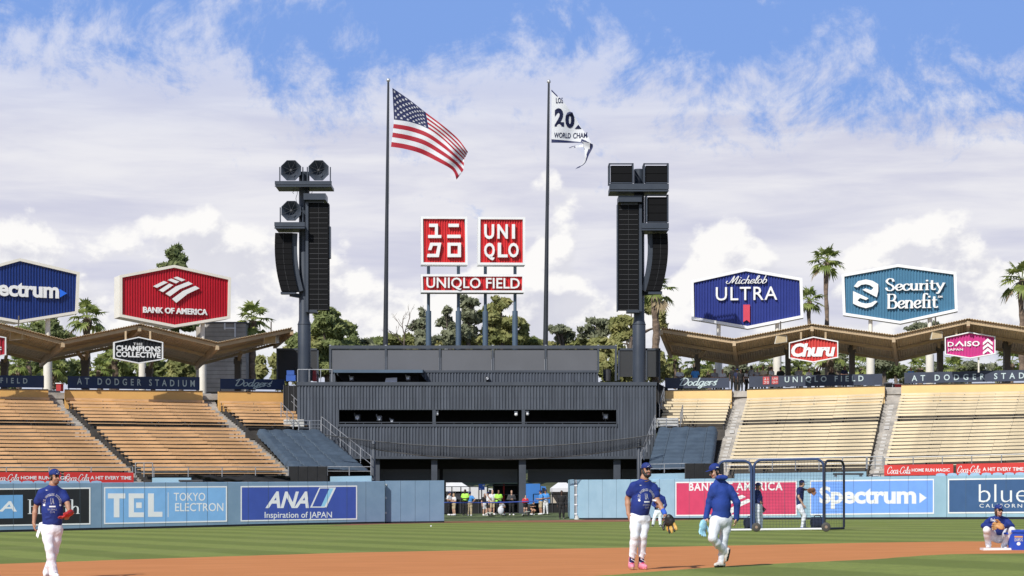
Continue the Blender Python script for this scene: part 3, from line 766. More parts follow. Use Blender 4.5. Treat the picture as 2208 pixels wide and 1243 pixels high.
def banner(st, x0, t0, b0, x1, t1, b1, label, deco):
    Ya, Yb = st.Yb(x0) + 1.3, st.Yb(x1) + 1.3
    fr = [P(x0, b0, Ya), P(x1, b1, Yb), P(x1, t1, Yb), P(x0, t0, Ya)]
    pl = PL(fr[0], (fr[1] - fr[0]).xy)
    th = thing('rail_banner', label, 'banner', fr[0].lerp(fr[1], .5), 'banners on the concourse railing')
    MB().prism(fr, -pl.n * .04).build('panel', m_navyb if st is stL else m_slateb, th)
    for k in np.linspace(.01, .99, max(3, int((fr[1] - fr[0]).length / 1.5))):
        p = fr[0].lerp(fr[1], k) - pl.n * .1; q = fr[3].lerp(fr[2], k) - pl.n * .1
        MB().beam(p - V(0, 0, .5), q + V(0, 0, .02), .05, .05).build('rail_post', m_darkst, th)
    l = MB(); deco(pl, l, th); 
    if l.v: l.build('lettering', m_bant, th)
    return pl
def bt(s, x0, x1, y0, y1, sp=1.9): return lambda pl, l, th: put_text(l, pl, s, x0, x1, y0, y1, .012, .02, bold=.015, spacing=sp)
def bscript(x0, x1, y0, y1, ul):
    def f(pl, l, th):
        put_strokes(l, pl, 'Dodgers', x0, x1, y0, y1, .012, .018, wv=.13, wh=.09, shear=.3)
        poly(l, pl, ul, .012, .019)
    return f
banner(stL, -110, 809, 834, 95, 810.5, 836.5, 'navy railing banner with pale capitals cut by the photo edge, over orange benches', bt('FIELD', 1, 59, 815.5, 827))
banner(stL, 146, 811.5, 837.5, 430.5, 813.5, 841.5, 'long navy railing banner with pale spaced capitals over the orange middle section', bt('AT DODGER STADIUM', 166, 420, 817.5, 832))
banner(stL, 475, 817, 839, 614, 818.5, 841, 'short navy railing banner with pale script beside the dark building over orange benches', bscript(508, 585, 818.5, 839, [(545, 838.5), (580, 829), (588, 820), (585, 828), (560, 836)]))
banner(stR, 1434, 815.5, 838.5, 1573, 815, 836.5, 'short slate railing banner with pale script over cream benches', bscript(1466, 1546, 815.2, 837.5, [(1505, 835), (1540, 826), (1549, 817), (1545, 825), (1520, 833)]))
def uq(pl, l, th):
    put_text(l, pl, 'UNIQLO FIELD', 1692, 1862, 811.5, 826, .012, .02, bold=.015, spacing=1.7)
    r = MB(); poly(r, pl, [(1645, 813), (1659, 812.7), (1659, 829), (1645, 829.3)], .012, .016); poly(r, pl, [(1664, 812.6), (1678, 812.2), (1678, 828.6), (1664, 828.9)], .012, .016)
    r.build('logo', M('banner_red', (.50, .05, .05), .6, .05), th)
    l2 = MB(); put_text(l2, pl, 'UNI', 1666, 1676.5, 814.5, 819.5, .017, .02, bold=.01); put_text(l2, pl, 'QLO', 1666, 1676.5, 822, 827.5, .017, .02, bold=.01)
    for q in ([(1648, 815), (1651, 815), (1651, 819), (1652, 819), (1652, 820), (1647, 820), (1647, 819), (1650, 819), (1650, 816), (1648, 816)], [(1654, 815.5), (1657, 815.5), (1657, 816.5), (1654, 816.5)], [(1653.5, 819), (1657.5, 819), (1657.5, 820), (1653.5, 820)],
              [(1647.5, 822.5), (1651.5, 822.5), (1650.5, 827.5), (1647, 827.5), (1647, 826.5), (1649.7, 826.5), (1650.3, 823.5), (1647.5, 823.5)], [(1653.5, 822.5), (1657.5, 822.5), (1657.5, 827.5), (1653.5, 827.5), (1653.5, 826.5), (1656.5, 826.5), (1656.5, 823.5), (1654.5, 823.5), (1654.5, 826.5), (1653.5, 826.5)]):
        poly(l2, pl, q, .017, .02)
    l2.build('emblem_lettering', m_bant, th)
banner(stR, 1615, 812, 835.5, 1902.5, 806.5, 830.5, 'long slate railing banner with two small red squares and pale capitals', uq)
banner(stR, 1950, 804, 827.5, 2290, 796, 820, 'slate railing banner with pale spaced capitals cut by the photo edge, over cream benches', bt('AT DODGER STADIUM', 1966, 2262, 806, 819))

# concourse floors and roofs
def concourse(name, label, st, xs, depth, zoff):
    Yb = [st.Yb(x) + .75 for x in xs]; pts = [P(x, 0, y) for x, y in zip(xs, Yb)]
    return pts
def roof(label, front, rear, Yf, Yr, cols, boxes_):
    F3 = [P(x, y, Yf(x)) for x, y in front]; R3 = [P(x, y, Yr(x)) for x, y in rear]
    th = thing('pavilion_roof', label, 'roof', F3[0].lerp(F3[-1], .5))
    mb = MB(); beam = MB()
    nrib = 0
    for i in range(len(F3) - 1):
        a, b, c, d = F3[i], F3[i + 1], R3[i + 1], R3[i]
        n = max(6, int((b - a).length / .17)); 
        top = []
        for j in range(n * 2 + 1):
            k = j / (2 * n); w = .03 if j % 2 else -.03
            top.append((a.lerp(b, k) + V(0, 0, w), d.lerp(c, k) + V(0, 0, w)))
        for j in range(2 * n):
            (p0, q0), (p1, q1) = top[j], top[j + 1]
            mb.quad(p0, p1, q1, q0)
            t_ = V(0, 0, .03)
            mb.quad(p0 + t_, q0 + t_, q1 + t_, p1 + t_); mb.quad(p0, p0 + t_, p1 + t_, p1); mb.quad(q0, q1, q1 + t_, q0 + t_)
        # purlins under the sheet
        for k in (.04, .5, .95):
            p, q = a.lerp(d, k) - V(0, 0, .16), b.lerp(c, k) - V(0, 0, .16)
            beam.beam(p, q, .10, .20)
    for i in range(len(F3)):
        beam.beam(F3[i].lerp(R3[i], .02) - V(0, 0, .28), R3[i] - V(0, 0, .26), .22, .34)
    mb.build('corrugated_sheet', m_roof, th); beam.build('roof_beam', m_roofb, th)
    for (x, ytop, ybot, w, br) in cols:
        Y = (Yf(x) * .3 + Yr(x) * .7)
        c = MB(); p = P(x, ybot, Y); q = P(x, ytop, Y); h = w / F * Y / 2
        c.box(p.x - h, p.x + h, Y - .25, Y + .25, p.z, q.z)
        c.box(p.x - h - .05, p.x + h + .05, Y - .3, Y + .3, q.z - .5, q.z - .15)
        c.build('column', m_dkcol, th)
        for sgn in br:
            bb = MB(); bb.beam(p.lerp(q, .86), q + V(sgn * .35, -.9, .25), .18, .22); bb.build('strut', m_roofb, th)
    return th
YfL = lambda x: stL.Yb(x) - 1.9; YrL = lambda x: stL.Yb(x) + 5.8
YfR = lambda x: stR.Yb(x) - .9; YrR = lambda x: stR.Yb(x) + 5.8
roof('brown folded roof over the orange stand', [(-190, 733), (-28, 690), (137, 733), (302, 699), (470, 739), (630, 707)], [(-240, 779), (-75, 738), (88, 778), (255, 743), (423, 785), (592, 739)], YfL, YrL,
     [(-150, 775, 840, 13, (1,)), (10, 775, 840, 13, (1,)), (184, 770, 840, 15, (1, -1)), (322, 790, 840, 12, (1,)), (513, 770, 845, 13, (1,))], None)
roof('brown folded roof over the cream stand', [(1425.5, 707), (1583, 731), (1751, 699), (1927, 723), (2088, 687.5), (2250, 712)], [(1447, 760), (1590, 784), (1752, 747), (1934, 776), (2086, 740), (2235, 766)], YfR, YrR,
     [(1504, 765, 840, 10, (1,)), (1699, 745, 835, 10, (-1,)), (1837, 745, 832, 11, (1,)), (2027, 742, 830, 11, (-1,)), (2171, 735, 826, 13, (1,))], None)
def slab(name, st, xs, zpx, label):
    fr = [P(x, zpx(x), st.Yb(x) + .75) for x in xs]
    bk = []
    for x, p in zip(xs, fr):
        q = P(x, 0, st.Yb(x) + 11.5); bk.append(V(q.x, q.y, p.z))
    mb = MB(); n = len(xs)
    for i in range(n - 1):
        mb.quad(fr[i], fr[i + 1], bk[i + 1], bk[i]); dz = V(0, 0, -.4)
        mb.quad(fr[i] + dz, bk[i] + dz, bk[i + 1] + dz, fr[i + 1] + dz); mb.quad(fr[i] + dz, fr[i + 1] + dz, fr[i + 1], fr[i])
        mb.quad(bk[i], bk[i + 1], bk[i + 1] + dz * 25, bk[i] + dz * 25)
    mb.quad(fr[0], bk[0], bk[0] + dz * 25, fr[0] + dz * 25); mb.quad(fr[-1], fr[-1] + dz * 25, bk[-1] + dz * 25, bk[-1])
    o = mb.build(name, m_step, None); tag(o, None, None, None, 'structure')
    return [p.z for p in fr]
slab('concourse_floor', stL, [-230, 0, 200, 400, 612], lambda x: 846 + .008 * x, '')
slab('concourse_floor', stR, [1438, 1600, 1900, 2300], lambda x: float(np.interp(x, [1434, 1907, 2300], [847, 838, 830])), '')
# inner dark walls of the concourse openings beside the aisles are left open: the sky shows under the roof

# tan loudspeaker boxes under the roofs
def roof_box(x0, x1, y0, y1, st, label, lean):
    Y = st.Yb((x0 + x1) / 2) - .5
    th = thing('roof_loudspeaker', label, 'loudspeaker', P((x0 + x1) / 2, y1, Y), 'tan speaker boxes under the roofs')
    a, b, c, d = P(x0, y1, Y), P(x1, y1 - lean, Y), P(x1, y0, Y), P(x0 + lean, y0, Y)
    MB().prism([a, b, c, d], V(.1, 1.0, .1)).build('cabinet', m_cream, th)
    k = MB(); e = .07; m_ = (a + b + c + d) / 4
    k.quad(*[p.lerp(m_, .10) + V(0, -.012, 0) for p in (a, b, c, d)]); k.build('grille', M('tan_grille', (.50, .38, .22), .7, .08, 4), th)
    h = MB(); h.beam((c + d) / 2 + V(0, .5, 0), (c + d) / 2 + V(0, .6, 1.0), .08, .08); h.build('hanger', m_dkcol, th)
roof_box(20, 48, 713, 735, stL, 'tan box speaker under the orange stand roof near the photo edge', 3)
roof_box(568, 595, 724, 743, stL, 'tan box speaker under the roof tip beside the horn speaker tower', 2)
roof_box(1670, 1697, 723.5, 742, stR, 'tan box speaker beside the small red hexagon sign', 4)
roof_box(2007, 2032, 714.5, 732.5, stR, 'tan box speaker beside the small pink hexagon sign', 3)

# ------------------------------------------------------------------ tarpaulins over the inner blocks
def tarp(label, corners, mat, creases):
    """corners: four photo points with depth: back-left, back-right, front-right, front-left"""
    A, B, C_, D = [P(*c) for c in corners]
    nu, nv = 40, 34; mb = MB(); vs = []
    for j in range(nv + 1):
        for i in range(nu + 1):
            u, v = i / nu, j / nv
            p = A.lerp(B, u).lerp(D.lerp(C_, u), v)
            z = .07 * math.sin(v * 2 * PI * 11) ** 3 * (1 if .02 < v < .98 else 0)
            for cu in creases: z -= .05 * math.exp(-((u - cu) / .012) ** 2)
            z += .05 * math.sin(9 * u + 14 * v) * math.sin(23 * u - 8 * v) * (1 - v) + RNG.normal(0, .006)
            edge = min(u, 1 - u)
            if edge < .03: z -= .35 * (1 - edge / .03)
            vs.append(p + V(0, 0, z))
    mb.add(vs, [(j * (nu + 1) + i, (j + 1) * (nu + 1) + i, (j + 1) * (nu + 1) + i + 1, j * (nu + 1) + i + 1) for j in range(nv) for i in range(nu)])
    sm = MB()
    for cu in creases:
        pts = []
        for j in range(nv + 1):
            i = int(round(cu * nu)); pts.append(Vector(vs[j * (nu + 1) + i]) + V(0, -.03, .05))
        sm.tube(pts, .014, 4)
    th = thing('tarpaulin', label, 'tarpaulin', D.lerp(C_, .5))
    mb.build('sheet', mat, th, smooth=True)
    sm.build('seam', M('tarp_seam', (.11, .14, .17), .8, .1, 2), th)
m_tarp = M('slate_blue_tarp', (0.056, 0.082, 0.115), 0.72, 0.14, 0.9, 0.25, 5.0)
tarp('creased slate blue tarpaulin sloping over seats beside the dark building, shaded side', [(553, 926.5, TY(553, .58)), (692, 927.5, TY(692, .56)), (803, 1016, TY(803, -.12)), (630, 1008, TY(630, -.06))], m_tarp, (.17, .40, .63))
tarp('smooth slate blue tarpaulin sloping over seats behind the walking players', [(1418, 922, 132.5), (1548, 921, 131.5), (1536, 1010, 124), (1391, 1013, 125.5)], m_tarp, (.22, .52, .83))

# ------------------------------------------------------------------ rails, low boards, bullpen screens
def rail(label, pts, h, n_post, mids=(.5,), name='guard_rail', r=.028, grp='pipe rails of the stands'):
    """pts: two foot points"""
    a, b = Vector(pts[0]), Vector(pts[1]); th = thing(name, label, 'railing', a.lerp(b, .5), grp)
    up = V(0, 0, h); t = MB(); t.tube([a + up, b + up], r, 6); t.build('top_rail', m_steel, th)
    if mids:
        m_ = MB()
        for k in mids: m_.tube([a + up * k, b + up * k], r * .8, 6)
        m_.build('mid_rail', m_steel, th)
    for i in range(n_post):
        p = a.lerp(b, i / (n_post - 1)); MB().tube([p, p + up], r * 1.1, 6).build('post', m_steel, th)
def prail(label, x0, y0, x1, y1, Y0, Y1, top0, n, mids=(.5,), **k):
    a, b = P(x0, y0, Y0), P(x1, y1, Y1); h = P(x0, top0, Y0).z - a.z
    rail(label, (a, b), h, n, mids, **k)
fy = lambda st, x: st.Yf(x) - 1.3
prail('grey pipe rail in front of the lowest orange bench beside the black screen', 332, 1029, 622, 1028, fy(stL, 332), fy(stL, 622), 1008, 5)
prail('short pipe gate rail at the foot of the orange aisle', 292, 1029, 329, 1029, fy(stL, 292), fy(stL, 329), 998.5, 3, (.33, .66))
prail('grey pipe rail above the red banners under the orange benches', -80, 1030, 286, 1029, fy(stL, -80), fy(stL, 286), 1008, 5, ())
prail('grey pipe rail on the pale blue ledge under the slate tarpaulin, shaded side', 706, 1026, 800, 1026, 123.2, 123.6, 1007, 3)
prail('grey pipe rail in front of the lowest cream bench seen through the netting', 1566, 1018, 1868, 1012, fy(stR, 1566), fy(stR, 1868), 991.5, 7)
prail('short pipe gate rail at the foot of the cream aisle', 1870, 1012, 1904, 1011, fy(stR, 1870), fy(stR, 1904), 985.5, 3, (.33, .66))
prail('grey pipe rail above the red banners under the cream benches', 1907, 1010, 2290, 1000, fy(stR, 1907), fy(stR, 2290), 988, 7, ())
prail('grey pipe rail under the smooth tarpaulin beside the tall dark post', 1385, 1021, 1480, 1019, 123.5, 123.5, 1002, 3)
# stair rails beside the dark building, along the tarpaulin edges
def stair_rail(label, a, b, h, n, nm='stair_rail'):
    rail(label, (P(*a), P(*b)), h, n, (.5,), nm)
stair_rail('sloping grey handrail down the tarpaulin edge to the dark post, shaded side', (693, 930, TY(693, .56)), (800, 1018, TY(800, -.12)), .95, 6)
stair_rail('sloping grey handrail from the orange wall down the dark building', (616, 868, TY(616, .95)), (653, 905, TY(653, .7)), .9, 3)
stair_rail('sloping grey handrail inside the upper orange benches', (606, 900, TY(606, .7)), (632, 926, TY(632, .55)), .95, 3)
rail('grey landing rail above the creased tarpaulin', (P(644, 930, TY(644, .57)), P(692, 930, TY(692, .57))), .68, 3, (.3, .65), 'guard_rail')
stair_rail('sloping dark handrail down the smooth tarpaulin edge to the tall post', (1413, 927, 132.8), (1382, 1010, 125.6), .95, 6)
stair_rail('sloping grey handrail at the outer edge of the short cream section', (1432, 866, 138), (1422, 900, 136), .9, 3)
stair_rail('sloping grey handrail inside the upper cream benches', (1472, 905, 136), (1467, 924, 134.5), .95, 3)
rail('grey landing rail above the smooth tarpaulin', (P(1412, 926, 132.8), P(1462, 925, 132.6)), .68, 3, (.3, .65), 'guard_rail')
def landing(label, x0, x1, y0, y1, Y, hh):
    a, b = P(x0, y1, Y), P(x1, y0, Y)
    mb = MB(); mb.box(a.x, b.x, Y, Y + 1.6, a.z, b.z)
    for i in range(3): mb.box(a.x - .02, b.x + .02, Y - .05, Y + .02, a.z + (b.z - a.z) * (i + .5) / 3 - .05, a.z + (b.z - a.z) * (i + .5) / 3 + .03)
    tag(mb.build('stair_landing', M('pale_concrete', (.5, .49, .46), .9, .1, 3), None), label, 'landing')
landing('pale concrete landing at the edge of the upper orange benches', 612, 655, 905, 921, TY(630, .66), 0)
landing('pale concrete landing at the edge of the upper cream benches', 1419, 1461, 902, 921, 133.2, 0)
# red boards on the front rail
m_red = M('red_board', (0.62, 0.035, 0.028), .55, .06, .5)
def red_board(st, x0, t0, b0, x1, t1, b1, label, words, sx, wx):
    Ya, Yb = fy(st, x0) - .12, fy(st, x1) - .12
    fr = [P(x0, b0, Ya), P(x1, b1, Yb), P(x1, t1, Yb), P(x0, t0, Ya)]; pl = PL(fr[0], (fr[1] - fr[0]).xy)
    th = thing('red_banner', label, 'banner', fr[0].lerp(fr[1], .5), 'red banners on the front rails')
    MB().prism(fr, -pl.n * .03).build('panel', m_red, th)
    l = MB(); put_strokes(l, pl, 'Coca-Cola', sx[0], sx[1], sx[2], sx[3], .006, .010, wv=.12, wh=.06, shear=.28)
    put_text(l, pl, words, wx[0], wx[1], wx[2], wx[3], .006, .012, bold=.02); l.build('lettering', m_white, th)
red_board(stL, -115, 1018, 1041, 132, 1019, 1041, 'red railing banner cut by the photo edge, behind the player with the red glove', 'HOME RUN MAGIC', (-14, 41, 1023, 1037.5), (45, 150, 1027, 1034.5))
red_board(stL, 138, 1018.5, 1041, 288, 1019.5, 1041, 'red railing banner with white script just beside the orange aisle', 'A HIT EVERY TIME', (141, 192, 1023, 1038), (195, 283, 1027, 1034.5))
red_board(stR, 1906.5, 1003, 1026, 2055.5, 1001, 1024.5, 'red railing banner with white script beside the cream aisle stairs', 'HOME RUN MAGIC', (1914, 1963, 1007, 1022), (1966, 2048, 1010.5, 1017.5))
red_board(stR, 2062, 1001, 1024.3, 2290, 996, 1021, 'red railing banner cut by the photo edge above the navy ad', 'A HIT EVERY TIME', (2065, 2114, 1005, 1020), (2119, 2207, 1008, 1016))
# black windscreens, pale ledges
def screen_box(label, x0, t0, x1, b1, Y, n):
    a, b = P(x0, b1, Y), P(x1, t0, Y); th = thing('windscreen_fence', label, 'fence', V((a.x + b.x) / 2, Y, a.z))
    mb = MB(); fr = MB()
    for i in range(n):
        p, q = a.x + (b.x - a.x) * i / n, a.x + (b.x - a.x) * (i + 1) / n
        mb.box(p + .02, q - .02, Y, Y + .04, a.z - .6, b.z - .02 + RNG.normal(0, .01))
    fr.box(a.x, b.x, Y + .045, Y + .09, b.z - .06, b.z)
    for i in range(n + 1):
        p = a.x + (b.x - a.x) * i / n; fr.box(p - .025, p + .025, Y + .045, Y + .09, a.z - .9, b.z)
    mb.build('mesh_cloth', M('black_windscreen', (.016, .016, .017), .9, .3, 2, .2, 30), th); fr.build('frame', m_darkst, th)
screen_box('black windscreen panels behind the royal blue ad', 623, 1006, 705, 1041, 120.2, 4)
screen_box('black windscreen panels behind the hooded player', 1477.5, 999.5, 1560, 1032, 122, 4)
def ledge(label, x0, t0, x1, t1, b, Y, mat=None):
    a, c = P(x0, b, Y), P(x1, b, Y)
    mb = MB(); mb.prism([a, c, P(x1, t1, Y), P(x0, t0, Y)], V(0, .5, 0)); mb.box(a.x + .4, a.x + 2.2, Y - .3, Y - .05, P(x0, t0, Y).z - .5, P(x0, t0, Y).z - .42)
    tag(mb.build('low_wall', mat or m_pad, None), label, 'wall')
ledge('pale blue low wall beside the black windscreen and the dark net post', 712, 1028, 801, 1026.5, 1041, 121.8)
ledge('pale blue low wall under the smooth tarpaulin', 1386, 1022.5, 1478, 1020.5, 1036, 122.5)
ledge('pale blue bullpen roof ledge behind the screens', 1585, 1022, 1868, 1017, 1034, 120.5)
ledge('pale blue bullpen ledge behind the light blue ad', 328, 1030.5, 412, 1030.5, 1042, 118.3)
# shade cloth slung along the foot of the orange stand
mb = MB(); a, b = P(410, 1040, 118.6), P(626, 1038, 119.8); n = 40; vs = []
for j in range(5):
    for i in range(n + 1):
        k = i / n; p = a.lerp(b, k); vs.append(p + V(0, .1 * math.sin(7 * k + j) + .06 * math.sin(31 * k + 2 * j), j * .085 + .05 * math.sin(k * 13) * (j / 4) + .03 * math.sin(k * 37)))
mb.add(vs, [(j * (n + 1) + i, j * (n + 1) + i + 1, (j + 1) * (n + 1) + i + 1, (j + 1) * (n + 1) + i) for j in range(4) for i in range(n)])
tag(mb.build('shade_cloth', M('black_windscreen', (.016, .016, .017)), None, smooth=True), 'crumpled dark shade cloth along the foot of the orange stand', 'cloth')
# equipment table top seen over the wall
def bench_table(label, x0, x1, y, Y):
    a, b = P(x0, y, Y), P(x1, y, Y); th = thing('bullpen_counter', label, 'counter', V((a.x + b.x) / 2, Y, a.z - .9))
    MB().box(a.x, b.x, Y, Y + .7, a.z - .1, a.z).build('top', m_darkst, th)
    for x in (a.x + .1, b.x - .1): MB().box(x - .05, x + .05, Y + .1, Y + .6, a.z - .9, a.z - .1).build('leg', m_steel, th)
bench_table('dark bullpen counter peeking above the wall beside the light blue ad', 385, 437, 1035, 117.6)
bench_table('dark bullpen counter peeking above the wall near the bright blue ad', 1800, 1862, 1020.5, 118)
# pale blue folding chairs along the bullpen rail
def chair(c, rot, mesh_src=None):
    th = thing('folding_chair', 'pale blue folding chair in a line behind the outfield wall, only its back showing', 'chair', c, 'pale blue chairs behind the wall')
    u = V(math.cos(rot), math.sin(rot), 0); n = V(u.y, -u.x, 0)
    mt = M('pale_blue_chair', (.40, .58, .74), .5, .05)
    bk = MB(); m0 = c + V(0, 0, .80)
    arc = [(-.30, -.13), (-.30, .06), (-.24, .12), (0, .15), (.24, .12), (.30, .06), (.30, -.13)]
    bk.prism([m0 + u * x + V(0, 0, z) for x, z in arc], -n * .03); bk.build('backrest', mt, th)
    MB().obox(c + V(0, 0, .45) - n * .22, u, n, (0, 0, 1), .22, .21, .02).build('seat', mt, th)
    for sx in (-.21, .21):
        for sy in (0, -.42): MB().tube([c + u * sx + n * sy, c + u * sx + n * sy + V(0, 0, .47 if sy else .72)], .014, 5).build('leg', m_steel, th)
chz = [(x, 1038.6 + .0 * x, ) for x in (2, 26, 51, 76, 101, 127, 152, 176, 201, 226)]
for x, y in chz:
    p = pl_L.px(x, 1040, -1.6); rot = math.atan2(pl_L.u.y, pl_L.u.x); top = pl_L.px(x, 1037.6, -1.6)
    k = V(p.x, p.y, P(x, 1036.8, p.y).z - .95); chair(k, rot)
for x in (1988, 2013, 2037, 2062, 2087, 2111, 2136, 2160, 2184, 2206):
    p = pl_R.px(x, 1030, -1.6); rot = math.atan2(pl_R.u.y, pl_R.u.x)
    yy_ = float(np.interp(x, [1988, 2206], [1020.5, 1018])); k = V(p.x, p.y, P(x, yy_, p.y).z - .95); chair(k, rot)
# dark fencing closing the slots between the stands and the dark building
def slot_fence(label, x0, t0, b0, x1, t1, b1, Y):
    fr = [P(x0, b0, Y), P(x1, b1, Y), P(x1, t1, Y), P(x0, t0, Y)]; th = thing('slot_fence', label, 'fence', fr[0].lerp(fr[1], .5))
    MB().prism(fr, V(0, .06, 0)).build('panel', M('black_windscreen', (.016, .016, .017)), th)
    for k in np.linspace(.02, .98, 4): MB().beam(fr[0].lerp(fr[1], k) + V(0, -.03, 0), fr[3].lerp(fr[2], k) + V(0, -.03, .05), .05, .05).build('post', m_darkst, th)
slot_fence('dark fence closing the slot between orange stand and dark building', 611, 832, 940, 646, 832, 935, 137.5)
slot_fence('dark fence closing the slot between cream stand and dark building', 1410, 822, 935, 1440, 838, 935, 141.5)
# ------------------------------------------------------------------ big signs
m_rim = M('cream_sign_frame', (0.80, 0.76, 0.66), 0.5, 0.04, 0.5)
m_wrim = M('white_sign_frame', (0.82, 0.82, 0.81), 0.45, 0.03, 0.5)
m_let = M('white_sign_letters', (0.82, 0.82, 0.80), 0.45, 0.03, 0.8)
def box_sign(name, label, cat, outline, Y, yaw, depth, rim, face_mat, rim_mat, pitch, deco, posts=(), group=None, post_mat=None, refpt=None):
    """outline: photo polygon of the front edge (clockwise from top-left); yaw turns the face towards +x"""
    u = (math.cos(R(yaw)), math.sin(R(yaw)))
    cx = sum(p[0] for p in outline) / len(outline); cy = sum(p[1] for p in outline) / len(outline)
    pl = PL(P(cx, cy, Y), u)
    q = [pl.uv(*p) for p in outline]
    lowest = min(v for _, v in q)
    th = thing(name, label, cat, pl.w(0, lowest), group)
    # inner outline by shrinking
    cu, cv = sum(a for a, _ in q) / len(q), sum(b for _, b in q) / len(q)
    n = len(q); inner = []
    for i in range(n):
        p0, p1, p2 = (np.array(q[(i + k) % n]) for k in (-1, 0, 1))
        d1 = (p1 - p0) / np.linalg.norm(p1 - p0); d2 = (p2 - p1) / np.linalg.norm(p2 - p1)
        n1 = np.array((d1[1], -d1[0])); n2 = np.array((d2[1], -d2[0]))
        if n1.dot(np.array((cu, cv)) - p1) < 0: n1, n2 = -n1, -n2
        b = (n1 + n2); b = b / b.dot(n1); inner.append(p1 + b * rim)
    fr = MB()
    for i in range(n):
        j = (i + 1) % n
        o0, o1, i0, i1 = pl.w(*q[i], 0), pl.w(*q[j], 0), pl.w(*inner[i], 0), pl.w(*inner[j], 0)
        fr.quad(o0, o1, i1, i0)                                     # front lip
        fr.quad(i0, i1, pl.w(*inner[j], -.25), pl.w(*inner[i], -.25))  # reveal
        fr.quad(o0, pl.w(*q[i], -depth), pl.w(*q[j], -depth), o1)   # box side
    fr.add([pl.w(*p, -depth) for p in q], [tuple(range(n - 1, -1, -1))])
    fr.build('frame', rim_mat, th)
    # ribbed face
    us = [p[0] for p in inner]; x0, x1 = min(us), max(us)
    def env(u_, top):
        best = None
        for i in range(n):
            a, b = inner[i], inner[(i + 1) % n]
            if (a[0] - u_) * (b[0] - u_) <= 1e-9 and abs(a[0] - b[0]) > 1e-6:
                v = a[1] + (b[1] - a[1]) * (u_ - a[0]) / (b[0] - a[0])
                best = v if best is None else (max(best, v) if top else min(best, v))
        return best if best is not None else cv
    e = 1e-4
    fc = MB(); corrugated(fc, pl, x0 + e, x1 - e, lambda u_: env(min(max(u_, x0 + e), x1 - e), True), lambda u_: env(min(max(u_, x0 + e), x1 - e), False), pitch, .07, -.20)
    fc.build('ribbed_face', face_mat, th)
    deco(pl, th)
    for (x, ytop, ymid, ybot, w0, w1) in posts:
        pp = pl.px(x, ytop, -depth * .5); Yp = pp.y; a = P(x, ytop, Yp); b = P(x, ybot, Yp); mdl = P(x, ymid, Yp)
        p = MB(); r0, r1 = w0 / F * Yp / 2, w1 / F * Yp / 2
        p.lathe(V(b.x, Yp, 0), [(r1, b.z - .4), (r1, mdl.z), (r0, mdl.z + .02), (r0, a.z + .6)], 14)
        p.build('post', post_mat or m_cream, th, smooth='auto')
    return pl, th
D0, D1 = -.12, .05
def d_spectrum(pl, th):
    l = MB(); put_text(l, pl, 'Spectrum', -48, 127, 605, 651, D0, D1, bold=.03, spacing=.95); l.build('lettering', m_let, th)
    a = MB(); poly(a, pl, [(129, 624), (144, 633), (129, 642)], D0, D1); a.build('logo', M('sign_arrow_blue', (.02, .16, .80), .4, .03), th)
SP = [(-84, 592), (43, 557), (172, 587.5), (168.5, 676.5), (41, 697), (-82, 676)]
box_sign('hexagon_sign', 'big dark blue hexagon sign with rounded white letters, cut by the photo edge', 'sign', SP, stL.Yb(43) + 8, 27, 1.5, .19, M('sign_deep_blue', (.010, .035, .19), .5, .06, .5), m_rim, .20, d_spectrum, [(103, 680, 775, 838, 11, 19), (-30, 680, 775, 838, 11, 19)], 'big hexagon signs above the roofs')
def d_boa(pl, th):
    l = MB(); put_text(l, pl, 'BANK OF AMERICA', 309, 447, 664.5, 677.5, D0, D1, bold=.03, spacing=1.02); l.build('lettering', m_let, th)
    g = MB(); stripes_logo(pl, .333, (330, 597), D0, D1, g); g.build('logo', m_let, th)
box_sign('hexagon_sign', 'big red hexagon sign with a white striped emblem above the orange stand', 'sign', [(258, 594), (376, 571.5), (498.5, 599), (497, 687), (377, 706.5), (258, 683.5)], stL.Yb(377) + 8.2, 25, 1.55, .19, M('sign_crimson', (.48, .008, .022), .5, .06, .5), m_rim, .19, d_boa, [(437, 690, 780, 846, 10, 16), (307, 690, 780, 840, 10, 16)], 'big hexagon signs above the roofs')
def d_mich(pl, th):
    l = MB(); put_strokes(l, pl, 'Michelob', 1566, 1653, 595, 612, D0, D1, wv=.10, wh=.05, shear=.35)
    put_text(l, pl, 'ULTRA', 1543.5, 1676, 619, 648, D0, D1, bold=.004, spacing=1.12); l.build('lettering', m_let, th)
    r = MB(); poly(r, pl, [(1602.5, 657.5), (1617, 657.5), (1617, 696), (1610, 690.5), (1602.5, 695)], D0, D1); r.build('ribbon', M('sign_ribbon_red', (.60, .05, .09), .5, .04), th)
box_sign('hexagon_sign', 'big royal blue hexagon sign with script, white capitals and red ribbon', 'sign', [(1489.5, 605), (1608, 579), (1730, 600), (1732.5, 685.5), (1612, 709.5), (1491, 689)], 146, -7, 1.0, .20, M('sign_royal_blue', (.011, .028, .22), .5, .06, .5), m_wrim, .20, d_mich, [(1549.5, 695, 765, 830, 9, 16), (1676, 690, 765, 832, 9, 18)], 'big hexagon signs above the roofs')
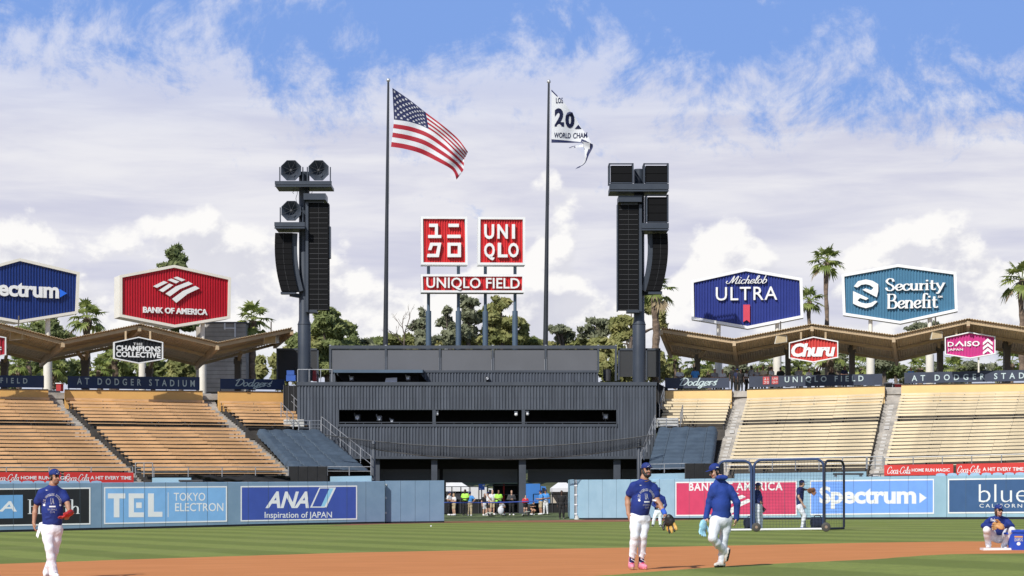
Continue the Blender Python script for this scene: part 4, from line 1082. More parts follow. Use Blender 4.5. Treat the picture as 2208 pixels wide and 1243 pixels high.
def d_secu(pl, th):
    l = MB(); put_strokes(l, pl, 'SecUARITy'.replace('A', ''), 1911, 2038, 600, 634, D0, D1, wv=.15, wh=.055)
    put_strokes(l, pl, 'BeneflT'.replace('l', 'I'), 1913, 2022, 634, 664.5, D0, D1, wv=.15, wh=.055); l.build('lettering', m_let, th)
    g = MB(); o = dict(sc=3.516, off=(1580, 540))
    poly(g, pl, [(918, 275), (950, 235), (1010, 222), (1060, 232), (1103, 258), (1103, 310), (1092, 357), (983, 300), (1008, 290), (1050, 305), (1068, 285), (1040, 265), (1010, 258), (975, 262), (945, 283)], D0, D1, **o)
    poly(g, pl, [(912, 310), (1030, 365), (1010, 378), (965, 362), (945, 382), (975, 398), (1010, 405), (1045, 400), (1080, 383), (1097, 390), (1060, 425), (1010, 440), (955, 425), (912, 405)], D0, D1, **o)
    g.build('logo', m_let, th)
    s = MB(); put_text(s, pl, 'SM', 2022, 2032, 638, 642.5, D0, D1 - .05, bold=.02); s.build('small_lettering', m_let, th)
box_sign('hexagon_sign', 'big teal blue hexagon sign with white serif letters beside the tall palm', 'sign', [(1814.5, 592), (1936, 570), (2062, 587), (2065, 671.5), (1941, 698.5), (1817.5, 680)], 144, -12, 1.0, .19, M('sign_teal_blue', (.050, .175, .29), .5, .06, .5), m_wrim, .20, d_secu, [(1877, 685, 768, 832, 9, 18), (2005, 685, 765, 830, 10, 18)], 'big hexagon signs above the roofs')
# small hanging signs
def hangers(th, pl, xs, y0, y1):
    for x in xs:
        MB().beam(pl.px(x, y0, -.15), pl.px(x, y1, -.15), .12, .08).build('hanger', m_roofb, th)
d0, d1 = -.16, -.09
def d_champ(pl, th):
    l = MB(); put_text(l, pl, 'THE', 288.5, 308, 739.5, 745, d0, d1, bold=.005, spacing=1.3)
    put_text(l, pl, 'CHAMPIONS', 250.5, 347, 746, 758, d0, d1, bold=.03, spacing=1.0); put_text(l, pl, 'COLLECTIVE', 250.5, 347, 759, 771, d0, d1, bold=.03, spacing=1.0); l.build('lettering', m_let, th)
    hangers(th, pl, (272, 325), 733, 714)
YHL = lambda x: stL.Yb(x) - 2.4
box_sign('hanging_sign', 'small black hexagon sign with heavy white capitals under the orange stand roof', 'sign', [(245.5, 738), (299, 726.5), (352, 738), (352, 776), (299, 784.5), (245.5, 774)], YHL(299), 22, .3, .07, M('sign_black', (.012, .012, .014), .5, .1, .5), m_wrim, .22, d_champ, (), 'small hexagon signs hung from the roofs')
def d_small(pl, th):
    l = MB(); put_text(l, pl, 'c', -2, 3.5, 748, 755, d0, d1, bold=.03); l.build('lettering', m_let, th); hangers(th, pl, (-70, -20), 728, 705)
box_sign('hanging_sign', 'small red hexagon sign almost wholly cut off by the photo edge', 'sign', [(-92, 731), (-40, 718), (13.5, 727.5), (13.5, 766), (-40, 778), (-92, 768)], YHL(-40), 24, .3, .07, M('sign_dark_red', (.40, .015, .03), .5, .05, .5), m_wrim, .22, d_small, (), 'small hexagon signs hung from the roofs')
def d_churu(pl, th):
    l = MB(); put_text(l, pl, 'Churu', 1706, 1801, 740, 769.5, d0, d1, bold=.045, shear=.2, spacing=.93); l.build('lettering', m_let, th); hangers(th, pl, (1727, 1780), 731, 716)
box_sign('hanging_sign', 'small red hexagon sign with fat white slanted letters under the cream stand roof', 'sign', [(1701, 739), (1754, 726), (1807.5, 736), (1807.5, 771.5), (1754, 782), (1701, 773)], 136.3, -9, .3, .07, M('sign_scarlet', (.58, .045, .035), .5, .05, .5), m_wrim, .20, d_churu, (), 'small hexagon signs hung from the roofs')
def d_daiso(pl, th):
    l = MB(); put_text(l, pl, 'D', 2043.5, 2056.5, 737.5, 747.5, d0, d1, bold=.02); put_text(l, pl, 'ISO', 2080, 2112.5, 735.5, 747, d0, d1, bold=.03, spacing=1.1)
    o = dict(sc=2.733, off=(1400, 500))
    poly(l, pl, [(1800, 672), (1828, 642), (1856, 672), (1847, 676), (1828, 655), (1809, 676)], d0, d1, **o)
    put_text(l, pl, 'JAPAN', 2043.5, 2076.5, 751.5, 758, d0, d1, bold=.02, spacing=1.1)
    for k in range(3):
        y = 652 + 28 * k; poly(l, pl, [(1966, y), (1995, y - 24), (2024, y), (2024, y + 17), (1995, y - 6), (1966, y + 17)], d0, d1, **o)
    l.build('lettering', m_let, th); hangers(th, pl, (2062, 2117), 722, 707)
    MB().beam(pl.px(2110, 770, -.25), pl.px(2110, 803, -.25), .09, .09).build('post', m_cream, th)
box_sign('hanging_sign', 'small pink hexagon sign with white letters and triple chevrons', 'sign', [(2037, 727.5), (2090, 716), (2146.5, 725.5), (2146.5, 763.5), (2092, 773.5), (2037.5, 765)], 134.0, -13, .3, .07, M('sign_magenta', (.56, .03, .22), .5, .05, .5), m_wrim, .20, d_daiso, (), 'small hexagon signs hung from the roofs')

# ------------------------------------------------------------------ the red square signs on the roof
YS = 139.5
m_sred = M('sign_bright_red', (.63, .020, .022), .5, .05, .5)
YSG = lambda st, x: st.Yb(x) + 13.0
m_pole = M('slate_blue_pole', (.075, .115, .165), .5, .08, .6)
o_ = dict(sc=3.884, off=(860, 440)); E0, E1 = -.12, .10
def d_kana(pl, th):
    l = MB()
    for q in ([(253, 168), (327, 168), (327, 262), (355, 262), (355, 287), (245, 287), (245, 262), (302, 262), (302, 195), (253, 195)], [(415, 168), (502, 168), (502, 195), (415, 195)], [(405, 260), (517, 260), (517, 287), (405, 287)],
              [(262, 327), (355, 327), (335, 447), (235, 447), (240, 420), (310, 420), (324, 352), (284, 352), (272, 388), (245, 388)]):
        poly(l, pl, q, E0, E1, **o_)
    for q in ([(407, 327), (520, 327), (520, 352), (407, 352)], [(407, 420), (520, 420), (520, 447), (407, 447)], [(407, 352), (433, 352), (433, 420), (407, 420)], [(493, 352), (520, 352), (520, 420), (493, 420)]):
        poly(l, pl, q, E0, E1, **o_)
    l.build('lettering', m_let, th)
def d_uni(pl, th):
    l = MB()
    Z = lambda x, y: (860 + x / 3.884, 440 + y / 3.884)
    for s, x0, x1, y0, y1 in (('U', 715, 798, 172, 296), ('N', 825, 912, 172, 293), ('I', 947, 972, 172, 293), ('Q', 714, 803, 328, 474), ('L', 828, 910, 328, 449), ('O', 916, 1003, 328, 450)):
        a, b = Z(x0, y0), Z(x1, y1); put_text(l, pl, s, a[0], b[0], a[1], b[1], E0, E1, bold=.03)
    l.build('lettering', m_let, th)
def d_uf(pl, th):
    l = MB(); put_text(l, pl, 'UNIQLO FIELD', 919.5, 1120.5, 599.5, 626.5, E0, E1, bold=.012, spacing=1.02); l.build('lettering', m_let, th)
box_sign('roof_sign', 'square red sign with white syllable characters on the dark building', 'sign', [(907, 467), (1007.5, 467.5), (1008.5, 571.5), (908, 571)], YS, 5, 1.1, .16, m_sred, m_wrim, .17, d_kana, (), 'red signs on slate posts')
box_sign('roof_sign', 'square red sign with two lines of white capitals on the dark building', 'sign', [(1031, 468), (1132.5, 468.5), (1132.5, 572), (1030.5, 571.5)], YS, 5, 1.1, .16, m_sred, m_wrim, .17, d_uni, (), 'red signs on slate posts')
box_sign('roof_sign', 'wide low red sign with one line of white capitals', 'sign', [(907, 591.5), (1131, 592), (1130.5, 631.5), (908, 631)], YS, 5, 1.1, .15, m_sred, m_wrim, .17, d_uf, (), 'red signs on slate posts')
for x, lab in ((924, 'slate blue sign post under the syllable sign, nearest the horn speaker tower'), (988.5, 'slate blue sign post, second from the horn speaker tower'), (1046.5, 'slate blue sign post, third from the horn speaker tower'), (1110.5, 'slate blue sign post, last before the second flagpole')):
    Yp = YS + .9; zb, zm, zt = P(x, 750, Yp).z, P(x, 671, Yp).z, P(x, 560, Yp).z; c = P(x, 0, Yp).x
    mb = MB(); mb.lathe(V(c, Yp, 0), [(.19, zb - .6), (.19, zm), (.11, zm + .01), (.11, zt)], 14)
    tag(mb.build('sign_post', m_pole, None, smooth='auto'), lab, 'post', 'slate sign posts')

# ------------------------------------------------------------------ dark media building
YB = 135.0
m_side = M('charcoal_ribbed_siding', (0.076, 0.087, 0.108), 0.5, 0.22, 0.9, 0.1, 3.0, stretch=(3, 3, .25), detail=8)
m_char = M('charcoal_trim', (0.055, 0.064, 0.08), 0.5, 0.1, 0.8)
m_dark = M('dark_interior', (0.010, 0.010, 0.011), 0.9, 0.2, 1.0)
m_mesh = M('grey_mesh_screen', (0.125, 0.128, 0.140), 0.85, 0.08, 0.25, 0.1, 20.0)
bx = lambda x, Y=YB: (x - CX) / F * Y
bz = lambda y, Y=YB: CAMZ - (y - HY) / F * Y
bld = thing('media_building', 'dark ribbed metal building behind centre field with a long open camera slot', 'building', V(bx(1028), YB, .4))
plB = PL(V(0, YB, 0), (1, 0))
c_ = MB()
def cpart(x0, x1, yt, yb, yb2=None):
    corrugated(c_, plB, bx(x0), bx(x1), lambda u: bz(yt), (lambda u: bz(yb)) if yb2 is None else (lambda u: bz(yb + (yb2 - yb) * (u - bx(x0)) / (bx(x1) - bx(x0)))), .205, .075, 0)
cpart(641, 730, 832, 985); cpart(730, 1330, 832, 884); cpart(730, 1330, 920, 985); cpart(1330, 1415, 832, 985)
jt = MB()
for y in (858, 951): jt.box(bx(641), bx(1415), YB - .082, YB - .076, bz(y + .3), bz(y))
jt.build('sheet_joint', m_char, bld)
# side returns
c_.quad(V(bx(641), YB, bz(832)), V(bx(641), YB, bz(985)), V(bx(641), YB + 14, bz(985)), V(bx(641), YB + 14, bz(832)))
c_.quad(V(bx(1415), YB, bz(985)), V(bx(1415), YB, bz(832)), V(bx(1415), YB + 14, bz(832)), V(bx(1415), YB + 14, bz(985)))
c_.build('siding', m_side, bld)
tr = MB()
tr.box(bx(640), bx(1416), YB - .12, YB + .1, bz(832), bz(824.5)); tr.box(bx(641), bx(1415), YB - .09, YB + .1, bz(990), bz(984.5))
tr.box(bx(729), bx(1331), YB - .10, YB + .3, bz(920.5), bz(915)); tr.box(bx(729), bx(1331), YB - .03, YB + .09, bz(884.5), bz(881))
tr.box(bx(727.5), bx(731), YB - .08, YB + .09, bz(915), bz(884)); tr.box(bx(1329), bx(1333), YB - .08, YB + .09, bz(915), bz(884))
tr.build('trim', m_char, bld)
for x in (936, 1128.5): MB().box(bx(x - 3.5), bx(x + 3.5), YB - .06, YB + .5, bz(915), bz(884)).build('mullion', m_char, bld)
rl = MB(); rl.tube([V(bx(732), YB - .05, bz(911.5)), V(bx(1328), YB - .05, bz(911.5))], .03, 6)
for x in range(745, 1328, 39): rl.tube([V(bx(x), YB - .05, bz(911.5)), V(bx(x), YB - .05, bz(917))], .02, 5)
rl.build('slot_rail', m_char, bld)
rf = MB(); rf.box(bx(641), bx(1415), YB + .1, YB + 14, bz(832), bz(829))
rf.box(bx(641), bx(1415), YB + .1, YB + 14, bz(986), bz(981)); rf.build('floor_slab', m_dark, bld)
bk = MB(); bk.box(bx(641), bx(1415), YB + 4, YB + 4.2, bz(981), bz(832)); bk.build('inner_wall', m_dark, bld)
# support posts under the overhang
for x, w in ((936, 13), (1126.5, 15), (1331, 15), (812, 12)):
    MB().box(bx(x - w / 2), bx(x + w / 2), YB + .3, YB + .9, .2, bz(988)).build('support_post', m_char, bld)
# roll-up shutters between the posts, half raised
m_shut = M('grey_roller_shutter', (0.085, 0.088, 0.095), 0.55, 0.12, 0.6, stretch=(1, 1, 6))
YSH = YB + 2.6
sx = lambda x: bx(x, YSH); sz = lambda y: bz(y, YSH)
for x0, x1 in ((810, 948), (955, 1116), (1138, 1322), (1340, 1412)):
    s_ = MB(); n = 12
    for i in range(n):
        za, zb_ = sz(1041) + (sz(1012) - sz(1041)) * i / n, sz(1041) + (sz(1012) - sz(1041)) * (i + 1) / n
        s_.box(sx(x0), sx(x1), YSH + .02 * (i % 2), YSH + .08, za, zb_)
    s_.build('roller_shutter', m_shut, bld)
hd = MB(); hd.box(sx(641), sx(1415), YSH + .1, YSH + .4, sz(1013), sz(982)); hd.build('shutter_header', m_dark, bld)
for x in (951, 1124, 1332): MB().box(sx(x - 8), sx(x + 10), YSH + .1, YSH + .6, .3, sz(1012)).build('shutter_post', m_dark, bld)
MB().box(sx(641), sx(945), YSH + .15, YSH + .3, .2, sz(1013)).build('rear_wall', m_dark, bld); MB().box(sx(1232), sx(1415), YSH + 1.0, YSH + 1.2, .2, sz(1013)).build('rear_wall', m_dark, bld)
# upper storey
YU = 138.0
ux = lambda x: bx(x, YU); uz = lambda y: bz(y, YU)
plU = PL(V(0, YU, 0), (1, 0)); up = MB()
corrugated(up, plU, ux(711), ux(1290), lambda u: uz(804), lambda u: uz(832), .205, .075, 0)
up.quad(V(ux(1290), YU, uz(832)), V(ux(1290), YU + 6, uz(832)), V(ux(1290), YU + 6, uz(804)), V(ux(1290), YU, uz(804))); up.build('upper_siding', m_side, bld)
ut = MB(); ut.box(ux(710), ux(1291), YU - .1, YU + .2, uz(804), uz(801)); ut.build('upper_trim', m_char, bld)
xs_ = [712, 832, 948.5, 1062.5, 1176.5, 1290]
for i in range(5):
    MB().box(ux(xs_[i] + 2.5), ux(xs_[i + 1] - 2.5), YU + .05, YU + .09, uz(801), uz(753.5)).build('mesh_panel', m_mesh, bld)
fm = MB()
for x in xs_ + [1328]: fm.box(ux(x - 2.2), ux(x + 2.2), YU - .04, YU + .12, uz(822 if x == 1328 else 801), uz(746))
fm.box(ux(711), ux(1329), YU - .05, YU + .13, uz(752.5), uz(745.5)); fm.box(ux(712), ux(1290), YU - .03, YU + .05, uz(803), uz(799))
fm.build('screen_frame', m_char, bld)
cp = MB()
for x in xs_ + [1328]: cp.box(ux(x - 2), ux(x + 2), YU - .06, YU + .14, uz(746), uz(744.2))
cp.build('frame_clip', m_steel, bld)
# side screens round the tower feet
def side_screen(label, x0, x1, y0, y1, Y, mull):
    th = thing('roof_screen', label, 'screen', V(bx((x0 + x1) / 2, Y), Y, bz(y1, Y)))
    q = lambda x: bx(x, Y); z = lambda y: bz(y, Y)
    MB().box(q(x0 + 3), q(x1 - 3), Y, Y + .04, z(y1), z(y0 + 4)).build('mesh_panel', M('dark_mesh_screen', (.045, .047, .05), .85, .1, .3, .1, 20), th)
    f = MB(); f.box(q(x0), q(x1), Y - .06, Y + .1, z(y0 + 4.5), z(y0)); 
    for x in (x0 + 1.8, x1 - 1.8) + mull: f.box(q(x - 1.8), q(x + 1.8), Y - .06, Y + .1, z(y1 + 7), z(y0))
    f.build('frame', m_char, th)
side_screen('dark mesh screen behind the foot of the horn speaker tower', 596, 687, 751.5, 822, 142.0, ())
side_screen('dark mesh screen behind the foot of the box speaker tower', 1332.5, 1424, 751.5, 813, 142.0, (1394,))
# flip-up hatch with cameras on the building ledge
ht = thing('camera_hatch', 'propped-open dark awning over a camera recess on the building ledge', 'awning', V(bx(820, 136.3), 136.3, bz(826, 136.3)))
YH_ = 136.6
hx_ = lambda x: bx(x, YH_); hz_ = lambda y: bz(y, YH_)
MB().prism([V(hx_(722), YH_ - 1.2, hz_(806.5)), V(hx_(913), YH_ - 1.2, hz_(806.5)), V(hx_(913), YH_ - 1.2, hz_(800.2)), V(hx_(722), YH_ - 1.2, hz_(800.2))], V(0, 2.4, .15)).build('awning_slab', m_pole, ht)
rc = MB(); rc.box(hx_(728), hx_(905), YH_ + .9, YH_ + 1.0, hz_(827), hz_(801))
rc.prism([V(hx_(905), YH_ - 1.1, hz_(806)), V(hx_(925), YH_ + .9, hz_(828)), V(hx_(905), YH_ + .9, hz_(828))], V(-.06, 0, 0)); rc.prism([V(hx_(724), YH_ - 1.1, hz_(806)), V(hx_(742), YH_ + .9, hz_(828)), V(hx_(724), YH_ + .9, hz_(828))], V(.06, 0, 0))
rc.build('recess', m_dark, ht)
mcov = M('white_cover_cloth', (.62, .63, .68), .8, .1, 1.5, .3, 5)
cv = MB(); a = V(hx_(843), YH_ - .5, hz_(827)); cv.add([(a.x - .42, a.y, a.z - .1), (a.x + .42, a.y, a.z - .1), (a.x + .42, a.y + .6, a.z - .1), (a.x - .42, a.y + .6, a.z - .1), (a.x - .3, a.y + .05, a.z + .32), (a.x + .44, a.y + .02, a.z + .36), (a.x + .4, a.y + .5, a.z + .36), (a.x - .25, a.y + .5, a.z + .34)],
     [(0, 3, 2, 1), (4, 5, 6, 7), (0, 1, 5, 4), (1, 2, 6, 5), (2, 3, 7, 6), (3, 0, 4, 7)])
tag(cv.build('covered_equipment', mcov, None), 'equipment under a pale cloth on the building ledge below the awning', 'equipment')
def tv_camera(x, y, Y, s, label, body=m_char):
    p = P(x, y, Y); th = thing('broadcast_camera', label, 'camera', p - V(0, 0, .9 * s), 'broadcast cameras in the dark building')
    b = MB(); b.box(p.x - .16 * s, p.x + .16 * s, Y - .1, Y + .5 * s, p.z - .16 * s, p.z + .18 * s); b.box(p.x - .22 * s, p.x - .16 * s, Y, Y + .2, p.z + .1 * s, p.z + .3 * s); b.build('body', body, th)
    l = MB(); l.lathe(V(p.x, Y - .1, p.z), [(.09 * s, 0), (.13 * s, .22 * s), (.11 * s, .23 * s), (.0, .21 * s)], 12, ax=(0, -1, 0)); l.build('lens', m_steel, th)
    t_ = MB(); t_.tube([p - V(0, -.2, .16 * s), p - V(0, -.2, .4 * s)], .05 * s, 6)
    for a_ in (0, 2.1, 4.2): t_.tube([p - V(0, -.2, .35 * s), p - V(-.35 * s * math.cos(a_), -.2 - .3 * s * math.sin(a_), .9 * s)], .02 * s, 5)
    t_.build('tripod', m_darkst, th)
m_grey = M('mid_grey_plastic', (.22, .23, .25), .5, .1, 3)
tv_camera(771, 901, YB + .9, 1.1, 'dim camera at the far end of the slot below the covered equipment', m_char)
tv_camera(818, 903, YB + .9, 1.0, 'second grey camera along the dark slot from the horn speaker side', m_grey)
tv_camera(845, 908, YB + .9, .7, 'small pale camera low in the dark slot', m_grey)
tv_camera(1306, 899, YB + .8, 1.0, 'grey camera at the box speaker end of the slot', m_grey)
tv_camera(758, 817, YH_ - .3, .8, 'small dark camera in the awning recess near the handrail', m_grey)
tv_camera(880, 816, YH_ - .3, .85, 'dark camera in the awning recess beside the covered equipment', m_grey)
tv_camera(1051, 817, YU - .5, .7, 'black remote camera on the ledge in front of the upper ribbed wall', m_darkst)
for x, y, lab in ((942, 893, 'white dome camera hanging at the first slot mullion'), (1113, 894, 'white dome camera hanging before the second slot mullion'), (1137, 893, 'white dome camera hanging after the second slot mullion')):
    p = P(x, y, YB + .2); th = thing('dome_camera', lab, 'camera', p - V(0, 0, .15), 'white dome cameras in the slot')
    MB().ball(p, .12, 10, 8).build('dome', m_white, th, smooth=True); MB().box(p.x - .12, p.x + .1, p.y - .05, p.y + .1, p.z + .1, p.z + .2).build('bracket', m_steel, th)
rail('pale rail round the ledge at the foot of the horn speaker tower', (P(642, 824, YB + .2), P(716, 824, YB + .2)), .82, 4, ())
mb = MB(); p = P(1309, 822, 139); mb.lathe(p, [(.25, 0), (.28, .75), (.30, .78), (.26, .80), (0, .8)], 14); tag(mb.build('trash_barrel', m_darkst, None), 'black barrel on the building roof beside the box speaker tower', 'barrel')
for x, w, c, lab in ((627, 20, (.03, .10, .40), 'blue crates stacked by the foot of the horn speaker tower'), (678, 8, (.45, .05, .05), 'small red box behind the foot of the horn speaker tower')):
    p = P(x, 822, 138.5); hw = w / F * 138.5 / 2; mb = MB()
    mb.box(p.x - hw, p.x + hw, 138.5, 139.2, p.z, p.z + .4); mb.box(p.x - hw * .9, p.x + hw * .7, 138.5, 139.1, p.z + .42, p.z + .72)
    tag(mb.build('storage_crate', M('crate_%d' % x, c, .6, .1, 2), None), lab, 'crate')

# ------------------------------------------------------------------ flagpoles and flags
YF = 140.5
def flagpole(label, x0, y0, x1, y1, w0, w1):
    a, b = P(x0, y0, YF), P(x1, y1, YF); s = YF / F
    th = thing('flagpole', label, 'flagpole', a, 'flagpoles on the dark building')
    m = MB(); m.tube([a.lerp(b, k) for k in (0, .35, .7, 1)], [w0 * s / 2 * (1 - k) + w1 * s / 2 * k for k in (0, .35, .7, 1)], 12)
    m.build('pole', M('dark_flagpole', (.045, .05, .058), .4, .1, .5, metal=.4), th, smooth='auto')
    MB().ball(b + V(0, 0, .15), .14, 12, 8).build('finial', M('aluminium_ball', (.62, .62, .63), .35, .05, 2, metal=.5), th, smooth=True)
    hl = MB(); hl.tube([a.lerp(b, .55) + V(.14, 0, 0), a.lerp(b, .985) + V(.10, 0, 0)], .012, 4); hl.build('halyard', m_white, th)
flagpole('tall dark flagpole flying the striped flag', 831, 762, 837.3, 178, 11, 4.5)
flagpole('tall dark flagpole flying the white pennant flag', 1176, 762, 1183.3, 181, 11, 4.5)
m_cl_w = M('flag_white', (.90, .90, .91), .7, .02, 1, trans=.35); m_cl_r = M('flag_red', (.47, .022, .040), .7, .05, 1, trans=.3); m_cl_b = M('flag_navy', (.022, .030, .105), .7, .08, 1, trans=.25)
rows = {0: [(846, 190), (882, 215), (918, 243), (955, 271), (987, 299), (1009, 328)], .54: [(849.5, 258.5), (887, 264.5), (924.5, 279), (955, 301), (982, 327), (1001, 345)], .8: [(846.5, 290), (880, 296), (916, 307), (950, 327), (981, 349), (999, 368)], 1: [(843, 317), (872, 321.5), (906, 331), (943, 348.5), (975, 367), (984.5, 388)]}
kv = sorted(rows)
def cat1(vals, t_):
    n = len(vals) - 1; x = t_ * n; i = min(int(x), n - 1); f = x - i
    g = lambda k: np.array(vals[min(max(k, 0), n)], float)
    a, b, c, d = g(i - 1), g(i), g(i + 1), g(i + 2)
    return .5 * (2 * b + (c - a) * f + (2 * a - 5 * b + 4 * c - d) * f * f + (3 * b - a - 3 * c + d) * f ** 3)
def flag_pt(u, v, off=0.0):
    q = [cat1(rows[k], u) for k in kv]
    j = max(i for i in range(3) if kv[i] <= v + 1e-9) if v < 1 else 2
    f = (v - kv[j]) / (kv[j + 1] - kv[j]); p = q[j] * (1 - f) + q[j + 1] * f
    dep = .40 * math.sin(u * 9 - v * 2.2) * u ** .6 + .22 * math.sin(u * 19 + v * 5) * u + .3 * (1 - v) * math.sin(u * 5)
    return P(p[0], p[1], YF + dep - off)
fl = MB(); NU, NV = 80, 52
vs = [flag_pt(i / NU, j / NV) for j in range(NV + 1) for i in range(NU + 1)]
fl.v = [tuple(p) for p in vs]
for j in range(NV):
    for i in range(NU):
        fl.f.append((j * (NU + 1) + i, (j + 1) * (NU + 1) + i, (j + 1) * (NU + 1) + i + 1, j * (NU + 1) + i + 1))
        fl.m.append(2 if (i < NU * .4 and j < 28) else (1 if (j // 4) % 2 == 0 else 0))
# stars on both faces
for r_ in range(9):
    for c in range(6 if r_ % 2 == 0 else 5):
        cu = (.5 + c + (0 if r_ % 2 == 0 else .5)) / 6 * .4 * .97 + .003; cvv = (r_ + .8) / 9.6 * 7 / 13
        for off in (.03, -.03):
            b = len(fl.v); fl.v.append(tuple(flag_pt(cu, cvv, off)))
            for k in range(10):
                rr = .030 if k % 2 == 0 else .0125; a_ = PI / 2 + k * PI / 5
                fl.v.append(tuple(flag_pt(min(max(cu + rr * .62 * math.cos(a_), 0), 1), max(cvv - rr * math.sin(a_), 0), off)))
            for k in range(10): fl.f.append((b, b + 1 + k, b + 1 + (k + 1) % 10)); fl.m.append(0)
tag(fl.build('national_flag', [m_cl_w, m_cl_r, m_cl_b], None, smooth=True), 'striped red and white flag with starry blue corner streaming from its pole', 'flag')
# white flag with a folded tail
wf = thing('pennant_flag', 'white flag with navy numerals and hem, its lower corner folded and trailing', 'flag', P(1189, 307, YF))
Zf = lambda x, y: (800 + x / 4.416, 160 + y / 4.416)
NU, NV = 36, 30; m = MB()
topc = [Zf(*p) for p in ((1718, 148), (1790, 222), (1868, 310), (1940, 410), (2005, 515), (2070, 600), (2112, 690))]
botc = [Zf(*p) for p in ((1718, 655), (1780, 655), (1850, 656), (1910, 656), (1970, 655), (2040, 660), (2085, 705))]
def wf_pt(u, v, off=0):
    a, b = cat1(topc, u), cat1(botc, u); p = a * (1 - v) + b * v
    return P(p[0], p[1], YF - .25 * math.sin(u * 8 + v) * u ** .5 - off + .1)
vs = [wf_pt(i / NU, j / NV) for j in range(NV + 1) for i in range(NU + 1)]
fs, ms = [], []
for j in range(NV):
    for i in range(NU):
        fs.append((j * (NU + 1) + i, (j + 1) * (NU + 1) + i, (j + 1) * (NU + 1) + i + 1, j * (NU + 1) + i + 1))
        v_ = j / NV; u_ = i / NU
        ms.append(1 if (v_ > (.915 if u_ < .7 else .55 + .4 * (1 - u_))) or (v_ < .03 and u_ < .12) else 0)
m.v = [tuple(p) for p in vs]; m.f = fs; m.m = ms
clo = m.build('cloth', [m_cl_w, m_cl_b], wf, smooth=True)
tl = MB()
def ribbon(L, Rr, mi, dep):
    L = crom([Zf(*p) for p in L], 4); Rr = crom([Zf(*p) for p in Rr], 4); n = min(len(L), len(Rr))
    vs = []
    for i in range(n): vs += [P(L[i][0], L[i][1], YF + dep + .1 * math.sin(i * .7)), P(Rr[i][0], Rr[i][1], YF + dep - .25 - .1 * math.cos(i * .6))]
    tl.add(vs, [(2 * i, 2 * i + 1, 2 * i + 3, 2 * i + 2) for i in range(n - 1)], mi)
ribbon([(2005, 640), (2025, 700), (2035, 770), (2020, 840), (1990, 890)], [(2085, 660), (2080, 720), (2052, 790), (2030, 850), (1945, 906)], 0, -.05)
ribbon([(2050, 640), (2075, 690), (2050, 770), (2028, 850), (1965, 888)], [(2112, 670), (2110, 705), (2075, 770), (2035, 855), (1943, 908)], 1, -.15)
ribbon([(2015, 662), (1985, 675), (1945, 686), (1885, 702)], [(2022, 694), (1985, 698), (1940, 702), (1887, 706)], 0, .05)
ribbon([(1945, 683), (1915, 690), (1885, 701)], [(1945, 703), (1915, 705), (1887, 707)], 1, .02)
tl.build('trailing_tail', [m_cl_w, m_cl_b], wf, smooth=True)
plF = PL(V(0, YF - .05, 0), (1, 0)); lt = MB()
def ft(s, x0, y0, x1, y1, **k):
    a, b = Zf(x0, y0), Zf(x1, y1); put_text(lt, plF, s, a[0], b[0], a[1], b[1], -.01, .01, **k)
ft('LOS', 1760, 225, 1828, 278, bold=.02, shear=-.05); ft('2', 1748, 325, 1838, 500, bold=.05); ft('0', 1850, 355, 1938, 510, bold=.05); ft('WORLD', 1745, 556, 1903, 606, bold=.015, shear=.12); ft('CHAM', 1925, 553, 2060, 608, bold=.015, shear=.12)
poly(lt, plF, [Zf(1940, 515), Zf(1976, 474), Zf(2006, 515)], -.01, .01)
conform(lt, clo, (0, 1, 0), .03); lt.build('lettering', m_cl_b, wf)

# ------------------------------------------------------------------ loudspeaker towers
YT = 137.2; tx = lambda x: bx(x, YT); tz = lambda y: bz(y, YT); k_ = YT / F
m_twr = M('dark_slate_steel', (.040, .050, .068), .42, .1, .6)
m_blk = M('black_speaker', (.006, .006, .007), .75, .2, 1.5, .1, 20, spec=.15)
m_gap = M('speaker_edge_line', (.065, .065, .07), .6, .1, 2)
def line_array(th, x0, x1, y0, y1, n, curve=0.0, lines=True):
    """stack of cabinets; curve leans the lower ones towards +x (px)"""
    for i in range(n):
        a, b = i / n, (i + 1) / n
        o0, o1 = (curve * (t_ ** 2.2 - .17 * math.sin(PI * t_)) for t_ in (a, b)); ya, yb = y0 + (y1 - y0) * a, y0 + (y1 - y0) * b
        bul = -abs(curve) * .0
        fr = [V(tx(x0 + o1), YT - .9, tz(yb - .35)), V(tx(x1 + o1), YT - .9, tz(yb - .35)), V(tx(x1 + o0), YT - .9, tz(ya + .35)), V(tx(x0 + o0), YT - .9, tz(ya + .35))]
        c = MB(); c.prism(fr, V(0, .9, .0), 0)
        mx0 = (fr[0] + fr[1]) / 2; mx1 = (fr[2] + fr[3]) / 2
        c.beam(mx0 + V(0, -.008, 0), mx1 + V(0, -.008, 0), .03, .012, 1, up=(1, 0, 0))
        if lines: c.beam(fr[0] + V(.06, -.006, .0), fr[1] + V(-.06, -.006, .0), .02, .022, 1)
        c.build('array_cabinet', [m_blk, m_gap], th)
def tower_base(name_label, x, w0, w1, ytop, group):
    th = thing('speaker_tower', name_label, 'loudspeaker tower', V(tx(x), YT, bz(829, YB)), group)
    c = MB(); c.lathe(V(tx(x), YT, 0), [(w0 * k_ / 2, bz(829, YB)), (w0 * k_ / 2, tz(700)), (w1 * k_ / 2, tz(690)), (w1 * k_ / 2, tz(ytop)), (0, tz(ytop))], 20)
    c.build('mast', m_twr, th, smooth='auto')
    r = MB(); r.lathe(V(tx(x), YT, 0), [(w0 * k_ / 2 + .012, tz(701)), (w0 * k_ / 2 + .03, tz(700)), (w0 * k_ / 2 + .012, tz(699))], 20); r.build('mast_collar', m_twr, th)
    return th
t1 = tower_base('dark speaker tower with octagonal horn dishes beside the orange stand', 656, 28, 23, 372, 'loudspeaker towers')
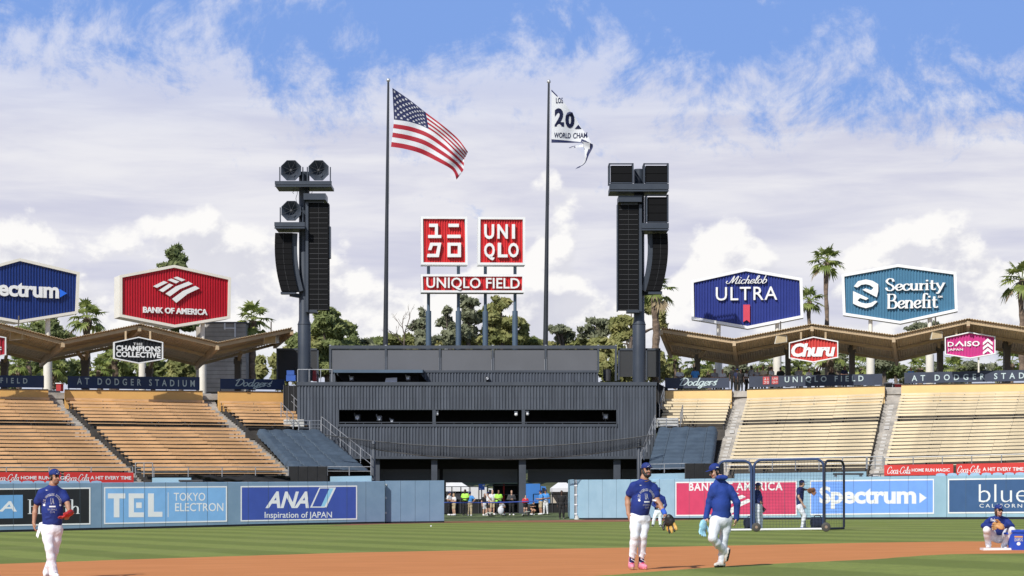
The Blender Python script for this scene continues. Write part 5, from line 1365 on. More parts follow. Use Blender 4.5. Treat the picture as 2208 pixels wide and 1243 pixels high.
def horn(th, x, y, r):
    m = MB(); c = V(tx(x), YT - 1.0, tz(y)); R_ = r * k_
    rot = PI / 8
    def ring(rad, dy): return [c + V(rad * math.cos(rot + j * PI / 4), dy, rad * math.sin(rot + j * PI / 4)) for j in range(8)]
    rs = [ring(R_, 0), ring(R_ * .96, -.03), ring(R_ * .9, 0), ring(R_ * .55, .45), ring(R_ * .12, .75)]
    bkk = [ring(R_, 0), ring(R_ * .6, .7), ring(R_ * .45, 1.1)]
    for A in (rs, bkk):
        vs = [p for q in A for p in q]; m.add(vs, [(i * 8 + j, i * 8 + (j + 1) % 8, (i + 1) * 8 + (j + 1) % 8, (i + 1) * 8 + j) for i in range(len(A) - 1) for j in range(8)])
    m.add(rs[-1], [tuple(range(8))]); m.add(bkk[-1], [tuple(range(8))])
    m.build('horn_dish', M('horn_slate', (.055, .065, .085), .4, .1, 1), th, smooth='auto')
    d = MB(); d.ball(c + V(0, .05, 0), .10, 10, 8)
    for j in range(4):
        a_ = j * PI / 4 + .35; d.tube([c + V(R_ * .93 * math.cos(a_), .02, R_ * .93 * math.sin(a_)), c - V(R_ * .93 * math.cos(a_), -.02, R_ * .93 * math.sin(a_))], .012, 4)
    d.build('horn_driver', m_gap, th)
    zb = tz(y + r * 1.25)
    for s in (-1, 1): y_ = MB(); y_.beam(V(c.x + s * R_ * 1.05, c.y + .2, zb), V(c.x + s * R_ * 1.05, c.y + .2, c.z + .25), .07, .12); y_.beam(V(c.x + s * R_ * 1.0, c.y + .2, zb + .05), V(c.x + s * R_ * .55, c.y + .2, zb + .03), .1, .14); y_.build('horn_yoke', m_twr, th)
horn(t1, 631, 373, 23.5); horn(t1, 690, 373, 23.5); horn(t1, 631.5, 459.5, 23)
def shelf(th, x0, x1, y0, y1):
    m = MB(); m.box(tx(x0), tx(x1), YT - 1.7, YT + .5, tz(y1), tz(y0) - .18); m.box(tx(x0 - 1), tx(x1 + 1), YT - 1.75, YT - 1.65, tz(y1 - 4), tz(y0)); m.box(tx(x0 - 1), tx(x1 + 1), YT - 1.75, YT - 1.68, tz(y1 + .5), tz(y1 - 1.5))
    m.build('shelf', m_twr, th)
shelf(t1, 600, 719, 399.5, 411); shelf(t1, 599, 662, 487, 500); 
bk = MB(); bk.box(tx(659), tx(706), YT - 1.4, YT + .3, tz(437.5), tz(424)); bk.box(tx(664), tx(700), YT - .9, YT - .6, tz(444), tz(437)); bk.build('array_bracket', m_twr, t1)
line_array(t1, 668.5, 711, 442, 671, 21)
sp = MB(); sp.box(tx(662), tx(668), YT - 1.0, YT + .1, tz(676), tz(440)); sp.box(tx(711.5), tx(715), YT - .8, YT - .3, tz(560), tz(492)); sp.box(tx(662), tx(686), YT - .9, YT, tz(677), tz(671.5)); sp.build('array_spine', m_twr, t1)
line_array(t1, 596.5, 633, 506, 631, 11, 13, lines=False)
s2 = MB()
for i in range(11):
    a, b = i / 11, (i + 1) / 11; s2.beam(V(tx(635.5 + 13 * (a ** 2.2 - .17 * math.sin(PI * a))), YT - .6, tz(506 + 125 * a)), V(tx(635.5 + 13 * (b ** 2.2 - .17 * math.sin(PI * b))), YT - .6, tz(506 + 125 * b)), .5, .16, up=(0, 1, 0))
s2.box(tx(608), tx(640), YT - .8, YT - .3, tz(637), tz(632)); s2.beam(V(tx(628), YT - .5, tz(637)), V(tx(652), YT, tz(640)), .25, .25); s2.build('array_spine', m_twr, t1)
cb = MB()
for x, y0, y1 in ((641, 412, 440), (673, 412, 428), (634, 412, 420)): cb.tube([V(tx(x) + .05 * math.sin(k * 7), YT - .4, tz(y0 + (y1 - y0) * k)) for k in np.linspace(0, 1, 7)], .015, 4)
cb.build('cable', m_blk, t1)
t2 = tower_base('dark speaker tower with caged box speakers beside the cream stand', 1378, 28, 23, 366, 'loudspeaker towers')
def caged_box(th, x0, x1, y0, y1, n, skew=8):
    c = MB(); gp_ = (y1 - y0) / n
    for i in range(n):
        c.box(tx(x0 + skew * .5), tx(x1 - 1), YT - 1.3, YT - .3, tz(y0 + gp_ * (i + 1) - .4), tz(y0 + gp_ * i + .5))
    c.build('box_speaker', m_blk, th)
    f = MB()
    for x in (x0, x1):
        for y_ in (-1.4, -.2): f.box(tx(x) - .05, tx(x) + .05, YT + y_ - .05, YT + y_ + .05, tz(y1 + 3), tz(y0 - 4))
    for y_ in (-1.4, -.2): f.box(tx(x0), tx(x1), YT + y_ - .05, YT + y_ + .05, tz(y0 - 1.5), tz(y0 - 4))
    for x in (x0, x1): f.box(tx(x) - .05, tx(x) + .05, YT - 1.4, YT - .2, tz(y0 - 1.5), tz(y0 - 4))
    f.box(tx(x0 + 2), tx(x1 - 1), YT - 1.32, YT - 1.26, tz(y1 + 3), tz(y1 + 1)); f.build('cage', m_twr, th)
caged_box(t2, 1312, 1362, 364, 399, 2); caged_box(t2, 1386, 1437, 364, 399, 2); caged_box(t2, 1391, 1436.5, 431, 483, 3)
shelf(t2, 1312, 1437, 405, 421); shelf(t2, 1381, 1437, 489, 504)
bk = MB(); bk.box(tx(1331), tx(1381), YT - 1.4, YT + .3, tz(442), tz(429)); bk.box(tx(1338), tx(1374), YT - .9, YT - .6, tz(447), tz(441)); bk.build('array_bracket', m_twr, t2)
line_array(t2, 1331.5, 1375.5, 446, 671, 21)
sp = MB(); sp.box(tx(1376), tx(1382), YT - 1.0, YT + .1, tz(675), tz(446)); sp.box(tx(1328.5), tx(1331), YT - 1.0, YT - .4, tz(674), tz(446)); sp.box(tx(1350), tx(1381), YT - .9, YT, tz(677), tz(671.5)); sp.build('array_spine', m_twr, t2)
line_array(t2, 1405, 1437.5, 507, 630, 11, -14, lines=False)
s2 = MB()
for i in range(11):
    a, b = i / 11, (i + 1) / 11; s2.beam(V(tx(1402.5 - 14 * (a ** 2.2 - .17 * math.sin(PI * a))), YT - .6, tz(507 + 123 * a)), V(tx(1402.5 - 14 * (b ** 2.2 - .17 * math.sin(PI * b))), YT - .6, tz(507 + 123 * b)), .5, .16, up=(0, 1, 0))
s2.box(tx(1396), tx(1426), YT - .8, YT - .3, tz(637), tz(631)); s2.beam(V(tx(1406), YT - .5, tz(634)), V(tx(1384), YT, tz(633)), .25, .25); s2.build('array_spine', m_twr, t2)

# ------------------------------------------------------------------ sagging net between the posts
def tall_post(label, x, yt, Y, w):
    z = bz(yt, Y); h = w / F * Y / 2; mb = MB(); mb.lathe(V(bx(x, Y), Y, 0), [(h, -.2), (h, z), (h * .8, z + .04), (0, z + .05)], 14)
    tag(mb.build('net_post', m_char, None, smooth='auto'), label, 'post', 'net posts by the bullpens')
tall_post('thick dark net post behind the closed wall gate', 805.5, 953, 124.5, 9)
tall_post('thick dark net post behind the player with pink shoes', 1377.5, 948, 126.3, 8.5)
m_net = net_mat('black_cord_net', (.012, .012, .013), .06, .015)
def net_strip(name, label, top, bot, mat, nx=60, nz=8, bulge=.3):
    """top/bot: functions k -> point"""
    mb = MB(); vs = []
    for j in range(nz + 1):
        for i in range(nx + 1):
            k = i / nx; q = j / nz; p = top(k).lerp(bot(k), q); vs.append(p + V(0, -bulge * math.sin(q * PI), .03 * math.sin(k * 40 + q * 3)))
    mb.add(vs, [(j * (nx + 1) + i, (j + 1) * (nx + 1) + i, (j + 1) * (nx + 1) + i + 1, j * (nx + 1) + i + 1) for j in range(nz) for i in range(nx)])
    cord = MB(); cord.tube([top(k) for k in np.linspace(0, 1, 30)], .03, 5); cord.tube([bot(k) for k in np.linspace(0, 1, 30)], .035, 5)
    th = thing(name, label, 'net', bot(.5))
    mb.build('mesh_cloth', mat, th); cord.build('edge_cord', M('net_cord', (.10, .10, .10), .8, .2, 4), th)
def sag(x0, y0, x1, y1, s): return lambda k: P(x0 + (x1 - x0) * k, y0 + (y1 - y0) * k + s * 4 * k * (1 - k), 124.4 + 1.8 * k)
net_strip('safety_net', 'black net sagging across the front of the dark building between two posts', sag(700, 938, 1410, 938, 27), sag(800, 968, 1390, 962, 26), m_net)
# ------------------------------------------------------------------ people: one continuous surface per body, clothes over it
def nrm(v): v = np.asarray(v, float); return v / (np.linalg.norm(v) + 1e-9)
class Blob:
    """soft union of tapered limbs and ellipsoids, turned into one closed surface"""
    def __init__(s): s.e = []
    def cone(s, a, b, ra, rb, k=.02, m=0, q=1.0, f=None): s.e.append(('c', np.array(a, float), np.array(b, float), ra, rb, k, m, q, None if f is None else nrm(f))); return s
    def ell(s, c, axes, r, k=.02, m=0): s.e.append(('e', np.array(c, float), np.array([nrm(a) for a in axes]), np.array(r, float), 0, k, m, 1, None)); return s
    def chain(s, pts, rr, k=.02, m=0, q=1.0, f=None):
        for i in range(len(pts) - 1): s.cone(pts[i], pts[i + 1], rr[i], rr[i + 1], k, m, q, f)
        return s
    def mesh(s, vox):
        lo, hi = [], []
        for e in s.e:
            if e[0] == 'c': r = max(e[3], e[4]); lo.append(np.minimum(e[1], e[2]) - r); hi.append(np.maximum(e[1], e[2]) + r)
            else: r = e[3].max(); lo.append(e[1] - r); hi.append(e[1] + r)
        o = np.min(lo, 0) - 3 * vox; top = np.max(hi, 0) + 3 * vox
        dim = np.ceil((top - o) / vox).astype(int) + 1
        D = np.full(dim, 1.0, np.float32); best = np.full(dim, 9.0, np.float32); MI = np.zeros(dim, np.int8)
        ax = [o[i] + vox * np.arange(dim[i]) for i in range(3)]
        for e, l_, h_ in zip(s.e, lo, hi):
            mar = max(.05, 3 * vox, e[5] * 1.5)
            i0 = np.maximum(((l_ - mar - o) / vox).astype(int), 0); i1 = np.minimum(((h_ + mar - o) / vox).astype(int) + 2, dim)
            sl = tuple(slice(i0[i], i1[i]) for i in range(3))
            X, Y, Z = np.meshgrid(*[ax[i][sl[i]].astype(np.float32) for i in range(3)], indexing='ij')
            p = np.stack((X, Y, Z), -1)
            if e[0] == 'c':
                _, a, b, ra, rb, k, m, q, f = e
                pa = p - a; ba = b - a
                if f is not None and q != 1.0:
                    pa = pa + f * ((pa @ f) * (1 / q - 1))[..., None]; ba = ba + f * ((ba @ f) * (1 / q - 1))
                h = np.clip((pa @ ba) / max(ba @ ba, 1e-9), 0, 1)
                d = np.linalg.norm(pa - h[..., None] * ba, axis=-1) - (ra + (rb - ra) * h)
                if q < 1: d = d * (.5 + .5 * q)
            else:
                _, c, A, r, _, k, m, _, _ = e
                l = (p - c) @ A.T
                k0 = np.linalg.norm(l / r, axis=-1); k1 = np.linalg.norm(l / (r * r), axis=-1) + 1e-6
                d = k0 * (k0 - 1) / k1
            cur = D[sl]
            hh = np.clip(.5 + .5 * (cur - d) / k, 0, 1)
            D[sl] = cur * (1 - hh) + d * hh - k * hh * (1 - hh)
            bb = best[sl]; w = d < bb + (1e-4 if m == 0 else .004); MI[sl] = np.where(w, m, MI[sl]); best[sl] = np.minimum(bb, d)
        # surface nets
        neg = D < 0
        c8 = [(i, j, k) for i in (0, 1) for j in (0, 1) for k in (0, 1)]
        n = tuple(x - 1 for x in dim)
        cnt = np.zeros(n, np.int8)
        for i, j, k in c8: cnt += neg[i:i + n[0], j:j + n[1], k:k + n[2]]
        act = (cnt > 0) & (cnt < 8)
        idx = np.argwhere(act); vid = np.full(n, -1, np.int64); vid[act] = np.arange(len(idx))
        acc = np.zeros((len(idx), 3)); num = np.zeros(len(idx))
        for a in c8:
            for axn in range(3):
                if a[axn]: continue
                b = list(a); b[axn] = 1
                da = D[idx[:, 0] + a[0], idx[:, 1] + a[1], idx[:, 2] + a[2]]; db = D[idx[:, 0] + b[0], idx[:, 1] + b[1], idx[:, 2] + b[2]]
                x = (da < 0) != (db < 0); t_ = np.where(x, da / np.where(x, da - db, 1), 0)
                pos = np.tile(np.array(a, float), (len(idx), 1)); pos[:, axn] += t_
                acc[x] += pos[x]; num[x] += 1
        vs = o + vox * (idx + acc / num[:, None])
        fs = []
        for axn in range(3):
            u, w = [(1, 2), (2, 0), (0, 1)][axn]
            sl0 = [slice(None)] * 3; sl1 = [slice(None)] * 3; sl0[axn] = slice(0, -1); sl1[axn] = slice(1, None)
            ch = neg[tuple(sl0)] != neg[tuple(sl1)]
            pt = np.argwhere(ch); pt = pt[(pt[:, u] > 0) & (pt[:, w] > 0) & (pt[:, u] < n[u]) & (pt[:, w] < n[w])]
            if not len(pt): continue
            def g(du, dw):
                q = pt.copy(); q[:, u] -= du; q[:, w] -= dw; return vid[q[:, 0], q[:, 1], q[:, 2]]
            quad = np.stack((g(1, 1), g(0, 1), g(0, 0), g(1, 0)), 1)
            flip = ~neg[pt[:, 0], pt[:, 1], pt[:, 2]]
            quad[flip] = quad[flip][:, ::-1]
            fs.append(quad)
        fs = np.concatenate(fs); fs = fs[(fs >= 0).all(1)]
        mi = MI[tuple(np.clip(np.round((vs - o) / vox).astype(int), 0, np.array(dim) - 1).T)]
        fm = mi[fs].max(1)
        return vs, fs, fm
    def build(s, name, mats, parent, vox, base):
        vs, fs, fm = s.mesh(vox)
        return finish(name, vs + np.array(base), fs.tolist(), mats, fm, parent, None, True)
def skin_m(k): return {'tan': M('skin_tan', (.42, .225, .14), .55, .06, 6), 'light': M('skin_light', (.55, .33, .23), .55, .06, 6), 'brown': M('skin_brown', (.20, .10, .06), .55, .06, 6), 'dark': M('skin_dark', (.07, .036, .022), .55, .06, 6)}[k]
m_hair = {'black': M('hair_black', (.012, .010, .009), .6, .3, 20), 'brown': M('hair_brown', (.05, .028, .015), .6, .3, 20), 'fair': M('hair_fair', (.35, .24, .12), .6, .3, 20), 'grey': M('hair_grey', (.3, .29, .28), .6, .3, 20)}
m_eye = M('eye_dark', (.012, .010, .010), .2, .05, 5); m_lip = M('lip', (.30, .10, .08), .5, .05, 6)
def cloth(name, c, r=.8): return M('cloth_' + name, c, r, .10, 4, .9, 9.0)
def hand(B, wr, d, n, side, m=0, curl=.5, s=1.0, thumb=1):
    """palm, four separate bent fingers and a thumb; d along the hand, n palm normal, side across it (thumb side)"""
    d, n, side = nrm(d), nrm(n), nrm(side)
    wr = np.array(wr, float)
    pc = wr + d * .055 * s
    B.ell(pc, (d, side, n), (.056 * s, .042 * s, .020 * s), .012, m)
    for i, (o, L) in enumerate(((.030, .072), (.0105, .082), (-.0105, .076), (-.030, .060))):
        b = wr + d * .088 * s + side * o * s
        d1 = nrm(d + n * curl * .5 + side * o * 1.5); d2 = nrm(d + n * curl * 1.6); d3 = nrm(d + n * curl * 2.8)
        p1 = b + d1 * L * .45 * s; p2 = p1 + d2 * L * .33 * s; p3 = p2 + d3 * L * .25 * s
        B.chain([b, p1, p2, p3], [.0098 * s, .0095 * s, .009 * s, .008 * s], .004, m)
    t0 = wr + d * .03 * s + side * .034 * s; t1 = t0 + nrm(d * .7 + side * .8 + n * .25) * .042 * s; t2 = t1 + nrm(d + side * .2 + n * .35) * .034 * s
    B.chain([t0, t1, t2], [.014 * s, .0115 * s, .0095 * s], .006, m)
def mitt(th, base, c, d, n, side, mats, s=1.0, name='glove', vox=.008):
    """fielder's glove: palm pad, four padded fingers, thumb and laced web"""
    B = Blob(); d, n, side = nrm(d), nrm(n), nrm(side); c = np.array(c, float)
    B.ell(c - d * .02 * s, (d, side, n), (.095 * s, .085 * s, .045 * s), .03, 0)
    B.ell(c - d * .09 * s, (d, side, n), (.05 * s, .055 * s, .045 * s), .03, 0)
    for i, o in enumerate((.035, .005, -.028, -.060)):
        b = c + d * .035 * s + side * o * s; L = (.125, .13, .12, .10)[i] * s
        p1 = b + nrm(d + side * o * 4 + n * .15) * L * .6; p2 = p1 + nrm(d + side * o * 2 + n * .7) * L * .45
        B.chain([b, p1, p2], [.021 * s, .020 * s, .016 * s], .008, 1 if i % 2 else 0)
    t0 = c - d * .03 * s + side * .075 * s; t1 = t0 + nrm(d * .8 + side * .6 + n * .2) * .08 * s; t2 = t1 + nrm(d + n * .6) * .06 * s
    B.chain([t0, t1, t2], [.026 * s, .023 * s, .018 * s], .01, 0)
    w = c + d * .085 * s + side * .066 * s
    B.ell(w, (d, side, n), (.05 * s, .028 * s, .012 * s), .008, 2)
    return B.build(name, mats, th, vox, base)
def person(label, base, J, st, group='ball players on the field', vox=.009):
    """J: joints in metres relative to base"""
    th = thing('person', label, 'person', base, group); b0 = base
    J = {k: np.array(v, float) for k, v in J.items()}
    yaw = R(st.get('yaw', 0)); tyaw = R(st.get('tyaw', 0)); pit = R(st.get('pitch', 0))
    f = np.array((math.sin(yaw) * math.cos(pit), -math.cos(yaw) * math.cos(pit), -math.sin(pit))); rt = np.array((math.cos(yaw), math.sin(yaw), 0)); up = np.cross(rt, f) * 1.0
    if up[2] < 0: up = -up
    tf = np.array((math.sin(tyaw), -math.cos(tyaw), 0.0)); tr_ = np.array((math.cos(tyaw), math.sin(tyaw), 0.0))
    hs = st.get('hs', 1.0); hc = J['head']; S = (J['shl'] + J['shr']) / 2; Wc = J['waist']; H_ = (J['hipl'] + J['hipr']) / 2
    cw, ww, q = st.get('chest', .215), st.get('waist', .185), st.get('q', .66)
    dims = st.get('detail', True)
    hp = lambda x, y, z: hc + (rt * x + f * y + up * z) * hs      # head frame: x right, y forward, z up
    B = Blob()
    B.ell(hp(0, -.010, .035), (rt, f, up), np.array((.074, .094, .092)) * hs, .02, 0)
    B.ell(hp(0, .022, -.050), (rt, f, up), np.array((.058, .068, .068)) * hs, .03, 0)
    B.ell(hp(0, .060, -.095), (rt, f, up), np.array((.030, .026, .022)) * hs, .025, 0)
    if dims:
        B.cone(hp(0, .088, .005), hp(0, .112, -.032), .010 * hs, .016 * hs, .012, 0)
        for s in (-1, 1):
            B.ell(hp(s * .078, -.008, -.018), (rt, f, up), np.array((.012, .020, .032)) * hs, .008, 0)
            B.ell(hp(s * .030, .081, .006), (rt, f, up), np.array((.010, .008, .006)) * hs, .003, 2)
            B.cone(hp(s * .018, .090, .024), hp(s * .045, .082, .026), .006 * hs, .005 * hs, .006, 1)
            B.ell(hp(s * .038, .066, -.035), (rt, f, up), np.array((.02, .018, .018)) * hs, .02, 0)
        B.ell(hp(0, .091, -.064), (rt, f, up), np.array((.022, .010, .007)) * hs, .004, 3)
    if st.get('beard'):
        B.ell(hp(0, .052, -.090), (rt, f, up), np.array((.050, .050, .040)) * hs, .012, 1)
        for s in (-1, 1): B.cone(hp(s * .064, .012, -.03), hp(s * .045, .045, -.085), .014 * hs, .022 * hs, .012, 1)
        B.cone(hp(-.026, .094, -.050), hp(.026, .094, -.050), .006 * hs, .006 * hs, .006, 1)
    hl = st.get('hair_len', .0)
    if st.get('stubble'): B.ell(hp(0, .045, -.088), (rt, f, up), np.array((.048, .050, .036)) * hs, .012, 4)
    if st.get('hair', 'black'):
        B.ell(hp(0, -.028, .030), (rt, f, up), np.array((.080, .086, .092)) * hs, .01, 1)
        B.ell(hp(0, -.050, -.045), (rt, f, up), np.array((.070, .055, .05 + hl)) * hs, .015, 1)
        for s in (-1, 1): B.cone(hp(s * .074, .012, .0), hp(s * .074, .008, -.04 - hl), .010, .009 + hl * .1, .008, 1)
    B.cone(J['neck'], hp(0, -.022, -.06), .062 * st.get('neckw', 1), .056 * st.get('neckw', 1), .025, 0)
    B.cone(J['neck'], S, .06, .08, .03, 0)
    B.cone(S - (0, 0, .10), Wc, cw * .72, ww * .8, .05, 0, q * .9, tf); B.cone(Wc, H_, ww * .8, .12, .05, 0, q, tf)
    for s in 'lr':
        sh, el, wr, ha = J['sh' + s], J['el' + s], J['wr' + s], J['ha' + s]
        ar = st.get('arm', 1.0)
        B.chain([S * .5 + sh * .5, sh, sh * .55 + el * .45, el], [.05, .050 * ar, .050 * ar, .042 * ar], .03, 0)
        B.chain([el, el * .65 + wr * .35, wr], [.041 * ar, .043 * ar, .029 * ar], .02, 0)
        d = nrm(ha - wr); n = nrm(st.get('palm' + s, (.6 if s == 'l' else -.6, .5, 0))); n = nrm(n - d * (n @ d)); sd = np.cross(n, d)
        if sd @ np.array(st.get('thumb' + s, (0, -1, .0))) < 0: sd = -sd
        B.cone(wr, wr + d * .03, .029 * ar, .027, .012, 0)
        if dims: hand(B, wr, d, n, sd, 0, st.get('curl', .45), 1.0)
        else: B.chain([wr, wr + d * .09, wr + d * .17], [.032, .034, .018], .01, 0)
        hip, kn, an, to = J['hip' + s], J['kn' + s], J['an' + s], J['to' + s]
        B.chain([hip, kn, kn * .6 + an * .4, an], [.085, .054, .052, .038], .03, 0)
        B.chain([an, an * .4 + to * .6 - (0, 0, .01), to], [.04, .035, .03], .02, 0)
    skin = skin_m(st.get('skin', 'tan'))
    B.build('body', [skin, m_hair[st.get('hair_col', 'black')], m_eye, m_lip, M('stubble', (.20, .11, .075), .7)], th, vox, b0)
    # shirt
    cl = Blob(); sm = st['shirt']
    if sm is not None:
        bz_ = np.array((0, 0, 1.0))
        cl.cone(S - bz_ * .19 * hs, S * .4 + Wc * .6, cw * .93, (cw * .45 + ww * .55) * .97, .06, 0, q, tf); cl.cone(S * .4 + Wc * .6, Wc, (cw * .45 + ww * .55), ww, .05, 0, q, tf)
        if st.get('belly'): cl.ell(Wc + bz_ * .12 + tf * .05, (tr_, tf, bz_), (ww * .88, ww * .72, .18), .06, 0)
        cl.cone(J['shl'] * .8 + S * .2 - bz_ * .075 * hs, J['shr'] * .8 + S * .2 - bz_ * .075 * hs, .098 * hs, .098 * hs, .06, 0)
        cl.cone(J['neck'] - bz_ * .062 * hs, S - bz_ * .06, .070 * hs, .11 * hs, .05, 0)
        for s in 'lr':
            sh, el, wr = J['sh' + s], J['el' + s], J['wr' + s]
            cl.chain([J['neck'] * .70 + sh * .30 - bz_ * .045 * hs, sh - bz_ * .008], [.070 * hs, .062 * hs], .05, 0)
            sl = st.get('sleeve', 'short'); sc = st.get('slw', 1.0)
            if sl == 'short': e = sh * .42 + el * .58; cl.chain([sh - bz_ * .01, e], [.066 * sc, .070 * sc], .035, 0)
            elif sl == 'long':
                cl.chain([sh - bz_ * .01, sh * .5 + el * .5, el], [.066 * sc, .064 * sc, .057 * sc], .035, 0); cl.chain([el, wr], [.057 * sc, .046 * sc], .03, 0)
                cl.cone(wr, wr + nrm(J['wr' + s] - el) * .02, .047 * sc, .041 * sc, .01, 0)
        if st.get('hood'):
            a = np.array(J['neck']) - tf * .07
            cl.ell(a + bz_ * .0 - tf * .03, (tr_, tf, bz_), (.10, .055, .05), .04, 0); cl.cone(a - tr_ * .07 + tf * .05, a - tr_ * .07 - tf * .05, .022, .03, .04, 0); cl.cone(a + tr_ * .07 + tf * .05, a + tr_ * .07 - tf * .05, .022, .03, .04, 0)
            cl.chain([Wc - tr_ * ww * .85 + bz_ * .015, Wc - bz_ * -.01, Wc + tr_ * ww * .85 + bz_ * .015], [.05, .06, .05], .05, 0)
        # folds
        if dims:
            rg = np.random.default_rng(int(abs(J['head'][2]) * 1000) + len(label))
            for i in range(7):
                z = rg.uniform(.0, .30); x0 = rg.uniform(-.8, .2); p0 = Wc + bz_ * z + tr_ * ww * x0 + tf * ww * q * .92 * math.sqrt(max(0, 1 - min(abs(x0), .95) ** 2)); x1 = x0 + rg.uniform(.25, .6); p1 = Wc + bz_ * (z + rg.uniform(-.07, .09)) + tr_ * ww * x1 + tf * ww * q * .92 * math.sqrt(max(0, 1 - min(abs(x1), .95) ** 2))
                cl.cone(p0, p1, .012, .010, .02, 0)
        sob = cl.build('hooded_sweater' if st.get('hood') else 'shirt', sm, th, vox, b0)
    # trousers
    pn = st.get('pants'); lw = st.get('legw', 1.0)
    tb = Blob(); shorts = st.get('shorts')
    tb.cone(Wc + (H_ - Wc) * .15, H_, ww * .93, .155, .05, 0, .74, tf)
    for s in 'lr':
        hip, kn, an = J['hip' + s], J['kn' + s], J['an' + s]
        tb.cone(H_, hip, .13, .105 * lw, .05, 0)
        if shorts: tb.chain([hip, hip * .15 + kn * .85], [.108 * lw, .092 * lw], .03, 0)
        else:
            e = an * st.get('cuff', .92) + kn * (1 - st.get('cuff', .92))
            tb.chain([hip, hip * .5 + kn * .5, kn], [.108 * lw, .096 * lw, .076 * lw], .04, 0)
            tb.chain([kn, kn * .65 + e * .35, e], [.076 * lw, .074 * lw, st.get('cuffr', .058) * lw], .03, 0)
            if dims:
                for t_, dx in ((.55, .02), (.7, -.02), (.82, .015), (.92, -.01)):
                    c = kn * (1 - t_) + an * t_; tb.cone(c + tr_ * (-.04 + dx) + tf * .045, c + tr_ * (.05 + dx) + tf * .045 - (0, 0, .05), .008, .006, .03, 0)
                tb.cone(hip * .75 + kn * .25 + tf * .09 - tr_ * .05, hip * .9 + kn * .1 + tf * .09 + tr_ * .06, .014, .012, .03, 0)
        if st.get('back_pocket'): pass
    tb.build('shorts' if shorts else 'trousers', pn, th, vox, b0)
    # shoes and socks
    for s in 'lr':
        an, to = J['an' + s], J['to' + s]; d = nrm((to - an) * ((1, 1, 1) if s in st.get('fly', '') else (1, 1, 0)))
        hi = st.get('hitop', 0); so = Blob(); dn = nrm(st.get('sole_' + s, (0, 0, -1.0))); sd = np.cross(d, dn)
        heel = an + dn * .035 - d * .045
        L = .25
        if hi: so.cone(an - dn * hi, an, .045, .048, .02, 0)
        so.chain([an - dn * .02, an + dn * .02, heel + d * .05], [.045, .046, .044], .03, 0); so.cone(heel, heel + d * .10, .040, .042, .03, 0)
        so.chain([an + dn * .015 + d * .03, heel + d * .14, heel + d * (L - .055)], [.042, .040, .032], .03, 0)
        so.cone(heel + dn * .030, heel + dn * .034 + d * (L - .05), .018, .018, .008, 1); so.cone(heel + dn * .030 - sd * .018 + d * .02, heel + dn * .034 + d * (L - .08) - sd * .022, .016, .016, .008, 1); so.cone(heel + dn * .030 + sd * .018 + d * .02, heel + dn * .034 + d * (L - .08) + sd * .022, .016, .016, .008, 1)
        if dims: so.cone(an + d * .05 - dn * .01, an + d * .10 + dn * .02, .018, .012, .01, 2)
        shm = st.get('shoes'); so.build('shoe', [shm[0], shm[1], shm[2] if len(shm) > 2 else shm[0]], th, vox, b0)
        if st.get('socks'):
            kb = J['kn' + s]; k_2 = Blob().cone(an * .92 + kb * .08, an * .62 + kb * .38, .046, .050, .01, 0); k_2.build('sock', st['socks'], th, vox, b0)
        elif shorts or st.get('bare'): pass
    # cap
    if st.get('cap') is not None:
        cp_ = Blob(); cp_.ell(hp(0, -.008, .062), (rt, f, up), np.array((.088, .106, .082)) * hs, .012, 0)
        ob = None; vs, fs, fm = cp_.mesh(min(vox, .008))
        # cut off below the band
        cut = ((vs - hp(0, 0, .040)) @ (up + f * -.10)) > -.004
        keep = cut[fs].all(1); fs = fs[keep]
        cob = finish('cap', vs + np.array(b0), fs.tolist(), st['cap'], fm[keep], th, None, True)
        br = Blob(); by = st.get('brim_dir', 1)
        br.ell(hp(0, .100 * by, .046), (rt, f * 1.0 + up * -.12, up), np.array((.072, .085, .008)) * hs, .004, 0)
        bo = br.build('cap_brim', st['cap'], th, min(vox, .007), b0); bo.parent = cob; WL[bo.name] = WL[cob.name]
        if dims and st.get('logo', True):
            lg = MB(); c = Vector(b0) + Vector(hp(0.0, .13, .085)); rv, uv_ = Vector(rt), Vector(up)
            v, ff = text2d('LA', bold=.01); lg.add([c + rv * (p[0] - .5) * .062 * hs + uv_ * (p[1] - .5) * .058 * hs for p in v if True], ff)
            conform(lg, cob, Vector(-f), .003); lo = lg.build('cap_logo', m_white, th); lo.parent = cob; WL[lo.name] = WL[cob.name]
    th['_sh'] = sob.name if sm is not None else ''
    del th['_sh']
    return th, (sob if sm is not None else None)
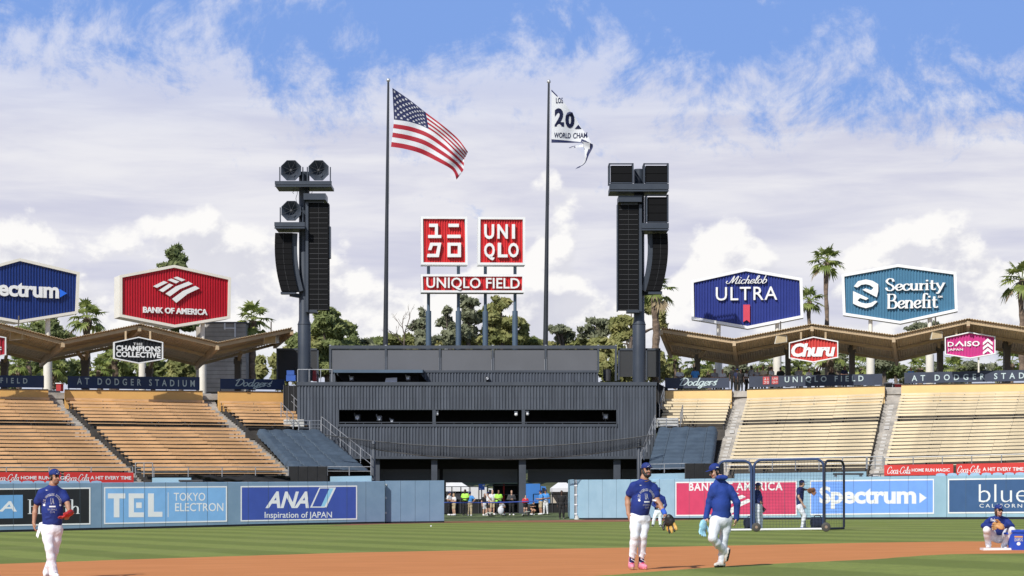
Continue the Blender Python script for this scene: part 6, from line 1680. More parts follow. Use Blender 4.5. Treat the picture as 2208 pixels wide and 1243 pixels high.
def shirt_print(sob, th, base, c, wd, tyaw):
    """team print: arched words, monogram, bar and two small lines"""
    u = V(math.cos(R(tyaw)), math.sin(R(tyaw)), 0); f = V(u.y, -u.x, 0); c = Vector(base) + Vector(c); up = V(0, 0, 1); m = MB(); s = wd
    txt = 'LOS ANGELES DODGERS'; n = len(txt)
    for i, ch in enumerate(txt):
        if ch == ' ': continue
        a = PI * (1.02 - 1.04 * i / (n - 1)); v, ff = text2d(ch, bold=.02); r_ = .50 * s
        t_ = u * math.sin(a) - up * math.cos(a) * 1.0; rd = u * math.cos(a) + up * math.sin(a)
        m.add([c + rd * (r_ + (p[1] - .5) * .15 * s) + t_ * (p[0] - .5) * .085 * s for p in v], ff)
    v, ff = text2d('LA', bold=.02, spacing=.75); m.add([c + u * (p[0] - .5) * .22 * s + up * (.08 + (p[1] - .5) * .38) * s for p in v], ff)
    def rect(x0, x1, y0, y1): m.add([c + u * x * s + up * y * s for x, y in ((x0, y0), (x1, y0), (x1, y1), (x0, y1))], [(0, 1, 2, 3)])
    for k in range(6): rect(-.2 + .4 * k / 6, -.2 + .4 * (k + 1) / 6, -.31, -.22)
    for sx in (-.5, .5):
        m.add([c + u * (sx + .07 * math.cos(j * PI / 5)) * s + up * (-.17 + .07 * math.sin(j * PI / 5)) * s for j in range(10)], [tuple(range(10))])
    for tx_, w, y in (('BASEBALL', .56, -.45), ('CLUB', .28, -.62)):
        v, ff = text2d(tx_, bold=.01, spacing=1.3); m.add([c + u * (p[0] - .5) * w * s + up * (y + (p[1] - .5) * .11) * s for p in v], ff)
    sw = [(-.36, .78), (-.30, .74), (-.18, .80), (-.30, .77), (-.33, .82)]
    m.add([c + u * (x - .05) * s + up * y * s for x, y in sw], [tuple(range(5))])
    # subdivide by conforming every point
    conform(m, sob, -f, .004); m.build('shirt_print', m_white, th)
def joints(Y0, base, fly=(), **px):
    J = {k: np.array(P(v[0], v[1], Y0 + (v[2] if len(v) > 2 else 0.0)) - base) for k, v in px.items()}
    for s in 'lr':
        if s not in fly: J['an' + s][2] = .088 + min(J['to' + s][2], .03) * .3; J['to' + s][2] = .03
    return J
c_blue = cloth('royal', (.008, .026, .185)); c_white = cloth('white', (.82, .85, .91)); c_capb = cloth('cap', (.008, .028, .18)); c_navy = cloth('navy', (.012, .022, .115))
s_white = M('shoe_white', (.75, .74, .74), .5, .06, 8); s_pink = M('shoe_pink', (.78, .26, .36), .5, .10, 12); s_hot = M('shoe_hot_pink', (.62, .05, .13), .5, .1, 12); s_blk = M('shoe_black', (.015, .015, .017), .5, .1, 8); s_cream = M('shoe_cream', (.62, .57, .52), .55, .1, 10); s_blue = M('shoe_blue', (.03, .07, .42), .5, .1, 8)
g_red = M('leather_red', (.46, .022, .022), .45, .2, 10, .4, 20); g_red2 = M('leather_dark_red', (.30, .012, .014), .45, .2, 10, .4, 20)
g_blk = M('leather_black', (.014, .012, .011), .4, .2, 10, .4, 20); g_gold = M('leather_gold', (.55, .33, .07), .45, .2, 10); g_tan = M('leather_tan', (.52, .27, .10), .5, .2, 10, .4, 20); g_tan2 = M('leather_pale_tan', (.60, .38, .17), .5, .2, 10, .4, 20)
g_ice = M('leather_ice_blue', (.30, .58, .70), .45, .15, 10, .4, 20); g_brn = M('leather_brown', (.24, .10, .045), .5, .2, 10, .4, 20)

# --- player A: walking, red glove, at the photo edge
base = G(112, 1249); Y0 = base.y; S_ = F / Y0
z5 = lambda x, y, d=0: (x / 4.725, 980 + y / 4.725, d)
J = joints(Y0, base, head=z5(557, 232), neck=z5(540, 305), shl=z5(428, 388, -.04), shr=z5(638, 396, .08), ell=z5(362, 545, .03), wrl=z5(345, 695, -.03), hal=z5(350, 790, -.05), elr=z5(688, 505, .0), wrr=z5(705, 580, -.14), har=z5(690, 640, -.18),
           waist=z5(533, 690), hipl=z5(480, 770, -.02), hipr=z5(575, 770, .03), knl=z5(505, 960, -.12), knr=z5(552, 985, .05), anl=z5(545, 1185, -.10), anr=z5(482, 1180, .25), tol=z5(590, 1248, -.22), tor=z5(462, 1248, .12))
t_, so = person('player walking in blue team shirt and white trousers, looking aside, red glove on one hand', base, J, dict(yaw=48, tyaw=16, skin='tan', hair='black', stubble=True, shirt=c_blue, pants=c_white, shoes=(s_white, s_white, s_blk), cap=c_capb, chest=.180, waist=.168, q=.74, legw=.96, cuffr=.082, cuff=.99, palml=(.8, .3, 0), thumbl=(0, -1, 0), curl=.55, slw=1.12))
shirt_print(so, t_, base, (J['shl'] + J['shr']) / 2 + np.array((.05, -.2, -.165)), .27, 16)
mitt(t_, base, J['wrr'] + np.array((-.02, -.07, -.06)), (-.55, -.5, -.45), (-.5, .2, .8), (.5, -.8, .2), [g_red, g_red2, g_red], .95)
bt_ = MB(); p = base + Vector(J['hipl']) + V(-.13, -.02, .12); bt_.add([p, p + V(.06, 0, .02), p + V(-.01, -.05, -.26), p + V(-.05, -.03, -.22)], [(0, 1, 2, 3)]); bt_.build('towel', c_white, t_)

# --- player B: pink shoes, black and gold glove
base = G(1378, 1229.5); Y0 = base.y
z6 = lambda x, y, d=0: (1320 + x / 4.553, 970 + y / 4.553, d)
J = joints(Y0, base, head=z6(337, 205), neck=z6(318, 278), shl=z6(212, 352, -.05), shr=z6(406, 368, .08), ell=z6(152, 480, .06), wrl=z6(160, 632, -.02), hal=z6(180, 720, -.06), elr=z6(442, 500, .02), wrr=z6(515, 625, -.12), har=z6(552, 690, -.16),
           waist=z6(272, 610), hipl=z6(232, 672, -.03), hipr=z6(318, 675, .05), knl=z6(222, 850, -.13), knr=z6(300, 850, -.04), anl=z6(188, 1060, .02), anr=z6(285, 1085, .10), tol=z6(200, 1160, -.16), tor=z6(325, 1160, -.02))
t_, so = person('bearded player in blue team shirt and pink shoes, black and gold glove held low', base, J, dict(yaw=22, tyaw=14, pitch=-4, skin='tan', beard=True, shirt=c_blue, pants=c_white, shoes=(s_pink, s_pink, s_hot), hitop=.11, socks=c_navy, cap=c_capb, chest=.178, waist=.168, q=.82, belly=True, legw=.96, cuff=.66, cuffr=.064, arm=1.18, palml=(.8, .4, 0), thumbl=(.2, -1, 0), curl=.35, slw=1.15, neckw=1.12))
shirt_print(so, t_, base, (J['shl'] + J['shr']) / 2 + np.array((.06, -.2, -.20)), .28, 14)
mitt(t_, base, J['har'] + np.array((.03, -.02, -.05)), (.28, -.12, -.95), (-.3, -.95, 0), (-.9, .3, -.2), [g_blk, g_gold, g_gold], 1.1)
w = Blob().cone(J['elr'] * .22 + J['wrr'] * .78, J['wrr'], .045, .042, .01); w.build('wristband', cloth('bright', (.03, .11, .55)), t_, .007, base)
w = Blob().cone(J['ell'] * .08 + J['wrl'] * .92 - (0, 0, .005), J['wrl'], .036, .036, .005); w.build('bracelet', M('yellow_band', (.70, .38, .02), .5), t_, .007, base)
nk = MB(); c = base + Vector(J['neck']); nk.tube([c + V(.075 * math.cos(a), -.062 - .03 * math.sin(-a) if 0 else -.055 * math.sin(a) - .02, -.03 - .035 * math.sin(a)) for a in np.linspace(.1, PI - .1, 10)], .006, 5); nk.build('necklace', M('gold_chain', (.7, .45, .2), .3, .05, 5, metal=.8), t_)

# --- player C: hooded sweater, walking away with light blue glove
base = G(1560, 1225.5); Y0 = base.y
J = joints(Y0, base, 'l', head=z6(1010, 212, .0), neck=z6(1055, 275, 0), shl=z6(998, 368, -.04), shr=z6(1152, 380, .03), ell=z6(955, 510, .02), wrl=z6(922, 660, .0), hal=z6(895, 735, -.02), elr=z6(1225, 520, .0), wrr=z6(1222, 672, .05), har=z6(1210, 735, .05),
           waist=z6(1072, 655), hipl=z6(1018, 705, -.06), hipr=z6(1120, 690, .05), knl=z6(985, 870, -.20), knr=z6(1095, 880, .02), anl=z6(1128, 1025, .02), anr=z6(1075, 1105, .06), tol=z6(1165, 1075, .03), tor=z6(1035, 1150, .0))
J['anl'] = J['anl'] + np.array((-.03, .0, .03)); J['tol'] = J['anl'] + np.array((-.05, .03, -.24))
t_, so = person('player in blue hooded sweater walking with head bowed, light blue glove', base, J, dict(yaw=-68, tyaw=198, pitch=18, skin='light', shirt=c_blue_h if 'c_blue_h' in globals() else cloth('hoodie', (.012, .044, .25)), sleeve='long', hood=True, pants=cloth('greywhite', (.70, .72, .77)), shoes=(s_cream, s_blk, s_cream), sole_l=(.92, -.05, .12), cap=c_capb, chest=.160, waist=.163, q=.85, legw=.99, fly='l', cuff=.95, cuffr=.062, slw=1.08, palmr=(-.9, .2, 0), curl=.6, hair_len=.02, logo=False))
mitt(t_, base, J['hal'] + np.array((-.01, -.02, -.05)), (-.12, -.1, -1), (.6, -.75, 0), (.75, .6, -.1), [g_ice, g_ice, M('leather_violet', (.22, .10, .28), .5, .1, 5)], 1.0)
lg = MB(); hc = base + Vector(J['head']); lg.obox(hc + V(.03, -.092, .07), (1, .2, 0), (0, 1, 0), (0, 0, 1), .022, .012, .006); lg.build('cap_mark', m_white, t_)

# --- crouching player on the base
base = G(2150, 1186.5); Y0 = base.y
zc = lambda x, y, d=0: (2090 + x / 8.88, 1060 + y / 8.88, d)
J = joints(Y0, base, head=zc(563, 366, -.18), neck=zc(560, 455, -.12), shl=zc(420, 535, -.05), shr=zc(690, 540, -.02), ell=zc(275, 660, -.20), wrl=zc(430, 655, -.42), hal=zc(500, 660, -.48), elr=zc(815, 670, -.18), wrr=zc(690, 665, -.42), har=zc(620, 670, -.48),
           waist=zc(560, 790, .10), hipl=zc(490, 860, .16), hipr=zc(640, 860, .16), knl=zc(338, 740, -.34), knr=zc(815, 750, -.34), anl=zc(368, 1015, -.05), anr=zc(655, 1015, -.05), tol=zc(350, 1100, -.25), tor=zc(715, 1100, -.22))
J['waist'] = J['waist'] + np.array((0, 0, .05))
t_, so = person('crouching player in blue long sleeves and dark glasses, tan glove between his knees', base, J, dict(yaw=18, tyaw=4, skin='light', hair_col='brown', hair_len=.05, shirt=c_blue, sleeve='long', pants=cloth('greywhite', (.70, .72, .77)), shoes=(s_white, s_white, s_blue), cap=c_capb, chest=.182, waist=.158, q=.74, legw=1.08, cuff=.96, cuffr=.06, slw=1.02, palml=(0, 1, -.2), palmr=(0, 1, -.2)))
mitt(t_, base, np.array(P(*zc(545, 660, 0)[:2], Y0 - .60) - base), (-.75, -.2, -.15), (.1, -.8, .5), (.2, .1, .95), [g_tan, g_tan2, g_tan], .98)
sg = MB(); hc = base + Vector(J['head']); u = V(math.cos(R(18)), math.sin(R(18)), 0); f_ = V(u.y, -u.x, 0)
for s in (-1, 1): sg.ball(hc + u * .033 * s + f_ * .090 + V(0, 0, .004), (.031, .018, .020), 10, 6)
sg.tube([hc + u * -.07 + f_ * .05 + V(0, 0, .012), hc + f_ * .098 + V(0, 0, .012), hc + u * .07 + f_ * .05 + V(0, 0, .012)], .006, 5); sg.build('sunglasses', m_eye, t_)
lg = MB(); put_strokes(lg, PL(V(0, Y0 - .5, 0), (1, 0)), 'Dodgers', 2144, 2159, 1119, 1126.5, 0, .01, wv=.17, wh=.12, shear=.3); conform(lg, so, (0, 1, 0), .004); lg.build('shirt_print', m_white, t_)

# --- three players farther out
zs = lambda x, y, d=0: (1590 + x / 6.904, 980 + y / 6.904, d)
base = G(1637, 1145.5); Y0 = base.y
J = joints(Y0, base, head=zs(312, 478), neck=zs(300, 525), shl=zs(272, 560, -.04), shr=zs(320, 560, .16), ell=zs(262, 640, -.1), wrl=zs(320, 715, -.22), hal=zs(350, 725, -.22), elr=zs(352, 640, .1), wrr=zs(362, 730, .05), har=zs(372, 790, .03), waist=zs(305, 745), hipl=zs(300, 775, -.09), hipr=zs(325, 775, .09), knl=zs(300, 930, -.12), knr=zs(345, 930, .08), anl=zs(325, 1090, -.08), anr=zs(345, 1110, .1), tol=zs(345, 1150, -.18), tor=zs(365, 1150, .0))
t_, so = person('player in navy jacket standing side-on behind the wide batting screen, beside the post', base, J, dict(yaw=62, tyaw=60, skin='tan', shirt=c_navy, sleeve='long', pants=c_white, shoes=(s_blk, s_white), cap=c_navy, chest=.20, waist=.18, legw=1.1, cuffr=.07, logo=False), vox=.013)
mitt(t_, base, J['har'] + np.array((.0, .05, -.06)), (.3, 0, -1), (0, -1, 0), (1, 0, .2), [g_blk, g_blk, g_blk], .9, vox=.012)
base = G(1733, 1144); Y0 = base.y
J = joints(Y0, base, head=zs(962, 438), neck=zs(945, 480), shl=zs(910, 520, -.08), shr=zs(960, 525, .2), ell=zs(912, 640, -.18), wrl=zs(985, 760, -.2), hal=zs(1010, 800, -.2), elr=zs(985, 525, .28), wrr=zs(1040, 525, .2), har=zs(1080, 540, .15), waist=zs(925, 740), hipl=zs(925, 790, -.10), hipr=zs(950, 790, .1), knl=zs(1000, 920, -.15), knr=zs(980, 925, .1), anl=zs(960, 1090, -.12), anr=zs(1000, 1070, .14), tol=zs(960, 1130, -.22), tor=zs(1050, 1125, .05))
t_, so = person('player in navy shirt throwing side-on behind the batting screen, brown glove raised', base, J, dict(yaw=75, tyaw=60, skin='light', shirt=c_navy, pants=c_white, shoes=(s_blue, s_blue), cap=c_navy, chest=.20, waist=.17, legw=1.02, cuffr=.06, logo=False), vox=.013)
mitt(t_, base, J['har'] + np.array((.06, 0, -.02)), (.8, 0, -.45), (-.3, -.9, -.3), (.3, .2, .8), [g_brn, g_brn, g_brn], 1.15, vox=.012)
base = G(1416, 1136.5); Y0 = base.y
J = joints(Y0, base, head=z6(455, 400), neck=z6(455, 430), shl=z6(425, 470, -.02), shr=z6(505, 470, .05), ell=z6(400, 540, -.06), wrl=z6(420, 560, -.2), hal=z6(450, 570, -.25), elr=z6(526, 545, 0), wrr=z6(510, 575, -.2), har=z6(480, 580, -.25), waist=z6(455, 580), hipl=z6(440, 610), hipr=z6(468, 610), knl=z6(415, 670, -.05), knr=z6(470, 670), anl=z6(400, 740), anr=z6(472, 740), tol=z6(395, 756, -.12), tor=z6(478, 756, -.12))
t_, so = person('distant player in blue long sleeves partly hidden behind the player with pink shoes', base, J, dict(yaw=10, tyaw=5, skin='brown', shirt=c_blue, sleeve='long', pants=c_white, shoes=(s_blk, s_white), cap=c_capb, chest=.20, waist=.18, legw=1.0, cuffr=.062, logo=False), vox=.014)

# --- people at the gate and on the concourse
def stander(label, x, yt, yf, Y, cfg, group, vox=.018, bz_=None, grounded=True, dress=None):
    base = P(x, yf, Y); s = Y / F; h = (yf - yt) * s
    if bz_ is not None: base.z = bz_; h = P(x, yt, Y).z - bz_
    k = h / 1.78; yaw = cfg.get('yaw', 0); c, sn = math.cos(R(yaw)), math.sin(R(yaw))
    w = lambda a, b, z: np.array(((a * c - b * sn) * k, (a * sn + b * c) * k, z * k))   # a across, b away from facing, z up
    arms = cfg.get('arms', 'down')
    J = dict(head=w(0, -.03, 1.63), neck=w(0, .01, 1.47), shl=w(-.18, .0, 1.40), shr=w(.18, .0, 1.40), waist=w(0, 0, 1.00), hipl=w(-.09, 0, .92), hipr=w(.09, 0, .92),
             knl=w(-.10, -.03, .50), knr=w(.11, -.02, .50), anl=w(-.11, .02, .09), anr=w(.13, .03, .09), tol=w(-.13, -.14, .03), tor=w(.16, -.13, .03))
    A = {'down': ((.26, .02, 1.12), (.27, -.06, .87), (.27, -.08, .77)), 'front': ((.27, .0, 1.13), (.10, -.27, 1.12), (.03, -.32, 1.13)), 'hips': ((.38, .06, 1.15), (.20, -.05, .99), (.15, -.10, .96)), 'up': ((.28, -.1, 1.2), (.16, -.25, 1.42), (.10, -.28, 1.5))}
    for s_, sg in (('l', -1), ('r', 1)):
        a = A[arms if isinstance(arms, str) else arms[0 if s_ == 'l' else 1]]
        for n_, q in zip(('el', 'wr', 'ha'), a): J[n_ + s_] = w(sg * q[0], q[1], q[2])
    if cfg.get('lean'):
        for n_ in ('head', 'neck', 'shl', 'shr', 'ell', 'elr', 'wrl', 'wrr', 'hal', 'har'):
            d = J[n_][2] / k - 1.0; J[n_] = J[n_] + w(0, -d * cfg['lean'], -abs(d) * cfg['lean'] * .35)
    if cfg.get('squat'):
        q = cfg['squat']
        for n_ in J:
            if n_[:2] not in ('an', 'to'): J[n_] = J[n_] - np.array((0, 0, q * k))
        for n_ in ('knl', 'knr'): J[n_] = J[n_] + w(-.08 if n_ == 'knl' else .08, -.32, q * .75)
        for n_ in ('hipl', 'hipr', 'waist'): J[n_] = J[n_] + w(0, .1, 0)
    st = dict(yaw=yaw, tyaw=yaw, detail=False, hs=k, chest=.205 * k, waist=cfg.get('ww', .175) * k, q=.68, logo=False, legw=k * cfg.get('legw', 1.0), cuffr=.06, hair='black')
    st.update({a: b for a, b in cfg.items() if a not in ('yaw', 'arms', 'lean', 'squat', 'ww', 'legw')})
    return person(label, base, J, st, group, vox)
cl_ = lambda n, c: cloth(n, c)
k_neon = cl_('neon', (.42, .85, .10)); k_blk = cl_('black', (.014, .014, .015)); k_wht = cl_('offwhite', (.70, .70, .70)); k_khk = cl_('khaki', (.48, .38, .24)); k_sky = cl_('sky', (.06, .26, .62)); k_red = cl_('red', (.55, .03, .05)); k_gry = cl_('grey', (.30, .30, .31)); k_nvy = cl_('midnight', (.015, .02, .06))
sb = (s_blk, s_white); sw_ = (s_white, s_white)
YG = 130.5
gate = [
 (969, 1059.5, 1112, dict(shirt=k_wht, pants=k_blk, shoes=sw_, cap=c_navy, arms='front', yaw=60, skin='tan'), 'visitor in white shirt and dark trousers nearest the closed gate leaf'),
 (979, 1063.5, 1112, dict(shirt=k_wht, pants=k_khk, shorts=True, shoes=sw_, hair_col='fair', arms='front', yaw=-60, skin='light', hair_len=.06), 'fair-haired visitor in white top and tan shorts facing the closed gate leaf'),
 (1003, 1054.5, 1112, dict(shirt=k_neon, pants=k_blk, shoes=sb, arms='front', yaw=-20, skin='dark', ww=.20), 'worker in neon yellow shirt reading a paper beside the visitor in khaki'),
 (1013, 1059.5, 1113.5, dict(shirt=k_sky, pants=k_khk, shoes=sw_, cap=c_capb, arms='hips', yaw=170, skin='tan'), 'attendant in blue shirt and khaki trousers seen from behind'),
 (1045, 1063.5, 1112.5, dict(shirt=k_blk, pants=k_wht, shorts=True, shoes=sw_, arms='down', yaw=35, skin='light', hair_len=.10), 'woman with long dark hair in white shorts at the blue ribbon'),
 (1052.5, 1060.5, 1110, dict(shirt=k_wht, pants=k_blk, shorts=True, shoes=sw_, arms='up', yaw=-30, skin='light', cap=c_navy, hair_len=.08), 'woman in white top and dark shorts at the blue ribbon'),
 (1061.5, 1056, 1111, dict(shirt=k_wht, pants=k_khk, shorts=True, shoes=sw_, hair_col='grey', arms='down', yaw=20, skin='light', ww=.20), 'tall grey-haired man in white shirt and beige shorts'),
 (1075, 1056.5, 1110, dict(shirt=k_neon, pants=k_blk, shoes=sb, arms='front', yaw=10, skin='brown', ww=.23), 'broad worker in neon yellow shirt looking at his hands'),
 (1085, 1066, 1111, dict(shirt=k_gry, pants=k_blk, shoes=sw_, cap=c_capb, arms='front', yaw=-40, skin='tan', squat=.42, lean=.5), 'visitor in blue cap squatting beside a white bag'),
 (1103, 1057, 1112, dict(shirt=cl_('blackwhite', (.05, .05, .055)), sleeve='long', pants=k_blk, shoes=sw_, arms='front', yaw=5, skin='light', hair_len=.08), 'visitor in black and white sweater beside the grey post'),
 (1133, 1068, 1109, dict(shirt=k_red, sleeve='long', pants=k_blk, shoes=sb, arms='front', yaw=15, skin='light'), 'child in red and white shirt beside the grey post'),
 (1147, 1076, 1110, dict(shirt=k_blk, pants=k_blk, shoes=sw_, arms='front', yaw=40, skin='tan', squat=.2, lean=.5), 'stooping visitor in black between the child and the blue shirts'),
 (1166, 1056.5, 1110.5, dict(shirt=k_sky, pants=k_khk, shorts=True, shoes=sw_, cap=c_capb, arms='front', yaw=-70, skin='tan', ww=.21), 'man in blue shirt, blue cap and tan shorts seen in profile'),
 (1176.5, 1055, 1109.5, dict(shirt=k_sky, pants=k_wht, shoes=sw_, cap=c_navy, arms='front', yaw=-10, skin='tan'), 'man in blue shirt and white trousers beside the one in tan shorts'),
 (1211, 1057, 1119, dict(shirt=k_blk, sleeve='long', pants=k_blk, shoes=sb, arms='down', yaw=5, skin='dark'), 'guard all in black standing alone by the open gate leaf')]
for x, yt, yf, cfg, lab in gate:
    Y = 127.6 if x == 1211 else YG
    stander(lab, x, yt, yf, Y, cfg, 'people waiting in the gate gap')
conc = [(1466, 793, 'person in blue and white shirt at the short slate banner, near the script', k_wht, 'brown', 10), (1499, 790, 'person in blue shirt under the roof column above the short slate banner', k_sky, 'brown', 160), (1541, 795, 'person with pale cap at the end of the short slate banner', k_gry, 'tan', 20), (1558, 796, 'person in pale shirt beside the stair opening', k_wht, 'tan', -10),
        (1609, 797, 'person in white shirt at the stair side of the long slate banner', k_wht, 'brown', 60), (1620, 788, 'tall person in grey above the red squares of the banner', k_gry, 'brown', 120), (1633, 793, 'person in pale grey above the red squares of the banner', k_gry, 'tan', 10), (1646, 789, 'person in cream shirt before the white column', cl_('cream', (.55, .50, .36)), 'tan', -40),
        (1664, 790, 'dark-haired person in white shirt leaning before the white column', k_wht, 'light', 50), (1683, 791, 'person in black jersey seen from behind beside the white column', k_blk, 'tan', 180), (1722, 791, 'person in pale grey under the small red hexagon sign', k_gry, 'tan', 150), (1744.5, 794, 'person in white shirt sitting just below the point of the red hexagon sign', k_wht, 'light', 30),
        (1762, 792, 'person in black hood below the red hexagon sign', k_blk, 'tan', -30), (1793, 795, 'person in black beside the palm trunk on the concourse', k_blk, 'brown', 10), (1821, 789, 'person in dark blue shirt between palm trunk and column', k_nvy, 'brown', 20), (1964, 792, 'person in blue sweater above the cream section at the photo edge', k_sky, 'tan', 10)]
for x, yt, lab, sh, sk, yw in conc:
    Y = stR.Yb(x) + 2.6; fz = P(x, float(np.interp(x, [1434, 1907, 2300], [847, 838, 830])), stR.Yb(x) + .75).z
    stander(lab, x, yt, 840, Y, dict(shirt=sh, pants=k_blk, shoes=sb, arms=('front', 'down') if x % 2 else 'front', yaw=yw, skin=sk), 'people on the concourse above the cream stand', .02, bz_=fz)
for x, yt, lab, sh in ((1581, 789.5, 'tall dark figure standing at the head of the aisle stairs', k_blk), (1590, 795, 'figure in blue cap behind the tall one at the aisle stairs', k_nvy), (1597, 796, 'dark figure beside the pale one at the aisle stairs', k_blk)):
    Y = stR.Yb(x) + 1.4; fz = P(x, 843, stR.Yb(x) + .75).z
    stander(lab, x, yt, 843, Y, dict(shirt=sh, pants=k_blk, shoes=sb, arms='down', yaw=8 * (x % 5), skin='dark', cap=c_capb if x == 1590 else None), 'people on the concourse above the cream stand', .02, bz_=fz)
# ------------------------------------------------------------------ batting screens
m_tube = M('navy_padded_tube', (.035, .062, .155), .7, .12, 2, .3, 12)
m_tubed = M('dark_padded_tube', (.012, .016, .035), .7, .12, 2, .3, 12)
m_bnet = net_mat('screen_net', (.015, .02, .05), .115, .0065)
def bat_screen(label, x0, x1, ytop, ybase, mat, r=.048, dy=0.0, cut0=False):
    a, b = G(x0, ybase), G(x1, ybase); b = P(x1, ybase, a.y + dy); b.z = gz(b.x)
    zt = P((x0 + x1) / 2, ytop, a.y).z - r; th = thing('batting_screen', label, 'practice screen', a.lerp(b, .5), 'batting practice screens')
    u = (b - a).normalized(); up = V(0, 0, 1); R_ = .28; pts = []
    H0 = zt - a.z
    aa, bb = a + u * r, b - u * r
    pts = [aa + up * .10, aa + up * (H0 - R_)]
    for k in range(1, 7): an = PI / 2 * k / 6; pts.append(aa + up * (H0 - R_ + R_ * math.sin(an)) + u * (R_ - R_ * math.cos(an)))
    for k in range(0, 7): an = PI / 2 * k / 6; pts.append(bb + up * (H0 - R_ + R_ * math.cos(an)) - u * (R_ - R_ * math.sin(an)))
    pts.append(bb + up * .10)
    MB().tube(pts, r, 10).build('padded_frame', mat, th, smooth='auto')
    MB().tube([aa + up * .06, bb + up * .06], .04, 8).build('base_bar', m_white if mat is m_tube else m_tubed, th)
    n = MB(); nx, nz = 24, 24; vs = []
    for j in range(nz + 1):
        for i in range(nx + 1):
            k, q = i / nx, j / nz; p = aa.lerp(bb, k) + up * (.08 + (H0 - .1) * q)
            vs.append(p + V(0, .25 * math.sin(PI * k) * math.sin(PI * q), -.06 * math.sin(PI * k) * q * (1 - q)))
    n.add(vs, [(j * (nx + 1) + i, j * (nx + 1) + i + 1, (j + 1) * (nx + 1) + i + 1, (j + 1) * (nx + 1) + i) for j in range(nz) for i in range(nx)])
    n.build('net', m_bnet, th)
    return th, aa, bb
s1 = bat_screen('navy framed batting screen partly hidden by the hooded player', 1545, 1623, 992.5, 1147, m_tube)
s2 = bat_screen('widest navy framed batting screen, in the middle of the three', 1623, 1779, 990, 1146, m_tube, dy=-.2)
s3 = bat_screen('narrow dark batting screen wing at the outer end of the three', 1776.5, 1821, 991, 1144.5, m_tubed, r=.046, dy=1.2)
def wheel(th, c):
    w = MB(); w.lathe(c + V(0, -.05, 0), [(0, 0), (.10, .0), (.16, .02), (.17, .05), (.16, .08), (.10, .10), (0, .10)], 16, ax=(0, 1, 0)); w.build('wheel', M('grey_rubber', (.07, .065, .06), .8, .2, 4), th)
    h = MB(); h.lathe(c + V(0, -.065, 0), [(0, 0), (.05, .0), (.06, .02), (.06, .03)], 10, ax=(0, 1, 0)); h.build('wheel_hub', M('rusty_hub', (.32, .22, .16), .6, .2, 6), th)
for q, x in ((s1, 1630), (s2, 1780)):
    c = G(x, 1147) + V(0, -.12, .17); wheel(q[0], c)
def ball_cart(label, x, w, yb, yt):
    g = G(x, yb); Y = g.y; s = Y / F; h = (yb - yt) * s; hw = w * s / 2; th = thing('ball_cart', label, 'ball cart', g, 'dark ball carts behind the screens')
    m = MB(); m.prism([g + V(-hw * .92, 0, .06), g + V(hw * .92, 0, .06), g + V(hw, 0, h * .45), g + V(hw, 0, h - .04), g + V(hw * .85, 0, h), g + V(-hw * .85, 0, h), g + V(-hw, 0, h - .04), g + V(-hw, 0, h * .45)], V(0, .5, 0)); m.build('bag', M('navy_nylon', (.012, .018, .045), .75, .2, 3, .3, 12), th)
    p = MB(); p.box(g.x - hw * .7, g.x + hw * .7, Y - .05, Y, g.z + .14, g.z + h * .5); p.build('pocket', M('navy_nylon_dark', (.008, .012, .03), .75, .2, 3), th)
    hd = MB(); hd.tube([g + V(-hw, .1, h * .95), g + V(-hw - .06, .05, h * .7), g + V(-hw - .05, .05, h * .4)], .025, 6); hd.tube([g + V(-.12, .25, h), g + V(-.1, .25, h + .06), g + V(.1, .25, h + .06), g + V(.12, .25, h)], .02, 6); hd.build('handle', m_tubed, th)
    for sx in (-.75, .75): MB().lathe(g + V(sx * hw, .12, .055), [(0, 0), (.055, 0), (.055, .06), (0, .06)], 12, ax=(0, 1, 0)).build('wheel', s_blk, th)
ball_cart('dark ball cart behind the player in the navy jacket', 1621, 27, 1144.5, 1117)
ball_cart('dark ball cart behind the throwing player', 1765, 27, 1144, 1115.5)
# base, bucket, loose balls
g = G(2153, 1187); th = thing('second_base', 'white base under the crouching player', 'base', g)
m = MB(); w = .37
m.prism([g + V(-w, -.14, .055), g + V(w, -.14, .055), g + V(w * .94, .32, .05), g + V(-w * .94, .32, .05)][::-1], V(0, 0, -.06)); m.build('base_bag', m_white, th)
g = G(2200, 1186.5); Y = g.y; s = Y / F; th = thing('ball_bucket', 'blue plastic bucket with a faded round print beside the crouching player', 'bucket', g + V(0, 0, 0))
h = (1186.5 - 1143) * s; r0, r1 = .255, .30; m_bk = M('bucket_blue', (.016, .075, .50), .4, .06, 3)
b = MB(); b.lathe(g, [(0, .005), (r0, .005), (r0 + .005, .03), (r1 - .012, h - .06), (r1 + .012, h - .055), (r1 + .016, h), (r1 - .01, h), (r1 - .02, h - .03), (r0 - .01, .04)], 28); b.build('tub', m_bk, th, smooth='auto')
hn = MB()
for a in (-.15, PI + .15, -1.25):
    c = g + V((r1 + .03) * math.cos(a), (r1 + .03) * math.sin(a), h - .08); hn.obox(c, (-math.sin(a), math.cos(a), 0), (math.cos(a), math.sin(a), 0), (0, 0, 1), .07, .035, .022)
hn.build('handle', m_bk, th)
pr = MB(); cc = g + V(-.10, -.6, h * .52)
v, ff = text2d('CHAMPIONS', bold=.03, spacing=.85); pr.add([cc + V((p[0] - .5) * .17, 0, (p[1] - .5) * .075) for p in v], ff, 0)
for k in range(5): pr.add([cc + V(-.085 + .034 * k, 0, .05), cc + V(-.085 + .034 * (k + 1), 0, .05), cc + V(-.085 + .034 * (k + 1), 0, .085), cc + V(-.085 + .034 * k, 0, .085)], [(0, 1, 2, 3)], 1)
pr.add([cc + V(.04 * math.cos(j * PI / 5), 0, -.09 + .04 * math.sin(j * PI / 5)) for j in range(10)], [tuple(range(10))], 0)
